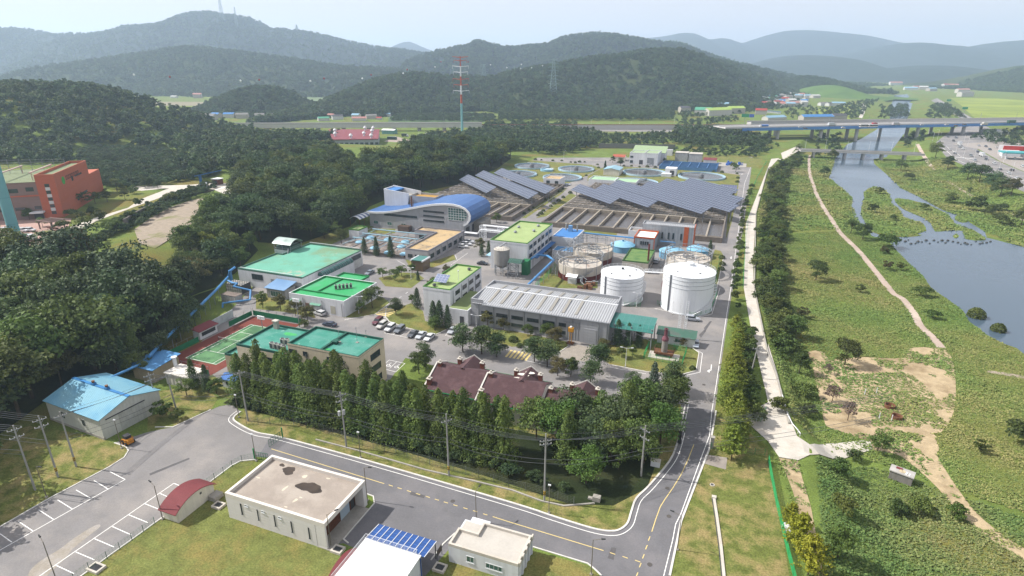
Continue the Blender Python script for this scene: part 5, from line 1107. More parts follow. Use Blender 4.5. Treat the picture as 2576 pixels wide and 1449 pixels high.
def w3(r,c,x,y,z):return(*W(r,c,x,y,z),z)
p1=[w3(2,0,1100,905,5.2),w3(2,0,1405,765,4.4)]
bluepipe('sloping blue pipe from the warehouse up to the pump house roof',p1+[w3(2,0,1435,850,1.2)],.32,[])
p2=[w3(2,0,1500,685,5.2),w3(2,0,1560,620,5.2),w3(2,0,1715,455,4.6),w3(2,0,1940,245,4.4),w3(2,0,2190,0,4.2),w3(1,0,2300,1330,4.2),w3(1,0,2312,1275,6.9),w3(1,0,2360,1240,7.0)]
bluepipe('long blue pipe on posts running along the wood edge past the tennis court',p2,.42,[q for q in along(p2[2],p2[3],3)+along(p2[3],p2[4],5)])
x=p2[5];bluepipe('short thick blue riser pair at the corner of the mint hall',[(x[0]+.4,x[1]+.5,0),(x[0]+.4,x[1]+.5,6.4)],.55,[])
bluepipe('blue pipe loop dropping from the panel water tank to the ground line',[w3(1,0,2380,1410,3.9),(-163.4,147,4.6),(-160.5,146.0,4.4),(-158.2,145.9,4.6),(-157.4,143.5,4.4)]+[w3(2,0,2520,20,3.2),w3(2,0,2515,115,1.3),w3(2,0,2240,150,1.3),w3(2,0,2238,195,0)],.3,[w3(2,0,2330,145,1.3),w3(2,0,2410,142,1.3)])
p3=[(-71.2,206,5.6),w3(1,2,255,1110,5.6),w3(1,2,360,1125,5.6),w3(1,2,420,1165,5.6),w3(1,2,150,1425,5.6),w3(1,2,60,1500,5.6)]
bluepipe('blue elbowed pipe running from the tall white building to the grey factory',p3,.42,[q for q in along(p3[3],p3[4],5)])
p4_=[w3(1,2,440,930,5.5),w3(1,2,545,860,5.8),w3(1,2,560,875,5.8),w3(1,2,1240,945,5.2)]
bluepipe('straight blue pipe on posts passing behind the gas holders',p4_,.33,[q for q in along(p4_[2],p4_[3],7)])
bluepipe('small blue pipe bridge on the front of the grey and orange hall',[w3(1,2,1490,975,4.5),w3(1,2,1640,988,4.5),w3(1,2,1640,1020,3.0)],.16,[])
bconc=M('basin_concrete',lin('#8f857b',.58),r=.9,v=.15,s=.4,grime=('#51483f',.35,.52,.75,.7),streak=.2)
bconc2=M('basin_top',lin('#b3a898',.62),r=.9,v=.15,s=.5,grime=('#6f665c',.4,.55,.75,.7))
sludge=bpy.data.materials.new('sludge_water');sludge.use_nodes=True;b=sludge.node_tree.nodes['Principled BSDF'];b.inputs['Base Color'].default_value=(*lin('#6a635e',.5),1);b.inputs['Roughness'].default_value=.22;b.inputs['IOR'].default_value=1.33
def basin(label,x0,x1,y0,y1,n,ysplit,rows,z=2.4):
 t=tH('settling_basin',label,'basin',((x0+x1)/2,(y0+y1)/2,0),'settling basins')
 m=MB();ring(m,x0,x1,y0,y1,-.1,z,.7);m.build('outer_wall',bconc,t)
 MB().box(x0+.7,x1-.7,y0+.7,y1-.7,-.1,.9).build('water',sludge,t)
 for k in range(1,n):
  x=x0+(x1-x0)*k/n;w=.55 if k%2 else .4
  MB().box(x-w/2-.1,x+w/2+.1,y0+.72,ysplit,-.05,z-(.1 if k%2 else 0)).build('divider',bconc2,t)
 MB().box(x0+.72,x1-.72,ysplit+.02,ysplit+1.6,-.05,z+.02).build('walkway',bconc2,t)
 m=MB()
 for k in range(n):
  xa=x0+(x1-x0)*k/n+.6;xb=x0+(x1-x0)*(k+1)/n-.6
  for q in(1.2,2.4,3.6,5.0):m.box(xa,xb,y0+.7+q,y0+.7+q+.28,.85,1.5)
 m.build('weir_trough',bconc2,t)
 for j,y in enumerate(rows):MB().box(x0+.72,x1-.72,y-.35,y+.35,-.05,z-.02).build('cross_wall',bconc2,t)
 m=MB();ng=n*2
 for k in range(1,ng):
  x=x0+(x1-x0)*k/ng;m.box(x-.22,x+.22,ysplit+1.62,y1-.72,-.05,z-.3)
 m.build('channel_wall',bconc,t)
 m=MB();rg=random.Random(3)
 for y in[ysplit+.1,ysplit+1.5,y0+.3]+list(rows):
  for k in range(int((x1-x0)/2.2)):xx=x0+1+k*2.2;m.tube((xx,y,z),(xx,y,z+1),.03,4)
  m.tube((x0+1,y,z+1),(x1-1,y,z+1),.035,4);m.tube((x0+1,y,z+.5),(x1-1,y,z+.5),.03,4)
 for k in range(1,n):
  x=x0+(x1-x0)*k/n
  if k%2:m.tube((x+.2,y0+1,z+.9),(x+.2,ysplit,z+.9),.03,4)
 m.build('railing',sT,t)
 m=MB()
 for y in rows:
  m.tube((x0+1,y+1.2,z+.3),(x1-1,y+1.2,z+.3),.22,6)
  for k in range(int((x1-x0)/6)):xx=x0+3+k*6+rg.uniform(-1,1);m.box(xx,xx+rg.uniform(.6,1.6),y+1.8,y+3.0,z-.6,z+rg.uniform(.2,.8))
 m.build('air_pipe',M('dusty_pipe',lin('#b5aca3',.6),v=.12),t)
 return t
basin('right settling basin with open grey cells in front of the big solar array',-90,-3.8,275.5,398,12,311,[317,323,329,335,341,348,355,362,370,378,386])
basin('left settling basin beyond the blue curved building under three solar strips',-173,-107.3,279,376,10,309,[315,322,329,336,343,350,357,364])
def solar(label,S,xl,xr,depth=4.5,z0=6.0,rise=3.0):
 p0=(xl,S-xl);p1=(xr,S-xr)
 t=tH('solar_array',label,'solar array',((xl+xr)/2,S-(xl+xr)/2,0),'solar strips over the basins')
 a=[(*p0,z0),(*p1,z0),(p1[0]+depth,p1[1]+depth,z0+rise),(p0[0]+depth,p0[1]+depth,z0+rise)]
 nz=Vector((-sin(tl)*q2,-sin(tl)*q2,cos(tl)))*.14
 lo=[tuple(Vector(q)-nz)for q in a]
 MB().add(a+lo,[(0,1,2,3),(7,6,5,4),(0,4,5,1),(1,5,6,2),(2,6,7,3),(3,7,4,0)]).build('panel',pv,t)
 m=MB();L_=math.dist(p0,p1);n=max(2,int(L_/7))
 for k in range(n+1):
  f=(k+.3)/(n+.6);x=p0[0]+(p1[0]-p0[0])*f;y=p0[1]+(p1[1]-p0[1])*f
  c=(x+depth*.5,y+depth*.5);m.tube((*c,0),(*c,z0+rise*.45),.2,6)
  m.tube((*c,z0-1.6),(x+depth*.12,y+depth*.12,z0+.1),.11,5);m.tube((*c,z0-1.6),(x+depth*.85,y+depth*.85,z0+rise*.8),.11,5)
 m.tube((p0[0]+depth*.15,p0[1]+depth*.15,z0+.2),(p1[0]+depth*.15,p1[1]+depth*.15,z0+.2),.12,5);m.tube((p0[0]+depth*.85,p0[1]+depth*.85,z0+rise*.78),(p1[0]+depth*.85,p1[1]+depth*.85,z0+rise*.78),.12,5)
 m.build('post_frame',sT,t)
for S,xl,xr,lab in((248.3,-93.7,-63.2,'leftmost solar strip of the big array over the right basin'),(267.6,-80.5,-43.0,'second solar strip from the left over the right basin'),(289.6,-75,-15.6,'third solar strip from the left and longest over the right basin'),(312,-56,-2.6,'fourth solar strip from the left over the right basin'),(333.5,-47.5,-.6,'rear solar strip of the big array reaching the ring road'),(354,-34,-4,'narrow solar strip behind the big array beside the round clarifier'),(177.8,-171,-136.8,'nearest of the three solar strips over the left basin'),(199.5,-168,-108.6,'middle of the three solar strips over the left basin'),(221,-160,-104,'farthest of the three solar strips over the left basin')):
 solar(lab,S,xl,xr)
t=tH('solar_table','small separate solar table at the ring road end of the big array','solar array',(-5,376,0))
pv2=gridmat('solar_table_pv',(1,0,0),(0,1,.45),1.2,1.5,.1,lin('#59607c',.6),lin('#a9aec0',.62))
MB().add([(-10,369,5.5),(-.6,369,5.5),(-.6,377,8.8),(-10,377,8.8),(-10,369,5.35),(-.6,369,5.35),(-.6,377,8.65),(-10,377,8.65)],[(0,1,2,3),(7,6,5,4),(0,4,5,1),(1,5,6,2),(2,6,7,3),(3,7,4,0)]).build('panel',pv2,t)
m=MB()
for x in(-8.5,-2):m.tube((x,373,0),(x,373,7),.2,6)
m.build('post',sT,t)
rimm=M('clarifier_rim',lin('#b7d3e2',.66),r=.7,v=.08,s=.3,grime=('#8f9498',.4,.6,.8,.5));darkw=bpy.data.materials.new('clarifier_water');darkw.use_nodes=True;b=darkw.node_tree.nodes['Principled BSDF'];b.inputs['Base Color'].default_value=(.045,.042,.038,1);b.inputs['Roughness'].default_value=.15;b.inputs['IOR'].default_value=1.33
for lab,x,y,r,ang in(('leftmost round clarifier of the back row',-156.4,451.9,14,.2),('second round clarifier from left in the back row',-119.4,450.2,14,.35),('third round clarifier from left, behind the blue roofed house',-67.3,452.8,16,2.9),('rightmost round clarifier of the back row, beside the ring road',-25.9,451.1,16.6,2.8),('round clarifier behind the small tan roof box building',-118.8,410.1,14,2.5),('round clarifier half hidden by the left solar strips',-153.5,412.5,14,.4),('round clarifier hidden behind the big solar array, nearer the long green roof',-67,409,16,1.2),('round clarifier showing its rim above the right end of the solar array',-26.3,409.1,16.6,.1)):
 t=tH('clarifier',lab,'clarifier',(x,y,0),'round clarifiers')
 MB().lathe(x,y,[(r,-.1),(r,1.2),(r-.55,1.2),(r-.55,.3),(r-1.5,.3),(r-1.5,.9),(r-1.7,.9),(r-1.7,.2)],56).build('rim',rimm,t)
 MB().cyl(x,y,.1,.6,r-1.72,56).build('water',darkw,t)
 m=MB();c,s=cos(ang),sin(ang);m.bar((x-2*c,y-2*s,1.3),(x+r*c,y+r*s,1.3),1.1,.25)
 for k in range(9):
  f=r*k/8;m.tube((x+f*c-.5*s,y+f*s+.5*c,1.5),(x+f*c-.5*s,y+f*s+.5*c,2.4),.05,4);m.tube((x+f*c+.5*s,y+f*s-.5*c,1.5),(x+f*c+.5*s,y+f*s-.5*c,2.4),.05,4)
 for q in(-.5,.5):m.tube((x-q*s,y+q*c,2.4),(x+r*c-q*s,y+r*s+q*c,2.4),.05,4)
 m.build('bridge',sT,t)
 MB().cyl(x,y,0,2.2,1.6,14).cyl(x,y,2.2,3.0,.6,10).build('centre_drum',sT,t)
x,y=W(1,2,350,268);t=tH('splitter_box','pale blue round splitter chamber on the lawn between four clarifiers','chamber',(x,y,0));MB().lathe(x,y,[(5,-.1),(5,1.4),(4.6,1.4),(4.6,.6),(.02,.6)],24).build('wall',ltblue,t);m=MB();m.box(x-1,x+5.5,y-.8,y+.8,1.4,1.7);ring_rail(m,x,y,4.8,1.4,1,14);m.build('bridge',wS,t)
x,y=W(1,2,1590,320);t=tH('splitter_tower','pale grey splitter house between the two right clarifiers','chamber',(x,y,0));MB().box(x-4,x+4,y,y+9,-.1,5.4).build('wall',wW,t);MB().box(x-6,x+1,y-5,y-.02,-.1,2.2).build('low_wall',wW,t);MB().box(x-.5,x+2.5,y-.06,y+.02,1,4).build('opening',dS,t)
t=tH('dewatering_house','white two part building with pale green roofs at the far end of the plant','building',(-75,505,0))
MB().box(-86.6,-74.4,495.5,514,-.1,8.6).build('wall',wW,t);MB().box(-74.38,-63.4,493,514,-.1,9.2).build('right_wall',wW,t)
sage=M('sage_roof',lin('#a9bf94',.62),v=.06)
MB().box(-86.3,-74.7,495.8,513.7,8.6,8.7).build('roof',sage,t);MB().box(-74.1,-63.7,493.3,513.7,9.2,9.3).build('right_roof',sage,t)
m=MB();ring(m,-86.6,-74.4,495.5,514,8.7,9.2,.3);ring(m,-74.38,-63.4,493,514,9.3,9.8,.3);m.build('parapet',wW,t)
MB().add([(-88,514.05,7.5),(-60,514.05,7.5),(-60,528,11.5),(-88,528,11.5),(-88,514.05,7.3),(-60,514.05,7.3),(-60,528,11.3),(-88,528,11.3)],[(0,1,2,3),(7,6,5,4),(0,4,5,1),(1,5,6,2),(2,6,7,3),(3,7,4,0)]).build('rear_roof',sage,t);MB().box(-87.5,-60.5,514.1,527.5,-.1,7.3).build('rear_wall',wW,t)
pP(t,'shutter_door',M('grey_shutter','9fa3a8'),'f',493,-71.8,-66.4,0,6);pP(t,'door',dS,'f',495.5,-78.5,-75.5,0,3.6);wN(t,'f',495.5,-86,-83.6,1,3,1,1,fm=fD);wN(t,'f',495.5,-86,-83.6,5.2,6.6,1,1,fm=fD)
t=bldg('tan_top_box','small white box building with tan flat roof at the edge of the left clarifiers','building',-122.6,-111.2,378.2,391,5.2,wW,tan_roof)
for x in(-120.5,-114.6):wN(t,'f',378.2,x,x+2.4,1.6,3.8,1,1,fm=fD)
t=gB('blue_top_house','cream house with light blue metal roof beside the third clarifier','house',(-88.6,441.3,0),pi/2,15,11.6,4.2,5.4,cream,M('sky_roof',lin('#9cc4d4',.64),r=.5,v=.05,obj=True,wave=((1,0,0),.3)))
t=bldg('long_green_roof','long low white building with pale green roof behind the big solar array','building',-95,-77.5,391.5,406,4.2,wW,M('pale_green_roof',lin('#aed3ac',.64),v=.06,s=.2));
t=bldg('long_green_roof','shorter right-hand half of the pale green roofed range behind the solar array','building',-77.3,-62.8,389.5,404,4.2,wW,M('pale_green_roof','aed3ac'))
t=tH('blue_filter_tank','wide low tank block with blue walls and pipes at the far end of the plant','tank',(-38,492,0))
bw=M('blue_filter',lin('#5f90c4',.58),v=.12,s=.4);m=MB();ring(m,-60,-17,478,508,-.1,2.4,.5)
for k in range(1,6):m.box(-60+k*7.1,-59.6+k*7.1,478.5,507.5,0,2.3)
for k in range(1,4):m.box(-59.5,-17.5,478+k*7.5,478.4+k*7.5,0,2.2)
m.build('wall',bw,t);MB().box(-59.5,-17.5,478.5,507.5,-.1,.8).build('water',sludge,t);m=MB();rail(m,[(-60,478),(-17,478),(-17,508)],2.4,1.1,1.5,.06);m.build('railing',M('blue_rail',lin('#4f86c8',.58)),t)
for k,(x0,x1,y0,lab)in enumerate(((-53.5,-43,527,'left of two pale ribbed tanks behind the blue filter block'),(-42,-31.5,524,'right of two pale ribbed tanks behind the blue filter block'))):
 t=tH('ribbed_tank',lab,'tank',(x0,y0,0),'ribbed tanks');MB().box(x0,x1,y0,y0+10,-.1,6.6).build('shell',M('ribbed_tank_wall',lin('#b9bcbd',.64),streak=.15,wave=((.9,.9,0),.8)),t);MB().box(x0-.2,x1+.2,y0-.2,y0+10.2,6.6,6.9).build('lid',pale_roof,t)
t=gB('maroon_hut','white hut with low maroon roof beside the ribbed tanks','hut',(-24.5,522,0),0,10,8,3.2,4.6,wW,M('maroon_tile',lin('#8f4a4c',.54),obj=True,v=.08))
t=gB('red_roof_hut','white hut with orange red roof left of the two part building','hut',(-98,512,0),0,10,8,3.4,4.8,cream,M('red_tile',lin('#c46a52',.58),obj=True,v=.08))
t=tH('blue_pump_set','blue pumps and valves in an open yard right of the maroon hut','pumps',(-8,520,0));m=MB();rg=random.Random(2)
for k in range(14):x=-16+rg.uniform(0,16);y=512+rg.uniform(0,14);m.cyl(x,y,0,rg.uniform(1,2.6),rg.uniform(.4,1),8);m.tube((x,y,1),(x+rg.uniform(-3,3),y+rg.uniform(-3,3),1),.3,6)
m.build('pump',M('pump_blue',lin('#3f74d0',.56),v=.15),t);MB().box(-18,4,508,530,-.05,.25).build('slab',cO,t)
x,y=W(1,2,1575,115);t=bldg('white_kiosk','small white kiosk in the shrubs behind the two part building','kiosk',x-3,x+3,y,y+5,5,wW,wR)
fx,fy=-13.4,152.0
t=tH('flare_stack','stubby grey and maroon flare stack on a rusty platform in a green fence','flare stack',(fx,fy,0))
MB().box(-17.4,-9.2,149.7,153.9,-.05,.22).build('slab',pC,t)
MB().box(fx-2.6,fx+2.6,fy-1.3,fy+1.3,1.1,1.5).box(fx-2.2,fx-1.8,fy-1,fy+1,.2,1.1).box(fx+1.8,fx+2.2,fy-1,fy+1,.2,1.1).build('platform',rust,t)
MB().lathe(fx,fy,[(.85,1.5),(.85,4.9)],20).build('lower_stack',M('aged_grey',lin('#a5a09a',.6),v=.12,streak=.3),t)
MB().lathe(fx,fy,[(.95,4.9),(.95,5.4),(.45,6.3),(.4,8.0),(.55,8.1),(.55,8.4),(.3,8.4)],20).build('upper_stack',M('faded_maroon',lin('#8a5560',.55),v=.12),t)
m=MB();rail(m,[(fx-2.6,fy-1.3),(fx+2.6,fy-1.3),(fx+2.6,fy+1.3),(fx-2.6,fy+1.3),(fx-2.6,fy-1.3)],1.5,1,.8,.04);m.build('railing',rust,t)
fence_g=M('green_fence_wire',lin('#3fb46a',.6),r=.5,v=.1)
def mF(name,label,pts,h,mat,sp=2.0,wire=.5,z=None,vert=None,r=.045,cat='fence',rw=.02):
 """wire mesh fence: posts, top and middle rails and mesh wires; parts post and mesh"""
 P3=[(p[0],p[1],(tR(p[0],p[1])if z is None else z))for p in pts]
 t=tH(name,label,cat,P3[0]);m=MB();g=MB()
 for a,b in zip(P3,P3[1:]):
  L_=math.dist(a[:2],b[:2]);n=max(1,int(L_/sp))
  for k in range(n+1):
   q=[a[i]+(b[i]-a[i])*k/n for i in range(3)];m.tube((q[0],q[1],q[2]-.2),(q[0],q[1],q[2]+h+.1),r,5)
  for k in range(int(h/wire)+1):g.tube((a[0],a[1],a[2]+min(h,.08+k*wire)),(b[0],b[1],b[2]+min(h,.08+k*wire)),rw,4)
  if vert:
   nv=int(L_/vert)
   for k in range(nv+1):q=[a[i]+(b[i]-a[i])*k/max(1,nv)for i in range(3)];g.tube((q[0],q[1],q[2]+.05),(q[0],q[1],q[2]+h),rw*.7,3)
 m.build('post',mat,t);g.build('mesh',mat,t);return t
mF('flare_fence','green wire fence round the flare stack',[(-18.4,148.6),(-18.2,157.2),(-7.8,157),(-8.1,148.2),(-18.4,148.6)],1.9,fence_g,1.7,.24,vert=.3)
for k,(dx,lab)in enumerate(((-11.0,'left of two tall white ladder masts before the taller tank'),(-9.3,'right of two tall white ladder masts before the taller tank'))):
 t=tH('ladder_mast',lab,'ladder mast',(dx,165.4,0),'ladder masts');m=MB()
 for q in(-.32,.32):m.tube((dx+q,165.4,0),(dx+q,165.4,12),.07,5)
 m.build('rail',wS,t);m=MB()
 for i in range(20):m.tube((dx-.32,165.4,.4+i*.6),(dx+.32,165.4,.4+i*.6),.05,4)
 m.build('rung',wS,t)
 m=MB();m.tube((dx,163.4,0),(dx,165.3,7),.05,4);m.build('stay',wS,t)
x,y=-39.7,150.6;t=tH('jib_crane','yellow loading arm on a post by the grey factory door','crane',(x,y,0));ym=M('crane_yellow',lin('#e0a02e',.62),v=.1)
m=MB();m.tube((x-.3,y,0),(x-.3,y,3.8),.1,6);m.tube((x+.3,y,0),(x+.3,y,3.8),.1,6)
for k in range(6):m.tube((x-.3,y,.5+k*.6),(x+.3,y,.5+k*.6),.05,4)
m.build('post',ym,t);MB().box(x-.7,x+.8,y-.5,y+.5,3.8,5.0).build('head',ym,t);MB().cyl(x,y,5.0,5.4,.35,10).build('cap',wS,t);MB().box(x-1,x+1,y-.8,y+.8,0,.3).build('foot',rust,t)
t=tH('gas_skid','rusty pipe skid with white cabin in front of the nearest gas holder','gas skid',(-49,196,0))
x,y=W(1,2,560,1400)[0],W(1,2,560,1400)[1]
MB().box(x,x+3,y,y+3.4,0,2.8).build('cabin',wW,t);MB().add([(x-.8,y-.6,2.8),(x+3.4,y-.6,2.8),(x+3.4,y+4,3.7),(x-.8,y+4,3.7),(x-.8,y-.6,2.7),(x+3.4,y-.6,2.7),(x+3.4,y+4,3.6),(x-.8,y+4,3.6)],[(0,1,2,3),(7,6,5,4),(0,4,5,1),(1,5,6,2),(2,6,7,3),(3,7,4,0)]).build('cabin_roof',wR,t)
m=MB();rg=random.Random(5)
for k in range(9):q=x+4+rg.uniform(0,5);r_=y-4+rg.uniform(0,5);m.box(q,q+rg.uniform(.8,2),r_,r_+rg.uniform(.8,1.6),0,rg.uniform(.6,1.8))
m.build('rusty_box',rust,t);m=MB()
for k in range(8):q=x+3+rg.uniform(0,7);r_=y-3+rg.uniform(0,6);m.pipe([(q,r_,0),(q,r_,rg.uniform(1,3.4)),(q+rg.uniform(-3,3),r_+rg.uniform(-2,2),2)],.14,6)
m.build('pipework',sT,t)
t=tH('tank_gangway','white railed gangway linking the two white tanks','gangway',(-22,196,0));m=MB()
m.bar((-26.2,194.5,9.4),(-19.4,194.5,9.9),1.0,.15)
for q in(194.0,195.0):
 for z in(1.1,.6):m.tube((-26.2,q,9.4+z),(-19.4,q,9.9+z),.05,4)
 for k in range(6):m.tube((-26.2+k*1.36,q,9.4+k*.1),(-26.2+k*1.36,q,10.5+k*.1),.05,4)
m.build('deck',wS,t)
mF('tank_fence','green wire fence along the foot of the two white tanks',pl(2,2,1130,180,1290,190)+[W(2,2,1300,120)],1.5,fence_g,1.6,.3,vert=.35)
mF('tank_fence','green wire fence along the kerb round the taller white tank',pl(2,2,1460,160,1600,235,1720,268,1850,285,1990,250,2060,60)+pl(1,2,2040,1449,2090,1130),1.4,fence_g,1.8,.3)
mF('holder_fence','green wire fence beside the blue elbowed pipe',pl(1,2,235,1440,330,1360,440,1240),1.8,fence_g,1.6,.3,vert=.35)
sH('tennis_surround',[(-140.2,98.6),(-121.6,98.6),(-121.6,133.2),(-140.2,133.2)],M('court_red',lin('#8f4a3e',.52),r=.9,v=.1,s=.4,fine=.08),.045)
sH('tennis_court',[(-136,103.6),(-125,103.6),(-125,128.1),(-136,128.1)],M('court_green',lin('#5a8a60',.5),r=.9,v=.12,s=.3,c2=lin('#74a872',.55),s2=.2,fine=.08),.055)
m=MB();z=.062
for x in(-135.98,-125.02,-134.6,-126.4):m.box(x-.05,x+.05,103.97,127.73,z-.01,z)
for y in(103.9,127.8):m.box(-136.02,-124.98,y-.06,y+.06,z-.01,z+.002)
for y in(109.45,122.25):m.box(-134.55,-126.45,y-.05,y+.05,z-.01,z+.001)
m.box(-130.55,-130.45,109.5,122.2,z-.01,z+.001);sR(m.build('court_lines',wT))
t=tH('tennis_net','white banded net across the green tennis court','net',(-130.5,115.85,0));m=MB()
for x in(-136.6,-124.4):m.cyl(x,115.85,0,1.15,.06,6)
m.build('post',dS,t);m=MB();m.box(-136.6,-124.4,115.83,115.87,.98,1.06);m.build('band',wS,t);m=MB()
for k in range(40):m.tube((-136.5+k*.31,115.85,.06),(-136.5+k*.31,115.85,.98),.012,3)
for k in range(7):m.tube((-136.6,115.85,.06+k*.14),(-124.4,115.85,.06+k*.14),.012,3)
m.build('mesh',dS,t)
gs=M('green_windscreen',lin('#1f8a5c',.55),r=.7,v=.1,s=.6)
def screen(label,a,b,h=1.9):
 t=tH('windscreen_fence',label,'fence',(*a,0),'green screens round the tennis court');L_=math.dist(a,b);n=int(L_/3);m=MB();d=Vector((b[0]-a[0],b[1]-a[1])).normalized()
 g=MB();g.bar((*a,.25),(*b,.25),.05,h-.3);g.build('screen',gs,t)
 for k in range(n+1):q=Vector(a)+(Vector(b)-Vector(a))*k/n;m.cyl(q.x-d.y*.12,q.y+d.x*.12,0,h+.9,.05,6)
 m.tube((*a,h+.85),(*b,h+.85),.03,4);m.build('post',sT,t)
screen('green windscreen along the far end of the tennis court',(-140.3,133.6),(-121.4,133.6),2.0)
screen('green windscreen along the wood side of the tennis court, lower half',(-140.6,98.4),(-140.6,112.6));screen('green windscreen at the wood side far corner of the tennis court',(-140.6,124),(-140.6,133.4))
screen('green windscreen along the near end of the tennis court',(-131,98.3),(-121.6,98.3))
t=tH('court_shelter','small white player shelter with maroon roof beside the tennis court','shelter',(-142.4,116.5,0))
MB().box(-143.9,-141.4,113.8,120.2,-.05,2.5).build('wall',wW,t);MB().sweep_y([(-144.3,3.3),(-140.9,2.7),(-140.9,2.58),(-144.3,3.18)],113.4,120.6).build('roof',maroon,t)
m=MB();m.box(-141.45,-141.32,114.6,119.5,.9,2.0);m.build('opening',glass,t)
t=tH('court_wall','white corrugated screen wall behind the player shelter','wall',(-144,124,0));MB().bar((-144.6,119.8,0),(-145.6,130.6,0),.15,2.6).build('sheet',M('white_sheet',lin('#cfd3d4',.68),wave=((.8,.8,0),.8)),t)
x,y=W(2,0,2230,130);t=tH('old_container','rusty topped white container by the blue ground pipe','container',(x,y,0));MB().box(x,x+6.5,y,y+3,0,2.5).build('body',M('container_white',lin('#c5c3be',.62),streak=.4,wave=((1.2,1.2,0),.6)),t);MB().box(x-.05,x+6.55,y-.05,y+3.05,2.5,2.6).build('roof',M('rusty_roof',lin('#8f8177',.55),v=.2),t)
for lab,x,y in(('floodlight mast with white lamps at the far corner of the tennis court',-120.6,131.8),('floodlight mast with white lamps beside the tennis court near the office',-120.8,117.5)):
 t=tH('floodlight_mast',lab,'floodlight',(x,y,0),'tennis floodlights');h_=9.2;MB().cyl(x,y,0,h_,.12,8,.09).build('pole',sT,t)
 m=MB();m.tube((x-1.1,y,h_-.6),(x+1.1,y,h_-.6),.05,4);m.tube((x-1.1,y,h_),(x+1.1,y,h_),.05,4);m.build('crossbar',sT,t)
 for i in range(4):
  for j in range(2):MB().box(x-1.15+i*.62,x-.7+i*.62,y-.25,y+.15,h_-.8+j*.6,h_-.4+j*.6).build('lamp',wS,t)
C0=Vector((*W(1,0,650,735,10),0));C1=Vector((*W(1,0,955,545,10),0));d=(C1-C0);OL=d.length
t=tH('orange_building','orange and taupe clad building with a round green emblem near the wood','building',(C0 .x,C0 .y,10),None,math.atan2(d.y,d.x));ORG[t.name]=Vector()
H1=18.6
oc=M('orange_panel',lin('#cd7152',.64),r=.7,v=.04,s=.3,obj=True,wave=((0,0,.8),.2));tc_=M('taupe_panel',lin('#a08880',.58),r=.7,v=.04,obj=True,wave=((0,0,.8),.2))
MB().box(0,OL,0,7.5,-6,H1).build('orange_wall',oc,t)
MB().box(.35,OL*.95,7.52,58,-6,H1-2).build('taupe_wall',tc_,t)
m=MB();m.box(.3,OL*.95,7.55,58,H1-1.98,H1-1.9);m.box(.4,OL-.4,.4,7.1,H1,H1+.06);m.build('roof',M('lawn_roof',lin('#8f9c74',.55),obj=True,v=.15),t)
m=MB();ring(m,0,OL,0,7.5,H1,H1+1.2,.4);m.box(0,.34,20,58,H1-5.2,H1-.5);m.build('parapet',oc,t)
MB().box(OL+.02,OL+3,6,12,-6,10.5).build('grey_link',M('grey_link',lin('#b4b3b8',.64),obj=True,v=.05),t)
MB().box(OL+3.02,OL+20,1,13,-6,12.4).build('side_block',oc,t)
def rbox(nm,mat,*b):return MB().box(*b).build(nm,mat,t)
for(u0,u1,z0,z1)in((19.5,21.5,13.4,15.6),(25,34,14.6,15.4),(20.5,23,3.6,5.6),(27,36,5.0,6.2)):rbox('window',glass,u0,u1,-.08,.05,z0,z1)
for k in range(9):rbox('window',glass if k%2==0 else fW,-.08,.05,2.6,4.4,1.8+k*1.55,3.2+k*1.55)
for(a,b,z0,z1)in((9,12,12.6,14.4),(13,13.01,1,1.01),(8,10.5,4.4,5.8),(14,18,4.2,5.6),(22,26,3.9,5.3)):rbox('window',glass,.25,.4,a,b,z0,z1)
for k in range(4):rbox('window',glass,.25,.4,15+k*4.2,18.6+k*4.2,12.2,14.0)
rbox('canopy',wS,-3,.3,6.8,12,3.0,3.6);rbox('entrance',dS,.2,.42,8,11.5,-1,3.0);rbox('string_course',oc,.1,.34,7.6,58,10.3,10.9)
em=MB();vs=[(9.4+1.8*cos(a),-.1,15.4+1.8*sin(a))for a in np.linspace(0,2*pi,24,False)];em.add(vs+[(v[0],.05,v[2])for v in vs],[tuple(range(24))]+[(i,24+i,24+(i+1)%24,(i+1)%24)for i in range(24)]);em.build('emblem',M('emblem_green',lin('#4fb84a',.6),obj=True),t)
m=MB();rg=random.Random(4)
for k in range(7):
 x=13+k*2.6;m.box(x,x+1.9,-.09,.04,15.0,15.3);m.box(x,x+1.9,-.09,.04,16.6,16.9);m.box(x+.2*(k%3),x+.3+.2*(k%3),-.1,.04,15.3,16.6);m.box(x+1.4,x+1.7,-.1,.04,15.0,17.0)
m.build('sign_lettering',M('brown_letters',lin('#6d4038',.5),obj=True),t)
m=MB()
for y in(10,22,34):m.box(4,30,y,y+.6,H1+1.4,H1+1.9);m.box(5,5.3,y,y+.3,H1-2,H1+1.4);m.box(28,28.3,y,y+.3,H1-2,H1+1.4)
m.build('roof_beam',M('pale_beam',lin('#d9c3ba',.66),obj=True),t)
t=tH('netting_frame','tall mesh ball-stop frame standing on the orange building roof','net frame',(C0 .x,C0 .y,10+H1-2),None,math.atan2(d.y,d.x));ORG[t.name]=Vector();m=MB()
for k in range(12):
 y=6+k*4.5;m.tube((34-k*.5,y,0),(34-k*.5,y,5.5+k*.25),.12,4)
for q in range(5):m.tube((34,6,1.1+q*1.1),(28.5,55.5,1.3+q*1.45),.07,4)
m.build('frame',sT,t)
gx,gy=Pt(1,0,2020,418);t=tH('gate_arch','blue steel gate arch with slanting blue roof at the terrace entrance','gate',(gx,gy,10));bl=M('gate_blue',lin('#3f78b4',.56),v=.08);m=MB()
for q in(0,1.2):m.tube((gx+q,gy,10),(gx+q,gy,16),.4,8)
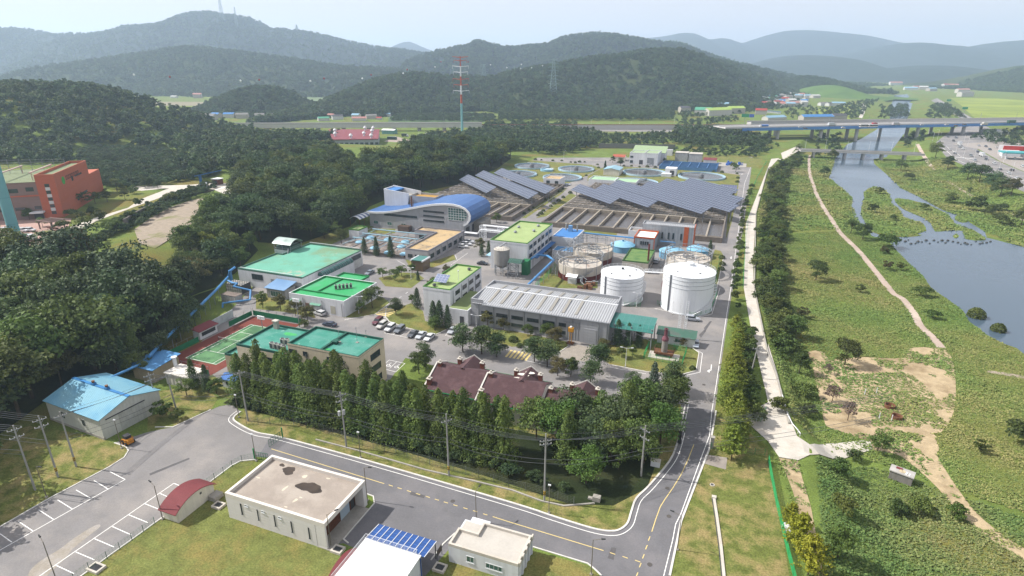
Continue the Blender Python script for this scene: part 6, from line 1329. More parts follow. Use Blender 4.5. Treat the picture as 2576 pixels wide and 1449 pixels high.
m.build('column',bl,t);m=MB();m.add([(gx-1.5,gy-2,16),(gx+9,gy+4,18.5),(gx+9,gy+8.5,18.5),(gx-1.5,gy+2.5,16),(gx-1.5,gy-2,15.5),(gx+9,gy+4,18),(gx+9,gy+8.5,18),(gx-1.5,gy+2.5,15.5)],[(0,1,2,3),(7,6,5,4),(0,4,5,1),(1,5,6,2),(2,6,7,3),(3,7,4,0)]);m.build('roof',bl,t)
t=tH('gate_booth','small brick guard booth under the blue gate arch','booth',(gx+5,gy+6,10));MB().box(gx+4,gx+8,gy+5,gy+9,10,13.2).build('wall',brick_red,t);MB().box(gx+3.5,gx+8.5,gy+4.5,gy+9.5,13.2,13.5).build('roof',wR,t);MB().box(gx+4.5,gx+7.5,gy+4.92,gy+5,11,12.6).build('window',glass,t)
x,y=Pt(1,0,2085,455);t=tH('gate_pillar','white sign pillar at the terrace road corner','pillar',(x,y,10));MB().box(x-.4,x+.4,y-.3,y+.3,10,14).build('shaft',wS,t);MB().box(x-.7,x+.7,y-.5,y+.5,9.9,10.2).build('base',cO,t)
wp=ptl(1,0,1265,850,1300,820,1400,740,1530,660,1680,600,1850,545,2000,500,2150,470);t=tH('retaining_wall','curved grey retaining wall beside the gravel yard','wall',(*wp[0],10));m=MB()
for a,b in zip(wp,wp[1:]):
 k=wp.index(a);h0=4.2-.5*k;h1=4.2-.5*(k+1);dd=Vector((b[0]-a[0],b[1]-a[1])).normalized();o=Vector((-dd.y,dd.x))*.5
 za,zb=tR(*a)-.5,tR(*b)-.5
 m.add([(a[0],a[1],za),(b[0],b[1],zb),(b[0],b[1],10+h1),(a[0],a[1],10+h0),(a[0]+o.x,a[1]+o.y,za),(b[0]+o.x,b[1]+o.y,zb),(b[0]+o.x,b[1]+o.y,10+h1),(a[0]+o.x,a[1]+o.y,10+h0)],[(0,1,2,3),(7,6,5,4),(3,2,6,7),(0,3,7,4),(1,5,6,2)])
m.build('wall',M('stone_wall',lin('#8d857f',.55),v=.2,s=.6,grime=('#5d564f',.3,.5,.7,.7)),t)
x,y=Pt(1,0,530,850);t=tH('pergola','brown timber pergola with benches on the paved court of the orange building','pergola',(x,y,10));m=MB()
for q in(-4,4):
 for r_ in(-2.5,2.5):m.box(x+q-.2,x+q+.2,y+r_-.2,y+r_+.2,10,13.6)
m.build('post',brown_clad,t);m=MB();m.box(x-4.6,x+4.6,y-3,y-2.6,13.6,14);m.box(x-4.6,x+4.6,y+2.6,y+3,13.6,14)
for k in range(9):m.box(x-4.4+k*1.1,x-4.2+k*1.1,y-2.6,y+2.6,13.6,13.9)
m.build('beam',brown_clad,t);MB().box(x-3,x+3,y-.5,y+.5,10.05,10.6).build('bench',wood_slat,t)
bx_,by_=V(58,655,12);t=tH('tubular_pylon','thick light blue tubular steel pylon at the left edge of the wood','pylon',(bx_,by_,10));m=MB();m.cyl(bx_,by_,9,82,1.75,28,1.25);m.build('shaft',M('aqua_pole',lin('#8cc9d0',.62),r=.5,v=.04,s=.3),t)
m=MB()
for k in range(6):z=16+k*9;r_=1.75-(z-9)/73*.5;m.cyl(bx_,by_,z,z+.15,r_+.06,28)
m.build('flange',M('aqua_flange',lin('#7db9c2',.6)),t)
#vehicles
PAINT={}
def paint(c):
 if c not in PAINT:PAINT[c]=M('car_paint_'+str(len(PAINT)),lin(c,.62),r=.3,v=.02,spec=.5,coat=.6,obj=True)
 return PAINT[c]
rubber=M('tyre_rubber',(.02,.02,.02),r=.9);alloy=M('alloy',lin('#b5b8bc',.6),r=.35,met=.6);lampw=M('headlamp',(.75,.77,.8),r=.15);lampr=M('tail_lamp',(.4,.03,.02),r=.25);cglass=M('car_glass',(.02,.025,.03),r=.06,spec=.7)
def loft(m,st):
 """st: list of rings (list of (x,y,z)) -> closed skin"""
 n=len(st[0]);vs=[p for r in st for p in r]
 fs=[(k*n+i,k*n+(i+1)%n,(k+1)*n+(i+1)%n,(k+1)*n+i)for k in range(len(st)-1)for i in range(n)]+[tuple(range(n-1,-1,-1)),tuple(range((len(st)-1)*n,len(st)*n))]
 m.add(vs,fs)
def sec(x,w,zb,zs,wt=None):
 wt=w*.93 if wt is None else wt
 return[(x,-w*.96,zb),(x,w*.96,zb),(x,w,zb+.18),(x,w,zs-.12),(x,wt,zs),(x,-wt,zs),(x,-w,zs-.12),(x,-w,zb+.18)]
def make_car(kind):
 t=tH('parked_car','parked car','car');ORG[t.name]=Vector()
 suv=kind=='suv';L_=2.25 if suv else 2.35;W_=.93 if suv else .91;dz=.12 if suv else 0;up=.22 if suv else 0
 m=MB();loft(m,[sec(-L_,W_*.82,.42+dz,.82+dz),sec(-L_+.12,W_*.95,.3+dz,.95+dz+up*.5),sec(-1.4,W_,.24+dz,.98+dz+up*.3),sec(0,W_,.24+dz,.96+dz+up*.2),sec(1.0,W_,.24+dz,.94+dz+up*.2),sec(1.75,W_*.97,.26+dz,.84+dz+up*.3),sec(L_-.1,W_*.9,.32+dz,.72+dz+up*.3),sec(L_,W_*.78,.4+dz,.6+dz+up*.2)])
 m.build('body',paint('#e8e9ea'),t,smooth=False)
 zr=1.45+dz+up;zs=.94+dz+up*.2
 xr0,xr1,xb0,xb1=((-2.0,.1,-2.15,.95)if suv else(-1.0,.15,-1.75,1.05))
 def cab(x0,x1,w,z):return[(x0,-w,z),(x0,w,z),(x1,w,z),(x1,-w,z)]
 m=MB();loft(m,[cab(xb0,xb1,W_*.94,zs-.04),cab((xb0*.25+xr0*.75),(xb1*.25+xr1*.75),W_*.82,zr-.10)]);m.build('windows',cglass,t)
 m=MB();loft(m,[cab((xb0*.25+xr0*.75)-.02,(xb1*.25+xr1*.75)+.02,W_*.83,zr-.10),cab(xr0+.05,xr1-.05,W_*.74,zr)]);m.build('roof',paint('#e8e9ea'),t)
 for sx_ in(-1.35,1.4):
  for sy_ in(-1,1):
   wm_=MB();wm_.tube((sx_,sy_*(W_-.2),.33),(sx_,sy_*(W_+.01),.33),.33,14);wh=wm_.build('wheel',rubber,t)
   MB().tube((sx_,sy_*(W_+.005),.33),(sx_,sy_*(W_+.02),.33),.2,10).build('rim',alloy,wh)
 for sy_ in(-1,1):
  MB().box(L_-.16,L_-.0,sy_*W_*.62-.16,sy_*W_*.62+.16,.56+dz+up*.2,.68+dz+up*.2).build('headlight',lampw,t)
  MB().box(-L_-.015,-L_+.1,sy_*W_*.66-.14,sy_*W_*.66+.14,.64+dz,.78+dz).build('tail_light',lampr,t)
 return t
CARS={k:make_car(k)for k in('sedan','suv')}
KM={k:kid_map(v)for k,v in CARS.items()}
used_first={}
def pK(kind,x,y,z,rz,col,label,group='parked cars',name='parked_car'):
 if kind not in used_first:
  used_first[kind]=1;o=CARS[kind];o.location=(x,y,z);o.rotation_euler=(0,0,rz);o['label']=label;o['group']=group;kids=KM[kind][o]
 else:
  o=copy_tree(CARS[kind],KM[kind],(x,y,z),rz,label,None,group);kids=[c for c in bpy.data.objects if c.parent==o]
 o.name=name
 for c in kids:
  if c.name.split('.')[0]in('body','roof'):
   s=c.material_slots[0];s.link='OBJECT';s.material=paint(col)
 return o
h_=pi/2
for(r,c,x,y,kind,col,rz,lab)in((2,1,1225,352,'suv','#6f2f3c',-h_,'dark red parked car at the left end of the row by the lawn'),(2,1,1268,392,'suv','#d9d6d0',-h_,'pale beige parked car second from left in the row by the lawn'),(2,1,1350,420,'suv','#f0f1f2',-h_,'white parked off-roader third from left in the row by the lawn'),(2,1,1445,436,'suv','#7c838b',-h_,'grey parked off-roader fourth from left in the row by the lawn'),(2,1,1578,476,'sedan','#565a60',-h_,'dark grey parked saloon just right of the empty bay'),(2,1,1660,490,'sedan','#d3d8dd',-h_,'silver parked saloon second from right in the row by the lawn'),(2,1,1745,510,'sedan','#f4f5f6',-h_,'white parked saloon at the right end of the row by the lawn'),(2,1,1978,440,'sedan','#c9ced4',-h_,'silver saloon parked alone near the white laboratory door'),(2,1,640,270,'suv','#eceded',pi-.2,'white off-roader parked in front of the bright green roof building'),(2,1,742,378,'sedan','#2d3a52',pi,'dark blue saloon parked behind the teal office roof'),(1,1,1145,1305,'sedan','#7f8a94',-h_,'blue grey saloon parked in the yard right of the mint hall'),(1,1,2280,1212,'sedan','#23272f',.1,'black saloon parked at the corner of the process building'),(1,1,2082,1042,'suv','#f2f3f4',.15,'nearest of three white cars beside the tan roof building'),(1,1,2118,1018,'suv','#f2f3f4',.15,'middle of three white cars beside the tan roof building'),(1,1,2146,994,'suv','#f2f3f4',.15,'farthest of three white cars beside the tan roof building'),(2,2,1815,325,'suv','#c2c8d2',.1,'silver off-roader at the foot of the taller white tank'),(2,2,1845,575,'sedan','#c9d3e0',-h_+.1,'silver saloon parked at the ring road bend by the white cabin'),(1,2,1448,1192,'suv','#b9c3cc',h_,'pale grey car in the alley between the tanks'),(1,2,1380,222,'suv','#f2f3f4',.1,'white car before the far two part building'),(1,2,556,416,'sedan','#d3dde8',.2,'pale car beside the tan top box building')):
 o=W(r,c,x,y);pK(kind,o[0],o[1],.02,rz,col,lab)
for(x,y,lab)in((310,880,'right-hand white car on the paved court of the orange building'),(238,884,'second white car from right on the paved court of the orange building'),(70,880,'white car left of the aqua pylon on the paved court')):
 o=Pt(1,0,x,y);pK('suv',*o,10.12,.2,'#f4f5f6',lab)
def mT(label,x,y,z,rz,body,cab='#e9eaeb',L_=7.5,Hb=2.6,kind='box',group='vehicles on the motorway bridge'):
 nm={'box':'truck','bus':'bus','tank':'tanker_truck'}[kind]
 t=tH(nm,label,'bus' if kind=='bus' else'truck',(x,y,z),group,rz);ORG[t.name]=Vector()
 if kind=='bus':
  m=MB();loft(m,[sec(-L_/2,1.15,.35,3.1),sec(-L_/2+.3,1.25,.3,3.25),sec(L_/2-.4,1.25,.3,3.25),sec(L_/2,1.1,.35,3.0)]);m.build('body',paint(body),t)
  for s_ in(-1,1):MB().box(-L_/2+.4,L_/2-.5,s_*1.26-.01,s_*1.26+.01,1.5,2.6).build('windows',cglass,t)
  MB().box(L_/2-.06,L_/2+.02,-1,1,1.2,2.6).build('windscreen',cglass,t)
 else:
  m=MB();loft(m,[sec(L_/2-1.9,1.1,.5,2.5),sec(L_/2-.5,1.1,.45,2.4),sec(L_/2,1.02,.45,1.6)]);m.build('cab',paint(cab),t)
  MB().box(L_/2-.62,L_/2-.18,-1.0,1.0,1.55,2.2).build('windscreen',cglass,t)
  if kind=='tank':MB().tube((-L_/2,0,1.9),(L_/2-2.2,0,1.9),1.15,14).build('tank',paint(body),t)
  else:MB().box(-L_/2,L_/2-2.1,-1.2,1.2,.95,.95+Hb).build('cargo_box',paint(body),t)
  MB().box(-L_/2,L_/2-1.9,-.5,.5,.55,.92).build('chassis',dS,t)
 for sx_ in(-L_/2+1.3,L_/2-1.3):
  for s_ in(-1,1):MB().tube((sx_,s_*.85,.48),(sx_,s_*1.2,.48),.48,12).build('wheel',rubber,t)
 return t
o=Pt(1,0,60,1000);mT('white box truck parked at the left edge of the paved court',*o,10.1,.3,'#e6e9ea',L_=8,group='parked cars')
o=Pt(1,0,80,1055);mT('second white truck at the left edge just below the first',*o,10.1,.3,'#dfe3e6',L_=8,kind='tank',group='parked cars')
o=Pt(1,0,270,965);mT('teal covered truck beside the aqua pylon',*o,10.1,.2,'#2f8a7c',L_=7,Hb=1.4,group='parked cars')
lx,ly=W(3,0,1290,112);t=tH('skid_loader','yellow and black skid steer loader parked at the warehouse corner','loader',(lx,ly,0),None,pi-.2);ORG[t.name]=Vector();yel=M('loader_yellow',lin('#d9902a',.62),v=.08,obj=True);blk=M('loader_black',(.03,.03,.035),r=.6)
m=MB();loft(m,[sec(-1.4,.62,.45,1.25),sec(-.9,.7,.35,1.45),sec(.6,.7,.35,1.1),sec(.9,.6,.4,.8)]);m.build('body',yel,t)
MB().box(-.75,.55,-.55,.55,1.1,1.95).build('cab',blk,t);MB().box(-.8,.6,-.6,.6,1.95,2.05).build('cab_roof',blk,t)
for s_ in(-1,1):
 m=MB();m.pipe([(-1.1,s_*.78,1.4),(.5,s_*.78,1.25),(1.35,s_*.78,.35)],.09,6);m.build('lift_arm',yel,t)
 for q in(-.75,.45):w_=MB().tube((q,s_*.62,.38),(q,s_*.98,.38),.38,14).build('wheel',rubber,t);MB().tube((q,s_*.97,.38),(q,s_*1.0,.38),.2,10).build('rim',yel,w_)
m=MB();m.sweep_y([(1.2,.1),(1.25,.75),(1.35,.75),(1.4,.2),(2.0,.12),(2.0,.05),(1.2,.05)],-.9,.9);m.build('bucket',M('worn_black',(.05,.045,.04),v=.3),t)
#poles, lamps and lines
polec=M('pole_concrete',lin('#b3b2ae',.62),v=.06,s=.4,streak=.1);insul=M('insulator',lin('#d8d5cf',.7),r=.3);warn=M('warning_band',lin('#d9b23a',.6),wave=((0,0,2),0));blackband=M('black_band',(.03,.03,.03))
TOPS={}
def upole(key,base,vtop,label,arms=(1,),tr=False,band=False,rz=.35,lean=(0,0),group='utility poles'):
 x,y=base;h=14.0
 lo,hi=0.0,60.0
 for _ in range(40):
  mid=(lo+hi)/2
  if proj(x,y,mid)[1]>vtop:lo=mid
  else:hi=mid
 h=min(17,max(9,lo))
 t=tH('utility_pole',label,'utility pole',(x,y,0),group)
 MB().tube((x,y,-.3),(x+lean[0],y+lean[1],h),.2,10,.12).build('pole',polec,t)
 dx,dy=cos(rz),sin(rz);tip=(x+lean[0],y+lean[1])
 arms_=[]
 for k,dz in enumerate(arms):
  z=h-dz;m=MB();m.bar((tip[0]-1.1*dx,tip[1]-1.1*dy,z),(tip[0]+1.1*dx,tip[1]+1.1*dy,z),.1,.1);m.tube((tip[0]-.6*dx,tip[1]-.6*dy,z),(tip[0],tip[1],z-.7),.03,4);m.tube((tip[0]+.6*dx,tip[1]+.6*dy,z),(tip[0],tip[1],z-.7),.03,4)
  a=m.build('crossarm',sT,t);m=MB()
  for q in(-1,-.35,.35,1):m.cyl(tip[0]+q*dx,tip[1]+q*dy,z+.1,z+.35,.07,6)
  m.build('insulator',insul,a);arms_.append(z+.35)
 if tr:
  for q in(-.45,.45):c=MB().cyl(x+q*dx*1.0,y+q*dy*1.0-.3,h-5.2,h-4.2,.3,12).build('transformer',M('transformer_grey',lin('#c9cbca',.66)),t)
 if band:
  MB().cyl(x,y,1.4,2.3,.225,10).build('warning_band',warn,t)
  for z in(1.5,1.9):MB().cyl(x,y,z,z+.15,.232,10).build('black_band',blackband,t)
 TOPS[key]=(tip,h,dx,dy,arms_);return t
upole('a',W(3,0,355,585),1070,'left and tallest of three utility poles on the bottom left grass',(1.0,2.6),rz=1.2)
upole('b',W(3,0,585,455),1046,'middle of three utility poles on the bottom left grass',(1.0,2.4),band=True,rz=1.2)
upole('c',W(3,0,768,350),1036,'right of three utility poles, closest to the warehouse',(1.0,),band=True,rz=1.2)
upole('d',W(2,0,2495,1335),932,'utility pole beside the guard booth at the left end of the tree row',(.8,),rz=.9)
upole('e',W(3,1,910,155),986,'utility pole carrying two transformers, before the tree row',(.9,2.2),tr=True,rz=.9)
upole('f',W(3,1,1940,440),1041,'utility pole with yellow band at the middle of the tree row',(1.7,),band=True,rz=.9)
upole('g',W(3,2,325,695),1091,'utility pole with yellow band at the right end of the wire fence',(1.6,2.3),band=True,rz=.6)
upole('h',W(3,2,1297,445),1070,'utility pole under the trees at the bend of the right road',(1.2,3.0),rz=-.5)
upole('i',W(2,0,1770,1205),1060,'utility pole between warehouse and white plant cabin',(.8,),rz=1.2,lean=(-.6,0))
upole('j',W(2,0,1600,1200),1010,'utility pole at the back corner of the blue roofed warehouse',(.8,2.0),rz=1.2,lean=(-.9,0))
o=W(2,2,2390,905);upole('k',o,1095,'utility pole among the bushes beside the concrete levee road',(.8,),rz=.2,lean=(.7,0.4))
wirem=M('wire_dark',lin('#6f7276',.5),r=.6)
def span(m,a,b,sag,n=10,r=.03):
 pts=[(a[0]+(b[0]-a[0])*k/n,a[1]+(b[1]-a[1])*k/n,a[2]+(b[2]-a[2])*k/n-4*sag*(k/n)*(1-k/n))for k in range(n+1)];m.pipe(pts,r,4)
def line(label,keys,ext0=None,ext1=None,group='overhead lines'):
 t=tH('power_line',label,'power line',(*TOPS[keys[0]][0],TOPS[keys[0]][1]),group)
 def conn(A,B,nm):
  for q in(-1,-.35,.35,1):
   m=MB();a=(A[0][0]+q*A[2],A[0][1]+q*A[3],A[4][0]);b=(B[0][0]+q*B[2],B[0][1]+q*B[3],B[4][0]);span(m,a,b,.7);m.build('wire',wirem,t)
  for dz,sg in((0,.6),(5.4,.9),(6.3,1.0)):
   m=MB();span(m,(*A[0],A[1]-dz),(*B[0],B[1]-dz),sg,10,.035 if dz else .022);m.build('wire',wirem,t)
 for a,b in zip(keys,keys[1:]):conn(TOPS[a],TOPS[b],'wire')
 for k,e in((keys[0],ext0),(keys[-1],ext1)):
  if e:A=TOPS[k];conn(A,((A[0][0]+e[0],A[0][1]+e[1]),A[1],A[2],A[3],A[4]),'wire')
line('overhead wires running along the tree row from the guard booth to the right road','defgh',None,(45,30))
line('overhead wires on the two poles behind the warehouse and on to the guard booth','jid',None,None)
line('overhead wires leaving the left grass pole past the frame edge','a',(-60,-12));line('overhead wires from the middle grass pole past the frame edge','b',(-60,-8));line('overhead wires from the grass pole nearest the warehouse to the pole behind it','ci')
lampst=M('lamp_steel',lin('#8d8577',.55),r=.6,v=.06);lamph=M('lamp_head',lin('#4d4f50',.5))
def lamp(base,h,label,arm=(1.4,0),tilt=.3,mat=None,head=None,group='street lamps',z=None,double=False):
 x,y=base[:2];z=tR(x,y)if z is None else z
 t=tH('street_lamp',label,'street lamp',(x,y,z),group)
 MB().cyl(x,y,z,z+h,.09,8,.055).build('pole',mat or lampst,t);MB().box(x-.2,x+.2,y-.2,y+.2,z-.05,z+.25).build('foot',cO,t)
 for s_ in((1,-1)if double else(1,)):
  if arm:
   ex,ey=x+arm[0]*s_,y+arm[1]*s_;MB().tube((x,y,z+h-.1),(ex,ey,z+h+tilt),.04,6).build('arm',mat or lampst,t)
   L_=math.hypot(*arm);ux,uy=arm[0]/L_*s_,arm[1]/L_*s_;MB().tube((ex-ux*.1,ey-uy*.1,z+h+tilt),(ex+ux*.55,ey+uy*.55,z+h+tilt+.05),.14,8,.1).build('lamp_head',head or lamph,t)
  else:MB().box(x-.25,x+.25,y-.12,y+.12,z+h-.2,z+h).build('lamp_head',head or wS,t)
 return t
lamp(W(3,0,1637,880),7.3,'street lamp beside the little maroon roofed shed',(-1.1,.25))
lamp((W(3,0,560,1470)),7.3,'street lamp at the bottom edge of the car park',(-1.0,.3))
lamp(W(3,1,1120,690),7.3,'street lamp on the kerb island right of the stained roof building',(1.0,.1))
lamp(W(3,1,755,1150),6.6,'street lamp at the front corner of the stained roof building',(.9,1.0))
lamp(W(3,1,2215,900),6.4,'street lamp behind the stepped white building',(.2,1.2))
lamp(W(3,2,795,1435),7.0,'street lamp at the kerb right of the stepped white building',(1.3,.3))
lamp(W(3,2,1662,1185),7.0,'street lamp on the grass right of the junction',(-1.3,.2))
lamp(W(3,2,370,815),6.2,'short lamp post at the right end of the wire fence',None)
lamp(W(3,1,1052,258),6.2,'short lamp post before the tree row, left of the fence middle',None)
lamp(W(3,0,470,660),7.0,'slim lamp post on the bottom left grass',(.6,.1),0)
lamp(V(645,1160),6.5,'short lamp post by the green entrance gate',None)
lamp(W(2,0,2405,1300),6,'short lamp post by the left end of the tree row kerb',None)
lamp(W(3,0,1225,165),7,'thin lamp post at the warehouse front corner',None)
wl=wS
lamp(W(2,2,1140,790),5.6,'twin headed white lamp on the lawn before the flare stack',(1.2,.2),.1,wl,wl,double=True)
lamp(W(2,2,1612,265),4.6,'white lamp at the foot of the taller tank',None,mat=wl)
lamp(W(2,2,1250,190),5,'white twin lamp between the two white tanks',(1.0,.1),.1,wl,wl,double=True)
lamp(W(2,1,2215,400),4.2,'white twin lamp at the door of the link building',(1.2,.1),.1,wl,wl,double=True)
lamp(W(2,1,1035,255),6,'white twin lamp at the corner of the bright green roof building',(1.4,.2),.1,wl,wl,double=True)
lamp(W(1,1,1560,1360),4.6,'white lamp on the small lawn before the tan roof building',(.8,.1),.1,wl,wl,double=True)
lamp(W(1,2,410,590),5,'white lamp beside the zebra humps between the basins',(1,.1),.1,wl,wl)
for k,(r,c,x,y,h)in enumerate(((1,2,150,290,8),(1,2,590,300,8),(1,2,805,310,8),(1,2,1265,320,8),(1,2,520,165,8))):lamp(W(r,c,x,y),h,'thin lamp post among the round clarifiers, '+('farthest left','between the second and fifth','beside the middle road','before the third','behind the back row')[k],(1.4,.2),.1,wl,wl)
for(r,c,x,y,w_,d_,lab)in((3,0,2200,750,2.0,1.6,'concrete pit with a dark grate left of the stained roof building'),(3,0,970,1380,2.4,1.7,'concrete pit with grate by the car park fence'),(3,1,825,1195,2.0,1.6,'concrete pit with grate in front of the stained roof building'),(3,1,1850,1378,2.0,1.7,'concrete pit before the stepped white building')):
 x,y=W(r,c,x,y);t=tH('vent_pit',lab,'pit',(x,y,0),'concrete pits');m=MB();ring(m,x-w_/2,x+w_/2,y-d_/2,y+d_/2,-.05,.45,.3);m.build('curb',pC,t);m=MB();m.box(x-w_/2+.3,x+w_/2-.3,y-d_/2+.3,y+d_/2-.3,.2,.3)
 for k in range(8):q=x-w_/2+.35+k*(w_-.7)/7;m.box(q-.03,q+.03,y-d_/2+.3,y+d_/2-.3,.3,.36)
 m.build('grate',dS,t)
x,y=W(3,2,1440,340);t=tH('cable_box','white cable box under the trees by the right road','box',(x,y,0));MB().box(x-.9,x+.9,y-.5,y+.5,0,1.3).build('body',wW,t);MB().box(x-1,x+1,y-.6,y+.6,1.3,1.4).build('lid',pC,t)
x,y=W(3,2,850,690);t=tH('culvert_block','grey culvert block at the end of the wire fence','culvert',(x,y,0));MB().box(x-.7,x+.7,y-.5,y+.5,0,1.0).build('block',cO,t);MB().box(x-1.6,x-.75,y-.3,y+.3,0,.4).build('channel',cO,t)
sH('concrete_slab',pl(3,2,1960,230,2165,262,2150,380,1930,320),cR,.05)
m=MB();q=pl(3,2,2030,670,2060,860,2100,1150,2130,1449,2150,1650);t=tH('drain_trench','long thin concrete drain kerb on the right hand grass','drain',(*q[0],0));m.ribbon(q,.45,.25,-.05);m.build('kerb',pC,t);m=MB();m.ribbon(off(q,-.35),.16,.05);m.build('channel',dS,t);MB().box(q[0][0]-.4,q[0][0]+.4,q[0][1]-.2,q[0][1]+.5,0,.4).build('head_box',pC,t)
for k,(r,c,x,y)in enumerate(((3,2,2013,535),)):x,y=W(r,c,x,y);t=tH('manhole_ring','round concrete manhole ring on the right hand grass','manhole',(x,y,0));MB().lathe(x,y,[(.45,-.05),(.45,.15),(.32,.15),(.32,-.05)],20).build('ring',pC,t);MB().cyl(x,y,-.05,.06,.31,16).build('lid',dS,t)
for k,(r,c,x,y,lab)in enumerate(((3,2,1578,850,'upper manhole cover at the junction'),(3,2,1385,1335,'lower manhole cover at the junction'),(3,2,1562,567,'faint manhole cover on the right road'),(3,1,1978,697,'manhole cover on the front road'),(2,1,1890,525,'manhole cover in front of the parked cars'),(2,2,1930,970,'manhole cover on the ring road bend'))):
 x,y=W(r,c,x,y);t=tH('manhole_cover',lab,'manhole cover',(x,y,0),'manhole covers');MB().cyl(x,y,.0,.045,.42,20).build('lid',M('iron_lid',lin('#6f6a66',.5),v=.15),t)
gf=M('green_post',lin('#1f7a52',.55),r=.5)
q=pl(3,0,2560,275,2435,300,2337,355,2250,420,2160,485,2068,550);mF('car_park_fence','green wire fence along the car park kerb, far half up to the gate',q,1.5,gf,2.0,.3,vert=.5,rw=.012)
q=pl(3,0,1560,930,1447,1010,1330,1095,1208,1185,1080,1280,900,1390,750,1500,600,1600);mF('car_park_fence','green wire fence along the car park kerb, near half at the frame bottom',q,1.5,gf,2.0,.3,vert=.5,rw=.012)
def gate(label,a,b):
 t=tH('mesh_gate',label,'gate',(*a,0),'green mesh gates');m=MB();m.cyl(*a,0,2.6,.13,8);m.build('post',M('gate_green',lin('#1fa05a',.56)),t);m=MB()
 for z in(.2,1.0,1.9):m.tube((*a,z),(*b,z),.04,5)
 n=6
 for k in range(1,n+1):p=(a[0]+(b[0]-a[0])*k/n,a[1]+(b[1]-a[1])*k/n);m.tube((*p,.2),(*p,1.9),.035,4)
 for k in range(1,26):p=(a[0]+(b[0]-a[0])*k/26,a[1]+(b[1]-a[1])*k/26);m.tube((*p,.2),(*p,1.9),.012,3)
 m.build('leaf',gf,t)
gate('open green mesh gate leaf at the upper kerb of the front road',W(3,1,270,60),W(3,1,135,160));gate('open green mesh gate leaf beside the stained roof building',W(3,0,2562,275),W(3,1,130,300))
greyw=M('grey_fence_wire',lin('#8b908d',.55))
q=[W(2,0,2480,1370),W(3,1,500,-60),W(3,1,1070,140),W(3,1,1410,235),W(3,1,1860,360),W(3,1,2240,465),W(3,1,2540,555),W(3,2,305,630),W(3,2,620,740)];mF('wire_fence','long grey wire fence at the foot of the tree row',q,1.9,greyw,2.6,.35,vert=.6,rw=.012)
t=tH('drain_kerb','low concrete drain edge along the grey wire fence','drain',(*q[0],0));m=MB();m.ribbon(pl(3,1,600,80,1040,195,1700,385,2200,500,2574,590)+pl(3,2,300,700,520,748,830,722),.3,.22,-.05);m.build('kerb',cO,t)
q=ptl(3,3,0,300,40,520,80,730,120,900,160,1080,200,1250,250,1449,300,1640);t=mF('green_site_fence','leaning green netting fence on the right above the dirt track',q,1.7,fence_g,1.7,.17,vert=.3,rw=.03)
q=pl(3,2,2000,170,2120,185,2230,205,2345,225,2440,225,2540,235);mF('green_site_fence','green wire fence across the grass below the yellow green trees',q,1.5,fence_g,2.4,.4,rw=.015)
q=pl(2,2,2290,1300,2400,1330,2500,1350,2545,1250);mF('green_site_fence','green wire fence closing the tree strip at the levee road fork',q,1.6,fence_g,1.8,.35,vert=.4,rw=.02)
q=[W(1,2,2560,180),W(1,2,2470,330),W(1,2,2420,450),W(1,2,2380,700),W(1,2,2345,1000),W(1,2,2320,1449)];mF('green_site_fence','long green wire fence between the ring road and the levee road',q,1.6,fence_g,3,.4,rw=.02)
q=pl(2,3,140,1100,190,1290,240,1390,300,1460)+pl(3,3,320,45);t=tH('guard_rail','white guard rail on the levee road bend','guard rail',(*q[0],0));m=MB();m.pipe([(a[0],a[1],.75)for a in q],.1,6)
m.build('rail',wS,t);m=MB()
for a in q:m.cyl(a[0],a[1],0,.75,.07,6)
m.build('post',wS,t)
q=[(lerp_tab(LEVEE,y)-.25,y)for y in np.arange(128,520,6)];t=tH('levee_wall','low concrete parapet along the river side of the levee road','wall',(*q[0],0));m=MB();m.ribbon(q,.35,.55,-.3);m.build('wall',cO,t)
x,y=W(2,2,1690,1449);
for k,(r,c,x,y,h,lab)in enumerate(((3,2,1680,110,3.2,'black gate pillar at the left side of the right road'),(3,2,2005,160,2.6,'grey gate pillar at the right side of the right road'))):
 x,y=W(r,c,x,y);t=tH('gate_pillar',lab,'pillar',(x,y,0),'road gate pillars');MB().box(x-.35,x+.35,y-.35,y+.35,0,h).build('shaft',blackband if k==0 else cO,t);MB().box(x-.45,x+.45,y-.45,y+.45,h,h+.15).build('cap',cO,t)
x,y=W(3,1,1825,1300);t=tH('notice_board','brown notice board beside the blue canopy','notice board',(x,y,0));a=W(3,1,1870,1230);m=MB();m.cyl(x,y,0,2.2,.05,6);m.cyl(*a,0,2.2,.05,6);m.build('post',dS,t);MB().bar((x,y,.9),(*a,.9),.06,1.2).build('board',M('board_brown',lin('#5c5048',.5)),t)
x,y=Pt(3,3,1330,480);z=tR(x,y);t=tH('concrete_hut','small weathered concrete hut with clutter on its flat roof in the weeds','hut',(x,y,z),None,-.35);ORG[t.name]=Vector()
MB().box(-2,2,-1.1,1.1,-.3,1.9).build('wall',M('weathered_hut',lin('#9a958f',.58),obj=True,v=.15,streak=.4),t);MB().box(-2.15,2.15,-1.25,1.25,1.9,2.1).build('roof',M('hut_roof',lin('#c5c1bb',.64),obj=True,v=.15),t)
MB().box(-1.2,-.1,.2,.8,2.1,2.25).build('red_sheet',maroon,t);MB().lathe(0,-.15,[(.55,2.1),(.55,2.2),(.15,2.22)],14).build('old_hat',M('straw',lin('#d6c3a0',.66)),t);MB().box(.6,.9,-.8,-.1,2.1,2.25).box(1.2,1.4,-.9,-.2,2.1,2.2).build('white_rag',wR,t)
for k,(x,y,lab)in enumerate(((970,1070,'far left of four white posts in the round weed patch'),(1088,1058,'far right of four white posts in the round weed patch'),(1115,1315,'near left of four white posts in the round weed patch'),(1240,1335,'near right of four white posts in the round weed patch'))):
 x,y=Pt(2,3,x,y);t=tag(MB().cyl(x,y,FLOOD-.2,FLOOD+1.7,.09,8).build('white_post',wS,None,(x,y,FLOOD)),lab,'post','white posts')
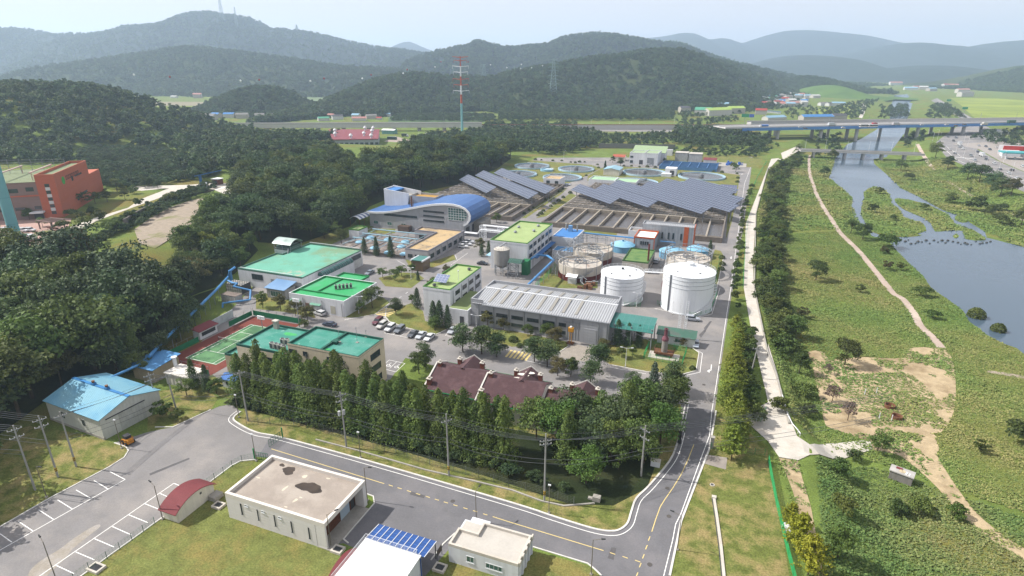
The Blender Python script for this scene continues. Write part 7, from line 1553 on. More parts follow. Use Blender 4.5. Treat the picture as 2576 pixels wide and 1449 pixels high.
for k,(x,y,lab)in enumerate(((1220,1200,'rusty tub sunk in the weed patch, farther one'),(1290,1310,'rusty tub sunk in the weed patch beside a white post'))):
 x,y=Pt(2,3,x,y);t=tH('rusty_tub',lab,'tub',(x,y,FLOOD));MB().lathe(x,y,[(1.1,FLOOD-.1),(1.2,FLOOD+.9),(1.05,FLOOD+.9),(1.0,FLOOD+.3)],18).build('side',rust,t);MB().cyl(x,y,FLOOD,FLOOD+.35,.99,16).build('content',M('rusty_water',lin('#6d3f38',.5),r=.4),t)
for k,(x,y,lab)in enumerate(((180,985,'white sack caught on the green netting fence'),)):
 x,y=Pt(3,3,x,y);z=tR(x,y);t=tH('white_sack',lab,'sack',(x,y,z));m=MB();m.add(*sph((x,y,z+.7),.75,10,7));m.add(*sph((x+.3,y-.5,z+.4),.5,8,6));m.build('bag',wR,t)
 #vegetation
def unit(a):return a/np.maximum(1e-6,np.linalg.norm(a,axis=1,keepdims=True))
def leafquads(C,Nn,S,rs,asp=.62):
 n=len(C);Nn=unit(Nn);r=unit(rs.normal(size=(n,3)));u=unit(np.cross(Nn,r));w=np.cross(Nn,u)
 u=u*S[:,None];w=w*(S*asp)[:,None]
 bend=Nn*(S*.18)[:,None]
 return np.stack([C-u*.5-bend,C+w*.5,C+u*.5-bend,C-w*.5],1)
def crown_broad(seed,H,R,ncl,per,ls,z0=.32,top=.9):
 rs=np.random.RandomState(seed);cz=H*(z0+1)/2;rz=H*(1-z0)/2
 d=unit(rs.normal(size=(ncl,3)));d[:,2]=np.where(d[:,2]<-.55,-d[:,2],d[:,2])
 rad=rs.uniform(.35,.86,(ncl,1));c=d*rad*np.array([R,R,rz])+np.array([0,0,cz])
 c[:,2]+=rs.uniform(-.06,.06,ncl)*H
 rc=R*rs.uniform(.24,.44,ncl)
 idx=np.repeat(np.arange(ncl),per);dd=unit(rs.normal(size=(len(idx),3)));dd[:,2]=np.where(dd[:,2]<-.25,-dd[:,2]*.6,dd[:,2])
 k=rs.uniform(.62,1.08,(len(idx),1));C=c[idx]+dd*rc[idx][:,None]*k*np.array([1,1,.78])
 return leafquads(C,dd*.75+np.array([0,0,.35])+rs.normal(size=dd.shape)*.55,ls*rs.uniform(.7,1.35,len(idx)),rs)
def crown_cone(seed,H,R,n,ls,z0=.10,pw=.8,droop=-.25,ragged=.3):
 rs=np.random.RandomState(seed);t=rs.beta(1.05,1.35,n);lev=16
 ph=rs.uniform(0,6.28,lev);am=rs.uniform(1-ragged,1+ragged,(lev,9))
 L_=(t*lev).astype(int).clip(0,lev-1);a=rs.uniform(0,2*pi,n);sect=(((a+ph[L_])/(2*pi)*9).astype(int))%9
 fr=t*lev-L_
 rad=R*(1-t)**pw*am[L_,sect]*(1.05-.45*fr)+.12;k=rs.uniform(.25,1.0,n)**.5
 r=rad*k;z=H*(z0+(1-z0)*t)+droop*r*.5+rs.normal(size=n)*.12
 C=np.stack([r*np.cos(a),r*np.sin(a),z],1);out=np.stack([np.cos(a),np.sin(a),np.full(n,.45)],1)
 return leafquads(C,out+rs.normal(size=C.shape)*.55,ls*rs.uniform(.7,1.3,n),rs,.5)
def crown_feather(seed,H,R,nb,per,ls):
 """pointed young ginkgo: stiff branches slanting up with leaves along them"""
 rs=np.random.RandomState(seed);C=[];Nn=[]
 for i in range(nb):
  t=rs.uniform(.06,.97);a=rs.uniform(0,2*pi);L_=R*1.25*(1-t)**.75*rs.uniform(.7,1.15)+.35
  f=rs.uniform(.1,1,per)
  r=L_*f;z=H*(.06+.94*t)*.93+r*rs.uniform(.45,.9)
  C.append(np.stack([r*cos(a),r*sin(a),z],1)+rs.normal(size=(per,3))*.11);Nn.append(np.tile([cos(a)*.5,sin(a)*.5,.7],(per,1)))
 C=np.concatenate(C);Nn=np.concatenate(Nn)
 return leafquads(C,Nn+rs.normal(size=C.shape)*.6,ls*rs.uniform(.7,1.3,len(C)),rs,.6)
def crown_pads(seed,H,R,npd,per,ls):
 """red pine: flat needle pads"""
 rs=np.random.RandomState(seed);C=[];Nn=[]
 for i in range(npd):
  t=rs.uniform(0,1);a=rs.uniform(0,2*pi);r=R*rs.uniform(.15,.75)*(1-t*.45);c=np.array([r*cos(a),r*sin(a),H*(.32+.62*t)]);rr=R*rs.uniform(.28,.48)
  q=np.sqrt(rs.uniform(0,1,per));b=rs.uniform(0,2*pi,per)
  C.append(c+np.stack([q*rr*np.cos(b),q*rr*np.sin(b),rs.normal(size=per)*.18+.55*(1-q**2)],1));Nn.append(np.tile([0,0,1.],(per,1)))
 C=np.concatenate(C);Nn=np.concatenate(Nn)
 return leafquads(C,Nn+rs.normal(size=C.shape)*.6,ls*rs.uniform(.7,1.3,len(C)),rs,.45)
def crown_ball(seed,R,n,ls,flat=.85):
 rs=np.random.RandomState(seed);d=unit(rs.normal(size=(n,3)));d[:,2]=np.abs(d[:,2])*1.15-.15
 C=d*R*rs.uniform(.8,1.03,(n,1))*np.array([1,1,flat])+np.array([0,0,R*flat*.25])
 return leafquads(C,d+rs.normal(size=d.shape)*.4,ls*rs.uniform(.7,1.3,n),rs)
def trunk_mesh(seed,H,r,nb=5,spread=1.0):
 rg=random.Random(seed);m=MB();m.tube((0,0,-.4),(rg.uniform(-.2,.2),rg.uniform(-.2,.2),H*.45),r,8,r*.7);m.tube((0,0,H*.44),(rg.uniform(-.3,.3),rg.uniform(-.3,.3),H*.85),r*.7,6,r*.2)
 for k in range(nb):
  z=H*rg.uniform(.3,.65);a=rg.uniform(0,6.28);L_=spread*rg.uniform(.5,.9);m.tube((0,0,z),(L_*cos(a),L_*sin(a),z+L_*rg.uniform(.4,.9)),r*.38,5,r*.12)
 me=bpy.data.meshes.new('trunk');me.from_pydata(m.v,[],m.f);me.update();return me
lf_wood=lM_('wood_leaves',(.027,.054,.022),(.092,.142,.052),.03,.35)
lM=lM_('mid_leaves',(.045,.080,.020),(.125,.175,.040),.03,.3)
lB=lM_('bright_leaves',(.045,.095,.018),(.11,.18,.035),.02,.2)
lf_red=lM_('redwood_leaves',(.056,.104,.024),(.178,.245,.058),.02,.22)
lf_gink=lM_('ginkgo_leaves',(.100,.145,.020),(.25,.29,.045),.02,.2)
lf_yel=lM_('yellow_leaves',(.17,.19,.015),(.33,.33,.03),.01,.1)
lf_pine=lM_('pine_needles',(.030,.060,.022),(.090,.140,.045),.02,.2,trans=.1)
lf_con=lM_('conifer_needles',(.024,.050,.022),(.070,.115,.045),.02,.2,trans=.1)
lf_blue=lM_('bluish_needles',(.045,.075,.050),(.10,.14,.095),.02,.15,trans=.1)
lf_brn=lM_('autumn_leaves',(.072,.078,.028),(.150,.140,.050),.03,.25)
lS=lM_('shrub_leaves',(.040,.066,.018),(.105,.140,.036),.03,.25)
lW=lM_('bush_leaves',(.060,.098,.022),(.150,.195,.045),.03,.3)
bark=M('bark',lin('#6b5a4a',.45),v=.3,s=3,obj=True);barkg=M('grey_bark',lin('#8a8078',.5),v=.25,s=3,obj=True)
lf_dead=lM_('dead_twigs',(.10,.07,.055),(.17,.12,.10),.01,.2,trans=0)
PROTO={};PK={};FIRST={}
def proto(kind,meshes,mat,trunk=None,bk=None):
 PROTO[kind]=(meshes,mat,trunk,bk or bark)
def pT(kind,x,y,z,label,cat='tree',name=None,group=None,s=1.0,rz=None,var=None,sz=None,mat=None):
 meshes,m,tr,bk=PROTO[kind];i=RNG.randrange(len(meshes))if var is None else var%len(meshes)
 rz=RNG.uniform(0,6.28)if rz is None else rz
 t=tH(name or kind,label,cat,(x,y,z),group,rz);t.scale=(s,s,s*(sz or 1))
 if kind=='dawn_redwood':t.rotation_euler=(RNG.uniform(-.05,.05),RNG.uniform(-.05,.05),rz);t.scale=(s*RNG.uniform(.85,1.15),s,s*RNG.uniform(.88,1.1))
 me=meshes[i]
 c=bpy.data.objects.new('crown' if tr else'foliage',me);COL.objects.link(c);c.parent=t
 if not me.materials:me.materials.append(m)
 if mat is not None:c.material_slots[0].link='OBJECT';c.material_slots[0].material=mat
 if tr:
  k=bpy.data.objects.new('trunk',tr[i%len(tr)]);COL.objects.link(k);k.parent=t
  if not tr[i%len(tr)].materials:tr[i%len(tr)].materials.append(bk)
 FIRST.setdefault((kind,i),c)
 return t
def qm(name,q):return quads_mesh(name,q)
proto('broadleaf_tree',[qm('broad',crown_broad(11+i,12,(5.8,5.2,6.4,5.4,6.8)[i],(32,28,36,30,38)[i],105,.62,.12))for i in range(5)],lf_wood,[trunk_mesh(i,12,.26,6,3.4)for i in range(3)])
proto('shade_tree',[qm('shade',crown_broad(31+i,7.4,(3.5,3.2,3.9)[i],(26,24,28)[i],110,.38,.06))for i in range(3)],lM,[trunk_mesh(5+i,8,.17,6,2.0)for i in range(2)])
proto('dawn_redwood',[qm('redwood',crown_cone(51+i,17.0,(3.5,3.1,3.8,3.2,3.6)[i],5000,.52,.04,.42,-.5,.6))for i in range(5)],lf_red,[trunk_mesh(9,15.5,.22,0)])
proto('ginkgo_tree',[qm('ginkgo',crown_feather(71+i,8.0,(2.6,2.4,2.8)[i],130,26,.36))for i in range(3)],lf_gink,[trunk_mesh(12,7,.12,0)])
proto('pine_tree',[qm('pine',crown_pads(81+i,8.0,(4.6,4.2,5.0)[i],(30,26,32)[i],130,.46))for i in range(3)],lf_pine,[trunk_mesh(20+i,8.5,.2,7,2.4)for i in range(2)])
proto('conifer',[qm('conifer',crown_cone(91+i,8,(2.0,1.7)[i],2300,.34,.03,.6,.5,.3))for i in range(2)],lf_con,[trunk_mesh(25,7,.14,0)])
proto('round_shrub',[qm('ball',crown_ball(101+i,1.1,520,.24))for i in range(2)],lS)
proto('bush',[qm('bush',crown_broad(111+i,3.4,(2.4,2.0,2.8)[i],(14,12,16)[i],85,.42,.02))for i in range(3)],lW)
proto('reed_clump',[qm('reed',crown_ball(121,2.2,900,.5,1.0))],lW)
proto('low_tree',[qm('lowtree',crown_broad(131+i,11,(4.8,5.2,4.4)[i],(17,19,15)[i],26,1.25,.08))for i in range(3)],lf_wood,[trunk_mesh(40,11,.25,3,2.5)])
proto('withered_shrub',[qm('dead',crown_broad(141+i,5,2.3,16,60,.30,.15))for i in range(2)],lf_dead,[trunk_mesh(44+i,5,.1,14,2.2)for i in range(2)],M('dead_bark',lin('#75584a',.45),obj=True))
ORD=['first','second','third','fourth','fifth','sixth','seventh','eighth','ninth','tenth','eleventh','twelfth','thirteenth','fourteenth','fifteenth','sixteenth','seventeenth','eighteenth','nineteenth','twentieth','twenty-first','twenty-second','twenty-third','twenty-fourth','twenty-fifth','twenty-sixth','twenty-seventh','twenty-eighth','twenty-ninth','thirtieth']
xsr=np.linspace(-105,-37.5,24)
for k,x in enumerate(xsr):pT('dawn_redwood',x+RNG.uniform(-.5,.5),91.8+RNG.uniform(-.6,.6)+(.06*max(0,-90-x)),0,ORD[k]+' dawn redwood from left in the front row behind the wire fence',group='front row of dawn redwoods',s=RNG.uniform(.72,.84)+(.10 if -86<x<-74 else 0)+(.05 if x>-74 else 0))
for k,x in enumerate(np.linspace(-103,-40,21)):pT('dawn_redwood',x+RNG.uniform(-.6,.6),95.4+RNG.uniform(-.6,.6)+(.05*max(0,-90-x)),0,ORD[k]+' dawn redwood from left in the second row of the belt',group='second row of dawn redwoods',s=RNG.uniform(.72,.84)+(.08 if -86<x<-76 else 0))
for k,x in enumerate(np.linspace(-104,-24,34)):
 pT('bush',x+RNG.uniform(-1,1),90.0+RNG.uniform(-.5,.8)-(max(0,x+40)*.12),0,ORD[k%30]+' low dark bush from left under the dawn redwoods' if k<30 else'low dark bush under the right end of the tree belt','shrub',group='undergrowth along the wire fence',s=RNG.uniform(.5,.85),mat=lf_wood)
sH('wood_floor',[(-108,89.5),(-60,88.6),(-38,87.2),(-22,85.5),(-14,88),(-9,95),(-8,110),(-20,104),(-64,104),(-108,101)],wood_floor,.04)  # dark colour holds both the drainage ground and deep shade under the redwoods
for(u,v,kind,s,mat,lab)in((1475,1215,'shade_tree',1.0,lB,'bright green round tree standing forward at the right end of the belt'),(1400,1120,'broadleaf_tree',.85,lB,'broad bright green tree in front of the brown roof, right third'),(1535,1150,'broadleaf_tree',.82,lM,'dark round tree behind the forward bright green tree'),(1570,1085,'dawn_redwood',.8,None,'feathery tree at the right end of the brown roof'),(1600,1100,'broadleaf_tree',.8,lM,'round tree left of the right road gate pillar'),(1660,1120,'broadleaf_tree',.8,lB,'bright green tree hanging over the right road kerb'),(1690,1040,'broadleaf_tree',.82,lM,'tree at the kerb bend beside the ring road shadow'),(1640,1010,'conifer',1.3,lf_blue,'bluish green conifer behind the brown roof right end'),(1590,1010,'pine_tree',.9,None,'spreading pine behind the right end of the brown roof'),(1690,990,'pine_tree',1.05,None,'tall spreading pine at the ring road junction'),(1555,1180,'shade_tree',.9,None,'small dark tree under the belt, left of the white cable box'),(1430,1160,'dawn_redwood',.82,None,'last dark conical tree of the belt beside the bright round tree'),(1620,1165,'shade_tree',.9,None,'small tree behind the pole under the right belt'),(1480,1130,'broadleaf_tree',.75,None,'dark tree filling the belt before the brown roof right section')):
 x,y=V(u,v);pT(kind,x,y,0,lab,s=s,mat=mat)
for(u,v,s,mat,lab)in((1350,1105,.8,lM,'leafy tree at the left edge of the dark tree mass right of the redwoods'),(1440,1085,.8,None,'dark tree before the brown roof right gable'),(1500,1075,.75,lB,'fresh green tree before the right end of the brown roof'),(1545,1110,.85,None,'dark tree in the heart of the mass right of the redwoods'),(1610,1060,.85,lM,'tall tree behind the bluish conifer'),(1655,1065,.8,None,'dark tree near the kerb bend of the ring road'),(1590,1140,.75,lM,'tree behind the white cable box'),(1500,1160,.7,None,'dark tree behind the bright round tree at the belt end')):
 x,y=V(u,v);pT('broadleaf_tree',x,y,0,lab,s=s,mat=mat)
for k,(u,v)in enumerate(((-60,1150),(-130,1250),(-20,1090),(-160,1340),(-210,1200),(-90,1080),(-250,1330))):
 x,y=V(u,v);pT('broadleaf_tree',x,y,0,'dark tree at the left frame edge shading the bottom left grass','tree',name='wood_tree',group='trees at the left frame edge',s=1.3)
for k,(x,y)in enumerate(((1790,545),(1860,440),(1920,360),(1600,760))):
 x,y=W(2,0,x,y);pT('broadleaf_tree',x-.5,y,0,'tree at the wood edge overhanging the long blue pipe','tree',name='wood_tree',group='trees over the blue pipe',s=.72)
for(r,c,x,y,kind,s,mat,lab)in((2,1,1700,790,'pine_tree',.85,None,'broad yellow green pine at the left end of the brown roof'),(2,1,1640,860,'shade_tree',.8,lM,'round tree at the left gable of the brown roof hall'),(2,1,2080,640,'pine_tree',1.0,None,'left of the pair of big pines behind the brown roof'),(2,1,2270,660,'pine_tree',1.0,None,'right of the pair of big pines behind the brown roof'),(2,1,2420,690,'pine_tree',.85,None,'pine beside the yellow hump crossing'),(2,2,225,740,'pine_tree',.85,None,'slender pine right of the yellow hump crossing'),(2,2,355,790,'pine_tree',.95,None,'second slender pine right of the yellow hump crossing'),(2,2,870,830,'pine_tree',.95,None,'dark leaning pine at the corner of the concrete yard'),(2,2,790,960,'pine_tree',.75,None,'low pine behind the middle rear gable'),(2,2,460,880,'shade_tree',.7,lf_brn,'brownish young tree behind the brown roof'),(2,2,590,890,'shade_tree',.75,None,'green young tree behind the brown roof, right of the brownish one'),(2,2,1060,570,'conifer',1.0,None,'left of three dark conifers under the green canopy'),(2,2,1165,580,'conifer',.9,None,'middle of three dark conifers under the green canopy'),(2,2,1270,590,'conifer',.85,None,'right of three dark conifers under the green canopy'),(2,2,1100,700,'shade_tree',.5,None,'small lawn tree left of the flare fence'),(2,2,1210,690,'shade_tree',.5,None,'small lawn tree just beside the flare fence'),(2,2,920,640,'shade_tree',.55,lf_brn,'low reddish tree at the edge of the concrete yard'),(2,2,1720,590,'shade_tree',.4,lf_brn,'small tree right of the flare stack'),(2,2,1640,560,'shade_tree',.38,None,'small tree behind the flare stack'),(2,2,430,560,'shade_tree',.75,lf_brn,'reddish brown tree against the grey factory door'),(2,2,350,500,'shade_tree',.65,None,'thin tree left of the reddish brown one at the factory'),(2,2,160,480,'shade_tree',.5,None,'thin sapling at the factory wall'),(2,1,2330,390,'shade_tree',.75,lf_brn,'brownish tree at the left corner of the grey factory'),(2,1,2490,420,'shade_tree',.6,lf_brn,'second brownish tree at the grey factory wall'),(2,1,1790,380,'conifer',1.05,None,'left of the dark juniper clump on the round lawn'),(2,1,1850,390,'conifer',1.1,None,'middle of the dark juniper clump on the round lawn'),(2,1,1930,400,'conifer',.95,None,'right of the dark juniper clump on the round lawn'),(2,1,1800,420,'shade_tree',.6,None,'green shrub tree in front of the juniper clump'),(2,1,1410,270,'pine_tree',.7,None,'small pine at the tip of the round lawn'),(2,1,1625,200,'conifer',.9,None,'dark conifer at the laboratory left wall'),(2,1,1570,160,'shade_tree',.5,None,'small tree beside the conifer at the laboratory wall'),(2,1,1170,200,'shade_tree',1.0,lS,'big dark tree at the right end of the bright green roof building'),(2,1,1060,250,'shade_tree',.6,lB,'bright small tree at the bright green roof building corner'),(2,1,950,235,'round_shrub',1.3,None,'dark shrub at the bright green roof building corner'),(2,1,70,200,'shade_tree',.8,None,'greenish tree left in the row behind the tennis court'),(2,1,250,230,'shade_tree',.8,lf_brn,'brown tree in the row behind the tennis court'),(2,1,400,280,'shade_tree',.75,lf_brn,'second brown tree in the row behind the tennis court'),(2,1,520,330,'shade_tree',.75,lf_brn,'third brown tree at the right end of the row behind the tennis court'),(2,1,480,390,'bush',.7,None,'low bush behind the office roof'),(1,1,1275,1345,'shade_tree',.6,None,'left small tree on the lawn before the yard'),(1,1,1390,1370,'shade_tree',.6,None,'second small tree on the lawn before the yard'),(1,1,1465,1330,'shade_tree',.65,lM,'taller small tree on the lawn before the yard'),(1,1,1570,1300,'shade_tree',.55,lB,'bright round tree beside the glass porch'),(1,1,1630,1370,'conifer',.5,None,'slim conifer on the small lawn'),(1,1,1780,1440,'shade_tree',.55,None,'small tree beside the middle road'),(1,1,1920,1320,'shade_tree',.6,lf_brn,'brownish tree behind the laboratory roof'),(1,1,1095,1110,'conifer',.95,None,'left of three dark thujas before the covered tanks'),(1,1,1215,1125,'conifer',1.05,None,'middle of three dark thujas before the covered tanks'),(1,1,1360,1140,'conifer',1.15,None,'right and largest of three dark thujas before the covered tanks'),(1,1,2250,1080,'shade_tree',.85,lf_brn,'brown leaved tree at the corner of the process building'),(1,1,2270,1130,'conifer',.7,None,'dark conifer below the brown leaved tree'),(1,1,2340,1100,'conifer',.7,None,'dark conifer nearest the process building'),(1,1,2420,790,'shade_tree',.75,lM,'round tree between the blue curved roof and the left basin'),(1,1,690,960,'broadleaf_tree',.7,None,'big dark tree beside the covered tanks'),(1,1,820,950,'shade_tree',1.1,lM,'bright tree in front of the lime roofed store'),(1,1,860,1000,'shade_tree',.9,None,'dark tree between mint hall and covered tanks'),(1,1,1050,910,'shade_tree',.6,None,'small tree by the striped shelter'),(1,2,1985,1110,'conifer',.8,None,'dark conifer beside the gas holder at the ring road'),(1,2,2110,1150,'round_shrub',1.3,None,'first round shrub on the ring road strip from the far end'),(1,2,2115,1215,'round_shrub',1.3,None,'second round shrub on the ring road strip from the far end'),(1,2,2105,1265,'round_shrub',1.3,None,'third round shrub on the ring road strip from the far end'),(2,2,15,530,'round_shrub',1.4,None,'clipped round shrub at the left end of the factory lawn'),(2,2,155,560,'round_shrub',1.3,None,'second clipped round shrub on the factory lawn'),(2,2,80,590,'round_shrub',1.0,None,'flat brown clipped shrub on the factory lawn'),(2,1,2440,510,'round_shrub',1.5,None,'round clipped shrub under the pines by the factory lawn'),(2,2,1815,815,'round_shrub',.9,None,'low shrub at the kerb corner of the flare lawn'),(1,2,2250,280,'shade_tree',.9,None,'left round tree at the far corner of the ring road'),(1,2,2220,250,'shade_tree',.7,None,'small tree at the far corner of the ring road'),(1,2,1090,220,'pine_tree',.8,None,'pine beside the orange red roofed hut'),(1,2,1010,190,'shade_tree',.8,None,'reddish tree left of the orange red roofed hut'),(1,2,935,260,'conifer',.9,None,'dark conifer at the corner beyond the second clarifier'),(1,2,1530,190,'shade_tree',.6,None,'tree at the corner of the far two part building'),(2,0,1420,880,'shade_tree',1.0,lM,'bushy tree beside the pump house wall'),(2,0,1960,1000,'conifer',1.0,lM,'left pine shaped tree before the white plant cabin'),(2,0,2090,1030,'conifer',.9,None,'dark tree between white plant cabin and guard booth'),(2,0,2180,1060,'shade_tree',.6,None,'small tree left of the guard booth'),(2,0,1880,1080,'shade_tree',.7,None,'low dark tree under the pole by the white plant cabin'),(2,0,1640,1300,'bush',1.3,lB,'big bush against the warehouse door side'),(2,0,1780,1330,'bush',.9,None,'small bush beside the road bend near the warehouse'),(2,0,1400,830,'conifer',1.6,lM,'tall feathery tree behind the pump house'),(2,0,1280,860,'conifer',1.3,None,'feathery tree behind the warehouse ridge')):
 x,y=W(r,c,x,y);pT(kind,x,y,0,lab,'shrub' if kind in('round_shrub','bush')else'tree',s=s,mat=mat)
pts=[(1,2,x,y,1)for x,y in((120,705),(165,670),(210,645),(260,720),(290,705),(315,675),(330,565),(365,545),(390,628),(420,605),(470,575),(515,540),(480,480),(505,455),(585,495),(500,170+0),(590,185),(635,190),(680,183),(730,183),(235,160),(295,163),(410,170),(860,210),(870,240),(745,320),(1125,222),(1200,224),(1280,232),(1360,232),(1440,238),(1525,245),(1600,248),(1690,255),(1770,262),(1855,266),(1935,272),(2025,280),(2110,288),(2270,345),(2265,385),(2262,300))]
for k,(r,c,x,y,s)in enumerate(pts):
 o=W(r,c,x,y);pT('round_shrub',o[0],o[1],0,'clipped round shrub along the basin road or the clarifier lawns','shrub',group='clipped shrubs round basins and clarifiers',s=RNG.uniform(.9,1.5))
k=0
for y in list(np.arange(110,178,3.4)):
 x=4.9+RNG.uniform(-.7,.7)+(1.4 if y<126 else 0);pT('ginkgo_tree',x,y,0,ORD[k]+' yellow green tree from the near end of the ring road strip',group='yellow green trees on the ring road strip',s=RNG.uniform(.85,1.05)*(1.1 if y<150 else .8));k+=1
k=0
for y in np.arange(126,176,3.0):
 x=8.2+RNG.uniform(-.6,.6)+max(0,(150-y)*.09);pT('bush',x,y,0,ORD[k]+' green bush from the near end of the levee road hedge','shrub',group='green bushes along the levee road',s=RNG.uniform(.75,1.1),mat=lM,sz=1.3);k+=1
for k,y in enumerate(np.arange(178,425,8.5)):
 x=(lerp_tab(LEVEE,y)-6.9)+RNG.uniform(-.5,.5);pT('bush',x,y,0,ORD[k]+' bush from the near end of the far hedge beside the levee road','shrub',group='far hedge along the levee road',s=RNG.uniform(.5,.8),sz=1.4,mat=lM)
for(x,y,s,kind,mat,lab)in((300,1180,.95,'ginkgo_tree',lf_yel,'bright yellow tree right of the leaning green netting fence'),(215,960,.65,'ginkgo_tree',lf_yel,'smaller yellow tree behind the bright yellow one'),(400,1440,1.0,'ginkgo_tree',lf_yel,'yellow green tree at the bottom frame edge by the dirt track'),(700,1270,.85,'shade_tree',lB,'bright green young tree at the bottom right weeds'),(1100,200,.75,'shade_tree',lM,'small leafy tree at the end of the concrete spur')):
 x,y=Pt(3,3,x,y);pT(kind,x,y,tR(x,y),lab,s=s,mat=mat)
fl=((2,3,260,500,'broadleaf_tree',.62,lM,'big round tree on the slope beside the levee road'),(2,3,310,860,'shade_tree',.9,lM,'round bushy tree below the levee wall'),(2,3,770,770,'shade_tree',1.05,lS,'lone dark round tree at the edge of the sandy clearing'),(2,3,640,1150,'withered_shrub',1.0,None,'upper withered brown shrub by the clearing'),(2,3,800,1330,'withered_shrub',1.0,None,'lower withered brown shrub by the clearing'),(2,3,600,860,'withered_shrub',.6,None,'thin withered shrub at the clearing top'),(2,3,120,1240,'bush',1.1,None,'leafy bush under the guard rail'),(2,3,400,1280,'bush',1.0,lM,'dark bush at the end of the guard rail'),(2,3,350,1080,'bush',1.1,None,'bush on the slope below the levee wall'),(2,3,130,250,'bush',1.6,lS,'dark bush on the slope above the big round tree'),(2,3,350,300,'bush',1.2,lf_brn,'reddish brown bush behind the big round tree'),(2,3,920,40,'bush',1.0,lS,'small dark bush alone in the meadow'),(2,3,1540,80,'bush',1.2,lM,'dark bush between red path and river'),(2,3,1650,300,'bush',.9,lB,'bright bush beside the red path'),(1,3,480,1370,'shade_tree',1.1,lS,'dark round tree in the meadow above the path bend'),(1,3,830,900,'shade_tree',1.0,lS,'tall dark bush beside the red path at the weir'),(1,3,950,960,'shade_tree',1.2,lM,'larger round bush beside the red path at the weir'),(1,3,1190,1040,'bush',1.9,lB,'bright green mound of creepers at the weir bank'),(1,3,1190,1260,'bush',1.2,lf_brn,'brown green bush on the river bank'),(1,3,1330,1270,'bush',1.1,None,'bush at the river bank edge'),(1,3,1160,1100,'bush',1.0,lf_brn,'grey brown bush below the creeper mound'),(1,3,560,330,'shade_tree',1.2,lM,'willow at the left river bank below the small bridge'),(1,3,640,160,'shade_tree',1.4,lM,'upper willow at the left river bank beside the small bridge'),(1,3,500,140,'shade_tree',.9,lB,'bright tree at the left end of the small bridge'),(1,3,300,90,'shade_tree',1.2,lM,'tree at the road end of the small bridge'),(1,3,1680,140,'broadleaf_tree',1.1,lM,'big round tree at the right end of the small bridge'),(1,3,1330,270,'shade_tree',1.4,lM,'willow on the right bank of the river'),(1,3,1410,360,'bush',1.6,lS,'dark bush on the right bank meadow'),(1,3,1800,260,'broadleaf_tree',.9,lS,'dark tree between red path and motorway feeder'),(1,3,2000,360,'broadleaf_tree',1.0,lf_wood,'first tree of the dark clump along the motorway feeder'),(1,3,2120,390,'broadleaf_tree',1.05,lf_wood,'second tree of the dark clump along the motorway feeder'),(1,3,2240,460,'broadleaf_tree',1.0,lf_wood,'third tree of the dark clump along the motorway feeder'),(1,3,2330,530,'broadleaf_tree',1.0,lf_wood,'fourth tree of the dark clump along the motorway feeder'),(1,3,2440,520,'broadleaf_tree',1.0,lf_brn,'brownish tree at the end of the feeder clump'),(1,3,1830,590,'bush',1.8,lM,'round bush on the right bank near the narrow channel'),(1,3,2100,670,'bush',2.6,lM,'large bush at the right river bank'),(1,3,2240,710,'bush',1.8,lM,'bush beside the large one at the right river bank'),(1,3,2360,670,'bush',1.3,lS,'small dark bush by the right red path'),(1,3,2020,480,'bush',1.0,lS,'tiny bush on the right red path edge'),(1,3,2540,820,'broadleaf_tree',.8,lS,'dark tree at the right frame edge by the weir'),(1,3,2320,800,'bush',1.5,lM,'bush on the far spit'),(1,3,2440,830,'bush',1.3,lS,'dark bush on the far spit'),(1,3,1040,690,'bush',1.7,lM,'bush on the big islet'),(1,3,1110,500,'bush',1.5,lM,'bush at the upstream tip of the big islet'),(1,3,1260,770,'bush',1.0,lS,'low bush in the middle of the big islet'),(1,3,1560,660,'bush',1.3,lM,'bush on the second islet'),(3,3,2540,90,'bush',1.4,lS,'dark bush at the right frame edge in the weeds'),(3,3,2130,200,'bush',.9,lM,'bush in the right weed field'),(3,3,870,290,'bush',.8,lS,'dark bush just below the concrete spur'),(3,3,700,420,'bush',1.0,lM,'bush in the weeds left of the concrete hut'),(3,3,1880,850,'bush',.8,lB,'bright bush beside the lower dirt track'),(3,3,1500,800,'bush',.9,lM,'bush below the concrete hut'),(3,3,740,800,'bush',.9,None,'dark bush in the weeds by the dirt track'),(3,3,1290,830,'bush',.9,lS,'dark bush at the buried slab'))
for(r,c,x,y,kind,s,mat,lab)in fl:
 o=Pt(r,c,x,y);pT(kind,o[0],o[1],max(tR(*o),FLOOD),lab,'shrub' if kind in('bush','withered_shrub')else'tree',s=s,mat=mat)
for(x,y,lab)in((2090,290,'larger reed clump standing in the river'),(2310,430,'smaller reed clump standing in the river')):
 o=W(2,3,x,y,FLOOD);pT('reed_clump',o[0],o[1],FLOOD,lab,'reeds',s=1.25 if x<2200 else 1.0)
for k,y in enumerate(np.concatenate([np.arange(172,340,2.6),np.arange(340,590,3.6)])):
 x=lerp_tab(LEVEE,y)+RNG.uniform(2.5,9)+(RNG.uniform(0,6)if y>300 else 0);pT(('bush','bush','shade_tree')[k%3]if y>230 or k%2 else'bush',x,y,tR(x,y),'dark green bush or small tree on the slope right of the levee road','shrub',name='slope_bush',group='bushes on the levee slope',s=RNG.uniform(1.1,1.9)if k%3!=2 else RNG.uniform(.8,1.15),mat=(lM,lS,lW)[RNG.randrange(3)])
def inpoly(x,y,p):
 r=False;j=len(p)-1
 for i in range(len(p)):
  if(p[i][1]>y)!=(p[j][1]>y)and x<(p[j][0]-p[i][0])*(y-p[i][1])/(p[j][1]-p[i][1])+p[i][0]:r=not r
  j=i
 return r
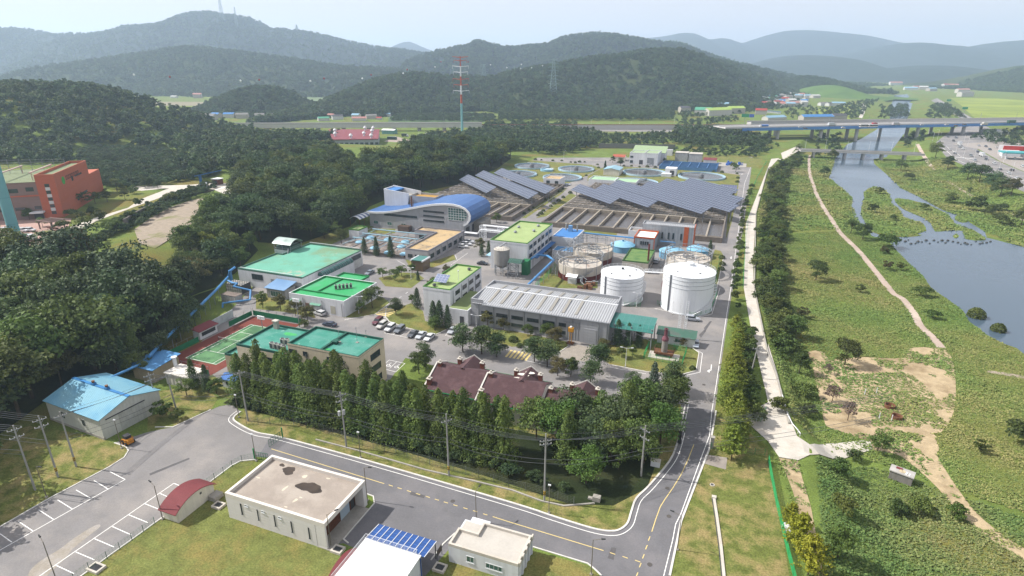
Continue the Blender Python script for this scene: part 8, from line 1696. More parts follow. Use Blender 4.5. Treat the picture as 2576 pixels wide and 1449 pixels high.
def scatter(poly,sp,rg,jit=.42):
 x0,x1=min(p[0]for p in poly),max(p[0]for p in poly);y0,y1=min(p[1]for p in poly),max(p[1]for p in poly);out=[]
 j=0;y=y0
 while y<y1:
  x=x0+(sp/2 if j%2 else 0)
  while x<x1:
   a,b=x+rg.uniform(-jit,jit)*sp,y+rg.uniform(-jit,jit)*sp
   if inpoly(a,b,poly):out.append((a,b))
   x+=sp
  y+=sp*.87;j+=1
 return out
rg=random.Random(21)
woodA=[P(*q)for q in((-160,720),(0,700),(80,695),(310,712),(370,722),(412,692),(450,648),(482,598),(512,552),(545,535),(600,548),(625,600),(650,630),(590,690),(565,700),(470,800),(420,850),(385,890),(330,935),(240,950),(140,990),(60,1050),(-40,1120),(-160,1180))]
woodB=[P(*q)for q in((600,500),(605,570),(650,610),(750,615),(880,570),(930,520),(990,495),(1150,465),(1250,425),(1285,400),(1285,388),(1200,385),(1100,392),(1020,400),(1000,425),(870,430),(850,400),(700,425),(620,445))]
nA=nB=0
for(x,y)in scatter(woodA,8.6,rg):
 s=rg.uniform(1.0,1.85)*(1 if proj(x,y,tR(x,y))[1]>770 or proj(x,y,0)[0]<290 else .62);pT('broadleaf_tree',x,y,tR(x,y)-.3,'dark broadleaf tree in the wood on the slope left of the plant','tree',name='wood_tree',group='trees in the left wood',s=s,mat=(None,None,None,lM,lS,None,lM,lf_brn)[rg.randrange(8)]if rg.random()<.85 else lf_con);nA+=1
for(x,y)in scatter(woodB,9.6,rg):
 s=rg.uniform(.9,1.4);pT('broadleaf_tree',x,y,tR(x,y)-.3,'dark broadleaf tree in the wood behind the blue curved roof and the left basin','tree',name='wood_tree',group='trees in the wood behind the plant',s=s,mat=(None,None,None,lM,lS)[rg.randrange(5)]);nB+=1
print('wood trees',nA,nB)
x,y=P(785,470);pT('broadleaf_tree',x,y,tR(x,y),'yellow tree standing out in the dark wood behind the mint hall',s=.95,mat=lf_yel,sz=1.2)
x,y=P(520,650);pT('shade_tree',x,y,tR(x,y),'bright lime green tree at the edge of the left wood below the gravel yard',s=1.5,mat=lf_gink)
for k,(x,y,kind,s,mat)in enumerate(((760,640,'shade_tree',1.0,lS),(830,620,'shade_tree',.9,lS),(960,600,'shade_tree',.9,lM),(1080,580,'shade_tree',.9,lS),(1180,480,'shade_tree',1.1,lM),(1260,560,'shade_tree',.8,lS),(300,760,'shade_tree',.7,lM),(430,830,'shade_tree',.6,lM),(720,740,'bush',1.2,lM),(820,760,'bush',1.2,lW),(930,720,'bush',1.2,lS),(180,700,'shade_tree',1.0,lS),(60,720,'shade_tree',1.0,lM),(1460,440,'pine_tree',.7,None),(1530,430,'pine_tree',.7,None),(1590,450,'pine_tree',.6,None),(1340,500,'bush',1.3,lM),(640,860,'bush',1.2,lM),(860,820,'bush',1.3,lW),(1000,770,'bush',1.4,lM))):
 o=Pt(1,0,x,y);pT(kind,o[0],o[1],tR(*o),'tree or shrub planted round the orange building on its terrace','shrub' if kind=='bush' else'tree',name='terrace_shrub' if kind=='bush' else'terrace_tree',group='planting round the orange building',s=s,mat=mat)
for k,(u,v,lab)in enumerate(((380,540,'strip'),(330,560,'strip'),(280,585,'strip'),(430,510,'strip'),(480,490,'strip'),(240,615,'strip'),(350,520,'strip'),(300,570,'strip'))):
 o=P(u,v);pT('bush',o[0],o[1],tR(*o),'leafy bush on the green strip above the retaining wall','shrub',group='bushes above the retaining wall',s=RNG.uniform(1.0,1.6),mat=(lM,lW)[k%2])
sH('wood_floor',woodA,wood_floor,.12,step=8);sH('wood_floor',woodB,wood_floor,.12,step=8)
def inside_any(x,y,polys):return any(inpoly(x,y,p)for p in polys)
def ground_poly(name):
 o=bpy.data.objects[name];return o
from mathutils import noise as mnoise
def mnz(x,y):return mnoise.fractal(Vector((x*.14,y*.14,1.7)),1.0,2.0,3)*1.6
def weedmesh(name,label,polys,holes,dens,size,seed,mat,zoff=0.0,patch=None):
 rs=np.random.RandomState(seed);allq=[]
 for poly in polys:
  x0,x1=min(p[0]for p in poly),max(p[0]for p in poly);y0,y1=min(p[1]for p in poly),max(p[1]for p in poly)
  n=int((x1-x0)*(y1-y0)*dens);X=rs.uniform(x0,x1,n);Y=rs.uniform(y0,y1,n)
  keep=[i for i in range(n)if inpoly(X[i],Y[i],poly)and not inside_any(X[i],Y[i],holes)and(patch is None or mnoise.fractal(Vector((X[i]*.11+5,Y[i]*.11,4.2)),1.0,2.0,4)>patch)]
  if not keep:continue
  X,Y=X[keep],Y[keep];Z=np.array([tR(a,b)for a,b in zip(X,Y)])+zoff
  m=len(X);k=4;Z=Z+size*.45*np.array([max(0,mnz(a,b))for a,b in zip(X,Y)])
  cl=np.sin(X*.21+1.3*np.sin(Y*.13))*np.cos(Y*.17+X*.05)
  S=size*(1+.25*cl)*rs.uniform(.6,1.4,m)
  C=np.repeat(np.stack([X,Y,Z],1),k,0)+rs.normal(size=(m*k,3))*np.array([.38,.38,.0])*np.repeat(S,k)[:,None]
  Sz=np.repeat(S,k)*rs.uniform(.7,1.2,m*k);C[:,2]+=Sz*rs.uniform(.08,.5,m*k)
  Nn=rs.normal(size=(m*k,3))*.33+np.array([-.25,-.1,1.0])
  allq.append(leafquads(C,Nn,Sz,rs,.55))
 me=quads_mesh(name,np.concatenate(allq));o=link(name,me,mat);o['kind']='stuff';o['label']=label;o['category']='grass';return o
def weedmat(name,cols,sc=.035):
 m=bpy.data.materials.new(name);m.use_nodes=True;N=m.node_tree.nodes;L=m.node_tree.links;b=N['Principled BSDF'];b.inputs['Roughness'].default_value=.8;b.inputs['Specular IOR Level'].default_value=.15
 g=N.new('ShaderNodeNewGeometry');n=N.new('ShaderNodeTexNoise');n.inputs['Scale'].default_value=sc;n.inputs['Detail'].default_value=5;n.inputs['Roughness'].default_value=.62;L.new(g.outputs['Position'],n.inputs['Vector'])
 a=N.new('ShaderNodeMath');a.operation='MULTIPLY_ADD';L.new(g.outputs['Random Per Island'],a.inputs[0]);a.inputs[1].default_value=.16;L.new(n.outputs['Fac'],a.inputs[2])
 r=N.new('ShaderNodeValToRGB');e=r.color_ramp.elements;L.new(a.outputs[0],r.inputs[0])
 for i,(p,c)in enumerate(cols):
  q=e[i]if i<2 else e.new(p);q.position=p;q.color=(*c,1)
 hs=N.new('ShaderNodeHueSaturation');L.new(r.outputs[0],hs.inputs['Color']);v=N.new('ShaderNodeMapRange');L.new(g.outputs['Random Per Island'],v.inputs[0]);v.inputs[3].default_value=.7;v.inputs[4].default_value=1.3;L.new(v.outputs[0],hs.inputs['Value']);L.new(hs.outputs[0],b.inputs['Base Color'])
 return m
wmat=weedmat('meadow_weeds',((.34,(.078,.145,.036)),(.82,(.25,.21,.09)),(.52,(.122,.185,.048)),(.66,(.178,.19,.062))),.022)
wmat2=weedmat('rank_weeds',((.34,(.052,.108,.030)),(.84,(.20,.17,.08)),(.50,(.088,.148,.042)),(.66,(.135,.165,.054))),.03)
def vpoly(name):return[(p.co.x,p.co.y)for p in bpy.data.objects[name].data.vertices]
pathA=PL_
clear=smooth_poly(ptl(2,3,400,640,560,640,620,720,900,690,1100,700,1380,700,1420,600,1700,600,1810,640,1870,780,1890,1000,1870,1240,1740,1449,1480,1449,1650,1280,1710,1150,1600,1000,1450,880,1250,850,1000,860,720,860,680,900,740,1000,790,1100,900,1160,1000,1200,1050,1310,1060,1390,1480,1400,1700,1500,1300,1560,1100,1560,760,1449,580,1380,540,1200,480,950,450,800),2)
trackB=ptl(3,3,1050,180,1010,90,1150,20,1600,-40,1720,160,1700,240,1900,560,2100,820,2350,1030,2574,1170,2900,1330,2900,1430,2574,1290,2300,1120,2000,900,1700,560,1480,360,1300,230)
trackA=ptl(3,3,60,262,300,292,345,470,430,750,500,1130,560,1449,600,1700,420,1700,380,1200,280,900,200,600,100,420)
concS=pl(3,2,2300,-150,2574,100)+pl(3,3,110,268,300,300,420,245,1060,190,1050,80,560,120,420,110,290,40)+pl(2,3,150,1090,100,870,0,540)+pl(2,2,2574,600)
holes=[river,pathA,clear,trackB,trackA,concS]
leftbank=[(lerp_tab(LEVEE,y)+.9,y)for y in range(130,320,10)]+wz(zw,1,3,1000,850,1040,925,1200,960,1310,1090,1420,1200,1560,1330,1640,1449)+wz(zw,2,3,1820,120,1960,230,2200,470,2380,560,2574,660)+[(112,190),(112,150),(95,125),(60,118),(34,126)]
nearright=[(19,60),(22,118),(34,124),(60,116),(100,125),(112,150),(130,150),(130,60)]
weedmesh('weeds','tall weeds and grass of the near flood plain',[leftbank],holes,7.0,.38,5,wmat)
weedmesh('weeds','rank weeds of the bottom right field',[nearright],holes,7.5,.42,6,wmat2)
farL=[(lerp_tab(LEVEE,y)+.9,y)for y in range(318,640,20)]+wz(zw,1,3,680,130,610,340,740,440,850,540,840,620,920,790,1000,850)
farR=wz(zw,1,3,1070,150,1250,360,1330,440,1500,520,1750,660,1880,710,2000,750,2180,880,2440,1000,2574,1035,3000,1040)+[(175,360),(163,470),(160,628)]
weedmesh('weeds','thin weeds creeping over the sandy clearing and tracks',[clear,trackB,trackA],[],5.0,.42,12,wmat,patch=.08)
weedmesh('weeds','rough grass on both banks below the small bridge',[farL,farR]+isl,[pathA],1.3,.8,8,wmat)
#far country
from mathutils import noise as mnoise
def nz3(x,y,s,o=0.0):return mnoise.fractal(Vector((x/s+o,y/s+o*.7,o)),1.0,2.0,4)
hill_m=M('hill_floor',lin('#3d4c2e',.5),r=1,v=.3,s=.02,c2=lin('#57613a',.5),s2=.006,spec=.1)
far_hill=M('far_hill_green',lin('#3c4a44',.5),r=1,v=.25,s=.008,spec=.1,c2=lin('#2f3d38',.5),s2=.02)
green_hill=M('grassy_hill',lin('#6f8f4a',.5),r=1,v=.15,s=.02,spec=.1,c2=lin('#5d7c40',.5),s2=.01)
HILLS={}
def camray(u,v,b):
 y=-(v-724.5)/F_PX;t=b/(cp+y*sp);return((u-1288)/F_PX*t,CAM_H+t*(-sp+y*cp))
class Hill:
 def __init__(s,crest,b,front,back,base=-1.0,amp=.12,tree=0.0,seed=0):
  pts=[]
  for c in crest:
   bb=c[2]if len(c)>2 else b;a,z=camray(c[0],c[1],bb);pts.append((a,bb,max(base+.5,z-tree)))
  s.p=pts;s.front=front;s.back=back;s.base=base;s.amp=amp;s.seed=seed
 def at(s,f,q):
  """f along the crest 0..1, q from -1 (front foot) over 0 (crest) to 1 (back foot) -> world x,y,z"""
  n=len(s.p)-1;k=min(n-1,int(f*n));r=f*n-k
  P0,P1,P2,P3=s.p[max(0,k-1)],s.p[k],s.p[k+1],s.p[min(n,k+2)]
  c=[.5*(2*P1[i]+(-P0[i]+P2[i])*r+(2*P0[i]-5*P1[i]+4*P2[i]-P3[i])*r*r+(-P0[i]+3*P1[i]-3*P2[i]+P3[i])*r**3)for i in range(3)]
  a,b,zc=c;sp_=1+.45*nz3(a,0,s.front*.55,3.1+s.seed)
  d=q*(s.front*sp_ if q<0 else s.back);h=max(0,zc-s.base)
  w=(1+cos(pi*min(1,abs(q))))/2;w=w**.9
  rough=0 if abs(q)<.03 else s.amp*h*nz3(a,b+d,max(60,s.front*.35),7.7+s.seed)*min(1,abs(q)*3)*(1-abs(q)**3)
  return(*cam2w(a,b+d),s.base+h*w+rough)
 def mesh(s,name,mat,nu=150,nv=26):
  vs=[s.at(i/nu,-1+2*j/nv)for j in range(nv+1)for i in range(nu+1)]
  fs=[(j*(nu+1)+i,j*(nu+1)+i+1,(j+1)*(nu+1)+i+1,(j+1)*(nu+1)+i)for j in range(nv)for i in range(nu)]
  me=bpy.data.meshes.new(name);me.from_pydata(vs,[],fs);me.polygons.foreach_set('use_smooth',[True]*len(fs));sR(link(name,me,mat));return s
 def scatter(s,n,seed,qmax=.15,hole=None):
  rg=random.Random(seed);out=[]
  for _ in range(n):
   f=rg.random();q=-1+(1+qmax)*rg.random();p=s.at(f,q)
   out.append(p)
  return out
 def hit(s,u,v):
  best=None
  for i in range(0,101):
   for j in range(0,41):
    p=s.at(i/100,-1+j/40);e=proj(*p);d=(e[0]-u)**2+(e[1]-v)**2
    if best is None or d<best[0]:best=(d,p)
  return best[1]
R1L=Hill([(-420,235),(-200,222),(0,206),(60,192),(150,167),(250,147),(350,132),(450,119),(510,116),(600,127),(700,141),(800,155),(900,166),(1000,171),(1060,182),(1110,205),(1160,232)],2150,460,700,tree=10,seed=0).mesh('hills',hill_m)
R1R=Hill([(830,262,1230),(870,232,1250),(910,212,1280),(960,192,1320),(1010,183,1340),(1060,181,1360),(1150,187,1400),(1230,190,1440),(1300,173,1480),(1400,156,1500),(1500,139,1520),(1600,126,1540),(1650,121,1550),(1700,121,1570),(1740,130,1700),(1800,148,1900),(1900,166,2300),(1990,188,2650),(2060,213,2900),(2130,225,3000)],1500,400,600,tree=10,seed=2).mesh('hills',hill_m)
R1S=Hill([(530,262),(560,238),(600,219),(640,211),(690,215),(730,228),(770,250),(800,275)],1130,170,220,tree=10,amp=.05,seed=4).mesh('hills',hill_m,60,20)
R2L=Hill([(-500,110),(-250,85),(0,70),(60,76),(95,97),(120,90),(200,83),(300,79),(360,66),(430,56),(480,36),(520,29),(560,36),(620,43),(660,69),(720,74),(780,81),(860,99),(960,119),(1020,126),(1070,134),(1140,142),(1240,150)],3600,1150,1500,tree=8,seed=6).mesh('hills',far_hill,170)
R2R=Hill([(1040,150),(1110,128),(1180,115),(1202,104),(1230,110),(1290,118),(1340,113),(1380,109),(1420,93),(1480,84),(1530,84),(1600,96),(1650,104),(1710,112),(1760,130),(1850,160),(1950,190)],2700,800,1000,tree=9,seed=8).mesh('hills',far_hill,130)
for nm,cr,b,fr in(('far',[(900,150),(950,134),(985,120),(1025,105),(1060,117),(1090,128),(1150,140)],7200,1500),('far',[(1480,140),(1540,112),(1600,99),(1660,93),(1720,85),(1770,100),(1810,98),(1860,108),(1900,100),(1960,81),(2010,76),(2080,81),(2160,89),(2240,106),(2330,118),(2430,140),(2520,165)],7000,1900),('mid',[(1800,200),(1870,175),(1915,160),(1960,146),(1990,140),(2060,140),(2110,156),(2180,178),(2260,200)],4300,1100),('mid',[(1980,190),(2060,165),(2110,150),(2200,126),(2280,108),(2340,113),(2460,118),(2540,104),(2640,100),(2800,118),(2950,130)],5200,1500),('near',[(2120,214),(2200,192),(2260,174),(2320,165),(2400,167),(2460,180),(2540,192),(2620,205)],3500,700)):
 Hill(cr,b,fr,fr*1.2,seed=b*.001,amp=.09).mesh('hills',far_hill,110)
R4=Hill([(2360,246),(2400,234),(2440,217),(2500,196),(2576,176),(2680,150),(2800,140),(2950,150)],2300,520,700,tree=9,seed=11).mesh('hills',hill_m,80)
R5=Hill([(1970,265),(2010,248),(2050,228),(2095,214),(2140,230),(2180,252),(2210,268)],1750,260,300,amp=.03,seed=13).mesh('hills',green_hill,60,20)
R6=Hill([(1930,225),(1990,200),(2030,192),(2080,198),(2120,210),(2160,232)],2050,200,300,tree=8,seed=14).mesh('hills',hill_m,50,20)
for k,(u,v,lab)in enumerate(((1395,372,'dense tree at the near edge of the wood beyond the clarifiers'),(1440,383,'second dense tree at the near edge of the wood beyond the clarifiers'),(1485,372,'third dense tree at the near edge of the wood beyond the clarifiers'))):
 x,y=V(u,v);pT('low_tree',x,y,0,lab,s=1.0,var=k)
def gF(name,pts,label,s0,s1,seed,kind='low_tree'):
 rg=np.random.RandomState(seed);n=len(pts);me=bpy.data.meshes.new(name);me.vertices.add(n);me.vertices.foreach_set('co',np.array(pts,dtype=np.float32).ravel())
 for nm,ty,dat in(('tree_scale','FLOAT',rg.uniform(s0,s1,n)),('tree_turn','FLOAT',rg.uniform(0,6.28,n)),('tree_pick','INT',rg.randint(0,3,n))):
  a=me.attributes.new(nm,ty,'POINT');a.data.foreach_set('value',dat.astype(np.float32 if ty=='FLOAT' else np.int32))
 o=link(name,me,None);o['kind']='stuff';o['label']=label;o['category']='wood'
 g=bpy.data.node_groups.new(name+'_nodes','GeometryNodeTree');g.interface.new_socket('Geometry',in_out='INPUT',socket_type='NodeSocketGeometry');g.interface.new_socket('Geometry',in_out='OUTPUT',socket_type='NodeSocketGeometry')
 N=g.nodes;L=g.links;gi=N.new('NodeGroupInput');go=N.new('NodeGroupOutput');io=N.new('GeometryNodeInstanceOnPoints');j=N.new('GeometryNodeJoinGeometry')
 for i in range(3):
  ob=N.new('GeometryNodeObjectInfo');ob.inputs['Object'].default_value=FIRST[(kind,i)];ob.inputs['As Instance'].default_value=True;ob.transform_space='ORIGINAL';L.new(ob.outputs['Geometry'],j.inputs[0])
 def attr(nm,ty):
  q=N.new('GeometryNodeInputNamedAttribute');q.data_type=ty;q.inputs['Name'].default_value=nm;return q.outputs['Attribute']
 L.new(gi.outputs[0],io.inputs['Points']);L.new(j.outputs[0],io.inputs['Instance']);io.inputs['Pick Instance'].default_value=True;L.new(attr('tree_pick','INT'),io.inputs['Instance Index'])
 cx=N.new('ShaderNodeCombineXYZ');L.new(attr('tree_turn','FLOAT'),cx.inputs[2]);L.new(cx.outputs[0],io.inputs['Rotation'])
 L.new(attr('tree_scale','FLOAT'),io.inputs['Scale']);L.new(io.outputs[0],go.inputs[0])
 md=o.modifiers.new('trees','NODES');md.node_group=g;return o
def gP(px_poly,sp,seed,dz=-1.5):
 poly=[P(*q)for q in px_poly];return[(x,y,tR(x,y)+dz)for x,y in scatter(poly,sp,random.Random(seed))]
def dn(pts,d):return[(x,y,z-d)for x,y,z in pts]
gF('hill_forest',dn(R1L.scatter(7600,1),4),'dense woods covering the left middle hill',.7,1.8,1)
gF('hill_forest',dn(R1R.scatter(9000,2),4),'dense woods covering the central wooded hill',.6,1.6,2)
gF('hill_forest',dn(R1S.scatter(900,3),4),'dense woods on the small hill by the rice fields',.8,1.3,3)
gF('hill_forest',dn(R2L.scatter(9500,4),6)+dn(R2R.scatter(6500,5),6),'distant woods covering the mountain behind',1.2,2.2,4)
gF('hill_forest',dn(R4 .scatter(3500,6),4)+dn(R6 .scatter(1500,7),4),'woods on the hills at the right by the motorway feeder',.9,1.6,5)
rg=random.Random(9);hp=[]
for _ in range(2600):
 a=rg.uniform(-720,-185);b=rg.uniform(425,680);x,y=cam2w(a,b)
 if tR(x,y)>2.5 or a>-260:
  u,v=proj(x,y,tR(x,y))
  if 185<u<520 and v>372 and v<480:continue
  hp.append((x,y,tR(x,y)-1.5))
gF('hill_forest',hp,'dense dark woods on the left hill behind the orange building',.75,1.25,6)
gF('woodland',gP(((1010,393),(1100,388),(1290,380),(1400,392),(1500,372),(1512,345),(1400,333),(1290,336),(1180,342),(1060,352)),8,1)+gP(((440,420),(480,465),(560,438),(700,418),(840,400),(830,380),(760,362),(640,350),(540,348),(450,352)),9,2),'dark woodland belt between the plant and the railway',.7,1.2,7)
gF('woodland',gP(((1690,362),(1760,374),(1900,374),(1935,358),(1870,335),(1700,328)),8.5,3)+gP(((1215,338),(1450,333),(1460,318),(1220,316)),10,4)+gP(((490,338),(620,345),(640,328),(500,325)),10,5),'clumps of trees beside the motorway and the railway',.6,1.1,8)
gF('orchard',gP(((975,305),(1250,307),(1240,290),(1010,286)),7,6,0)+gP(((430,240),(800,240),(790,232),(420,232)),14,7,0),'rows of low orchard trees at the foot of the wooded hill',1.0,1.5,9,'bush')
gF('shrubland',gP(((190,470),(300,480),(480,455),(560,440),(520,415),(430,385),(330,372),(200,372)),4.2,8,0),'scrubby low bushes covering the open slope behind the orange building',.7,1.4,10,'bush')
gF('woodland',gP(((1255,306),(1690,304),(1705,262),(1500,270),(1260,282)),9,21),'dark trees at the foot of the central hill down to the railway',.7,1.15,31)
gF('woodland',gP(((1700,285),(1850,262),(2010,250),(2030,268),(1900,282),(1720,300)),11,22)+gP(((2050,300),(2160,300),(2210,250),(2120,262)),14,23)+gP(((1730,322),(1860,305),(1860,296),(1700,306)),11,24),'loose trees between the houses of the far valley',.4,.8,32)
gF('shrubland',gP(((200,655),(330,578),(500,497),(545,472),(520,468),(440,492),(330,548),(180,640)),3.6,41,0)+gP(((1690,392),(1900,396),(1890,378),(1700,374)),7,42,0)+gP(((60,690),(190,660),(170,640),(40,660)),5,43,0),'green bushes on the strip above the retaining wall and past the plant end',.6,1.2,41,'bush')
gF('roadside_trees',gP(((1510,372),(1690,365),(1690,340),(1520,348)),9,9)+gP(((1900,400),(1960,372),(1940,360),(1880,380)),10,10)+gP(((2210,300),(2290,296),(2280,262),(2215,270)),14,11)+gP(((2330,300),(2430,300),(2380,262),(2340,268)),12,12)+gP(((2440,350),(2576,380),(2700,350),(2560,325)),12,13)+gP(((1960,300),(2110,300),(2150,272),(1990,270)),22,14)+gP(((2050,390),(2110,398),(2110,340),(2050,335)),14,15)+gP(((2270,372),(2330,365),(2350,335),(2290,335)),14,16),'scattered trees and thickets along the motorway, river and feeder road',.45,.9,11)
rgp=random.Random(77)
def seg(name_,t,mat,a,b,w,z0,z1,side=0.0):
 """long box from a to b (x,y), width w pushed to the left of a->b from offset side"""
 d=Vector((b[0]-a[0],b[1]-a[1])).normalized();nv=Vector((-d.y,d.x));A=Vector(a)+nv*side;B=Vector(b)+nv*side
 return MB().prism([tuple(A),tuple(B),tuple(B+nv*w),tuple(A+nv*w)],z0,z1).build(name_,mat,t)
bC=M('bridge_concrete',lin('#cfccc8',.72),v=.06,s=.1);girder_b=M('girder_blue',lin('#5f96d8',.7),v=.06,s=.1)
def bz(r,c,x,y,z):return W(r,c,x,y,z)
HA,HB=V(1868,320,14),V(2900,300,14)
dh=(Vector(HB)-Vector(HA)).normalized();HAx=tuple(Vector(HA)-dh*20)
t=tH('motorway_bridge','long motorway bridge on round piers with a blue steel girder over the river','bridge',(*HA,0))
seg('deck',t,bC,HAx,HB,26,12.6,13.3);seg('girder',t,girder_b,HA,HB,1.2,10.0,12.95,-.7);seg('girder',t,girder_b,HA,HB,1.2,10.2,12.55,22)
seg('parapet',t,bC,HAx,HB,.5,13.3,14.3);seg('median',t,bC,HAx,HB,.5,13.3,14.1,13);seg('parapet',t,bC,HAx,HB,.5,13.3,14.3,25.5)
nb=Vector((-dh.y,dh.x))
for(r,c,x,y)in((0,3,775,1330),(0,3,1215,1330),(0,3,320,1340),(0,3,1900,1320),(0,3,2300,1300)):
 q=Vector(W(r,c,x,y,10));k=(q-Vector(HA)).dot(dh);base=Vector(HA)+dh*k
 for off_ in(5,20):p=base+nb*off_;pr_=MB().cyl(p.x,p.y,-6,9.4,1.9,16).build('pier',bC,t)
 seg('pier_cap',t,bC,tuple(base+nb*1.5-dh*1.6),tuple(base+nb*1.5+dh*1.6),22,9.4,10.2)
RA,RB=V(1890,309,15),V(2900,296,15)
def viaduct(label,a,b,zt,h,w,piers,base=-6,group='railway viaducts'):
 t=tH('railway_viaduct',label,'viaduct',(*a,0),group);seg('deck',t,bC,a,b,w,zt-h,zt);seg('parapet',t,M('parapet_pale',lin('#c5c3be',.64),v=.05),a,b,.4,zt,zt+1.6);seg('parapet',t,M('parapet_pale','c5c3be'),a,b,.4,zt,zt+1.6,w-.4)
 d=Vector(b)-Vector(a)
 for k in range(piers):q=Vector(a)+d*((k+.5)/piers);nn=Vector((-d.y,d.x)).normalized()*w/2;MB().box(q.x+nn.x-1.3,q.x+nn.x+1.3,q.y+nn.y-2.5,q.y+nn.y+2.5,base,zt-h).build('pier',bC,t)
 m=MB()
 for k in range(max(2,int(d.length/45))):
  q=Vector(a)+d*(k/max(1,int(d.length/45)));m.tube((q.x,q.y,zt),(q.x,q.y,zt+8),.16,4)
 m.build('catenary_mast',sT,t)
viaduct('pale railway viaduct running behind the motorway bridge',RA,RB,15,2.4,10,8)
viaduct('pale railway viaduct behind the maroon roofed factory on the left',V(440,314,8.5),V(1212,312,8.5),8.5,4.2,10,12,0)
t=tH('railway_embankment','low pale railway retaining wall in the middle distance between the two viaducts','wall',(*V(1460,312),0));seg('wall',t,bC,V(1212,316,5),V(1890,312,7),1.2,0,6.6);seg('fence',t,M('rust_fence',lin('#a5735a',.56)),V(1212,316,6),V(1890,312,8),.3,6.6,7.6,.3)
t=tH('site_wall','long grey boundary wall behind the far end of the plant','wall',(*V(1400,383),0));a,b=W(1,2,870,40),W(1,2,1640,52);seg('wall',t,M('old_wall',lin('#8f8d88',.58),v=.1),a,b,.6,0,4.5)
SA,SB=W(1,3,330,58,3.2),W(1,3,1580,100,3.2);d=(Vector(SB)-Vector(SA)).normalized();nn=Vector((-d.y,d.x))
t=tH('river_bridge','low concrete road bridge with street lamps across the river','bridge',(*SA,0));seg('deck',t,bC,SA,SB,10,1.6,2.6);seg('parapet',t,M('parapet_pale','c5c3be'),SA,SB,.4,2.6,3.5);seg('parapet',t,M('parapet_pale','c5c3be'),SA,SB,.4,2.6,3.5,9.6);seg('roadway',t,aS,SA,SB,9.1,2.6,2.64,.45)
for f in(.12,.38,.53,.68,.86):
 q=Vector(SA)+(Vector(SB)-Vector(SA))*f
 for o_ in(2,8):p=q+nn*o_;MB().box(p.x-.8,p.x+.8,p.y-.8,p.y+.8,-6,1.0).build('pier',bC,t)
 seg('pier_cap',t,bC,tuple(q+nn*.8-d*.9),tuple(q+nn*.8+d*.9),8.4,1.0,1.58)
for k,f in enumerate((.05,.22,.4,.58,.76,.94)):
 q=Vector(SA)+(Vector(SB)-Vector(SA))*f+nn*9.3;lamp((q.x,q.y),9,ORD[k]+' street lamp from left on the low river bridge',(-1.4*nn.x,-1.4*nn.y),.2,wl,wl,z=2.6)
def on(r,c,x,y,z=13.3):return(*W(r,c,x,y,z),z)
ang=math.atan2(dh.y,dh.x)
for(x,y,kind,col,cab,lab,L_,Hb,fl_)in((640,1268,'box','#dfe3e6','#e6e9ea','white box truck at the left end of the motorway bridge',9,2.8,0),(965,1280,'bus','#e9e4dc','','left of two pale buses nose to tail on the motorway bridge',11,0,1),(1050,1280,'bus','#f0ece6','','right of two pale buses nose to tail on the motorway bridge',11,0,1),(1070,1258,'box','#c8333f','#b02c38','red truck just behind the two pale buses',6,2,0),(1285,1262,'box','#d6cfd0','#cfc6c8','pale pinkish truck right of the two buses',9,2.6,0),(2170,1262,'box','#e6e2da','#dad7d0','cream truck on the right part of the motorway bridge',8,2.8,1),(2450,1240,'box','#3f6a55','#dfe3e6','dark green truck at the right end of the motorway bridge',12,2.8,0)):
 o=on(0,3,x,y);mT(lab,*o,ang+(pi if fl_ else 0),col,cab or'#e9eaeb',L_,Hb,kind)
o=on(0,2,2530,1280);mT('blue tanker truck at the left end of the motorway bridge',*o,ang+pi,'#3f7fd4','#f0f1f2',10,2,'tank')
for(x,y,col,lab)in((325,1284,'#f1f2f3','white car left of the box truck on the motorway bridge'),(375,1298,'#3c4148','dark car at the near parapet of the motorway bridge'),(755,1292,'#f1f2f3','white car before the two buses on the motorway bridge'),(1545,1262,'#f1f2f3','white car alone on the middle of the motorway bridge'),(1795,1260,'#eceef0','white car right of the middle of the motorway bridge'),(1975,1260,'#4a4f57','dark car on the right part of the motorway bridge'),(1890,1272,'#5d4a4a','brownish car on the right part of the motorway bridge')):
 o=on(0,3,x,y);pK('suv',o[0],o[1],o[2]+.02,ang,col,lab,'cars on the motorway bridge')
def rd(r,c,x,y):return W(r,c,x,y)
fa=math.atan2(rd(1,3,2330,230)[1]-rd(1,3,1900,60)[1],rd(1,3,2330,230)[0]-rd(1,3,1900,60)[0])
for(r,c,x,y,col,lab)in((0,3,1895,1145,'#f1f2f3','white van far up the feeder road beyond the motorway bridge'),(0,3,1890,1390,'#6f757c','grey car on the feeder road just below the motorway bridge'),(0,3,1865,1422,'#2f3338','dark car following the grey one on the feeder road'),(1,3,1960,55,'#f3f4f5','white car at the stop line of the feeder road'),(1,3,1925,35,'#aeb4ba','silver car waiting beside the white one on the feeder road'),(1,3,2195,160,'#34383e','dark car past the zebra on the feeder road'),(1,3,2275,200,'#e6e8ea','white car on the right lanes of the feeder road'),(1,3,2040,122,'#8f969d','grey car on the zebra of the feeder road'),(1,3,2230,60,'#3a3f46','dark car parked at the filling station'),(1,3,2110,85,'#23262b','black car at the filling station entrance'),(1,3,2560,230,'#f0f1f2','white car at the right frame edge of the feeder road')):
 o=rd(r,c,x,y);pK('suv',o[0],o[1],.07,fa,col,lab,'cars on the feeder road')
o=rd(1,3,2150,125);mT('white box truck on the feeder road near the filling station',*o,.07,fa,'#eceeef',L_=9,group='vehicles on the feeder road')
o=rd(1,3,1925,15);mT('pale box truck waiting on the feeder road',*o,.07,fa,'#dcdfe1',L_=8,group='vehicles on the feeder road')
x,y=rd(1,3,2480,150);t=tH('filling_station','filling station canopy with a teal roof and red fascia sign at the right edge','filling station',(x,y,0))
MB().box(x-11,x+11,y-7,y+7,5.2,6.2).build('canopy',M('teal_canopy',lin('#4fb0b4',.6),v=.05),t);
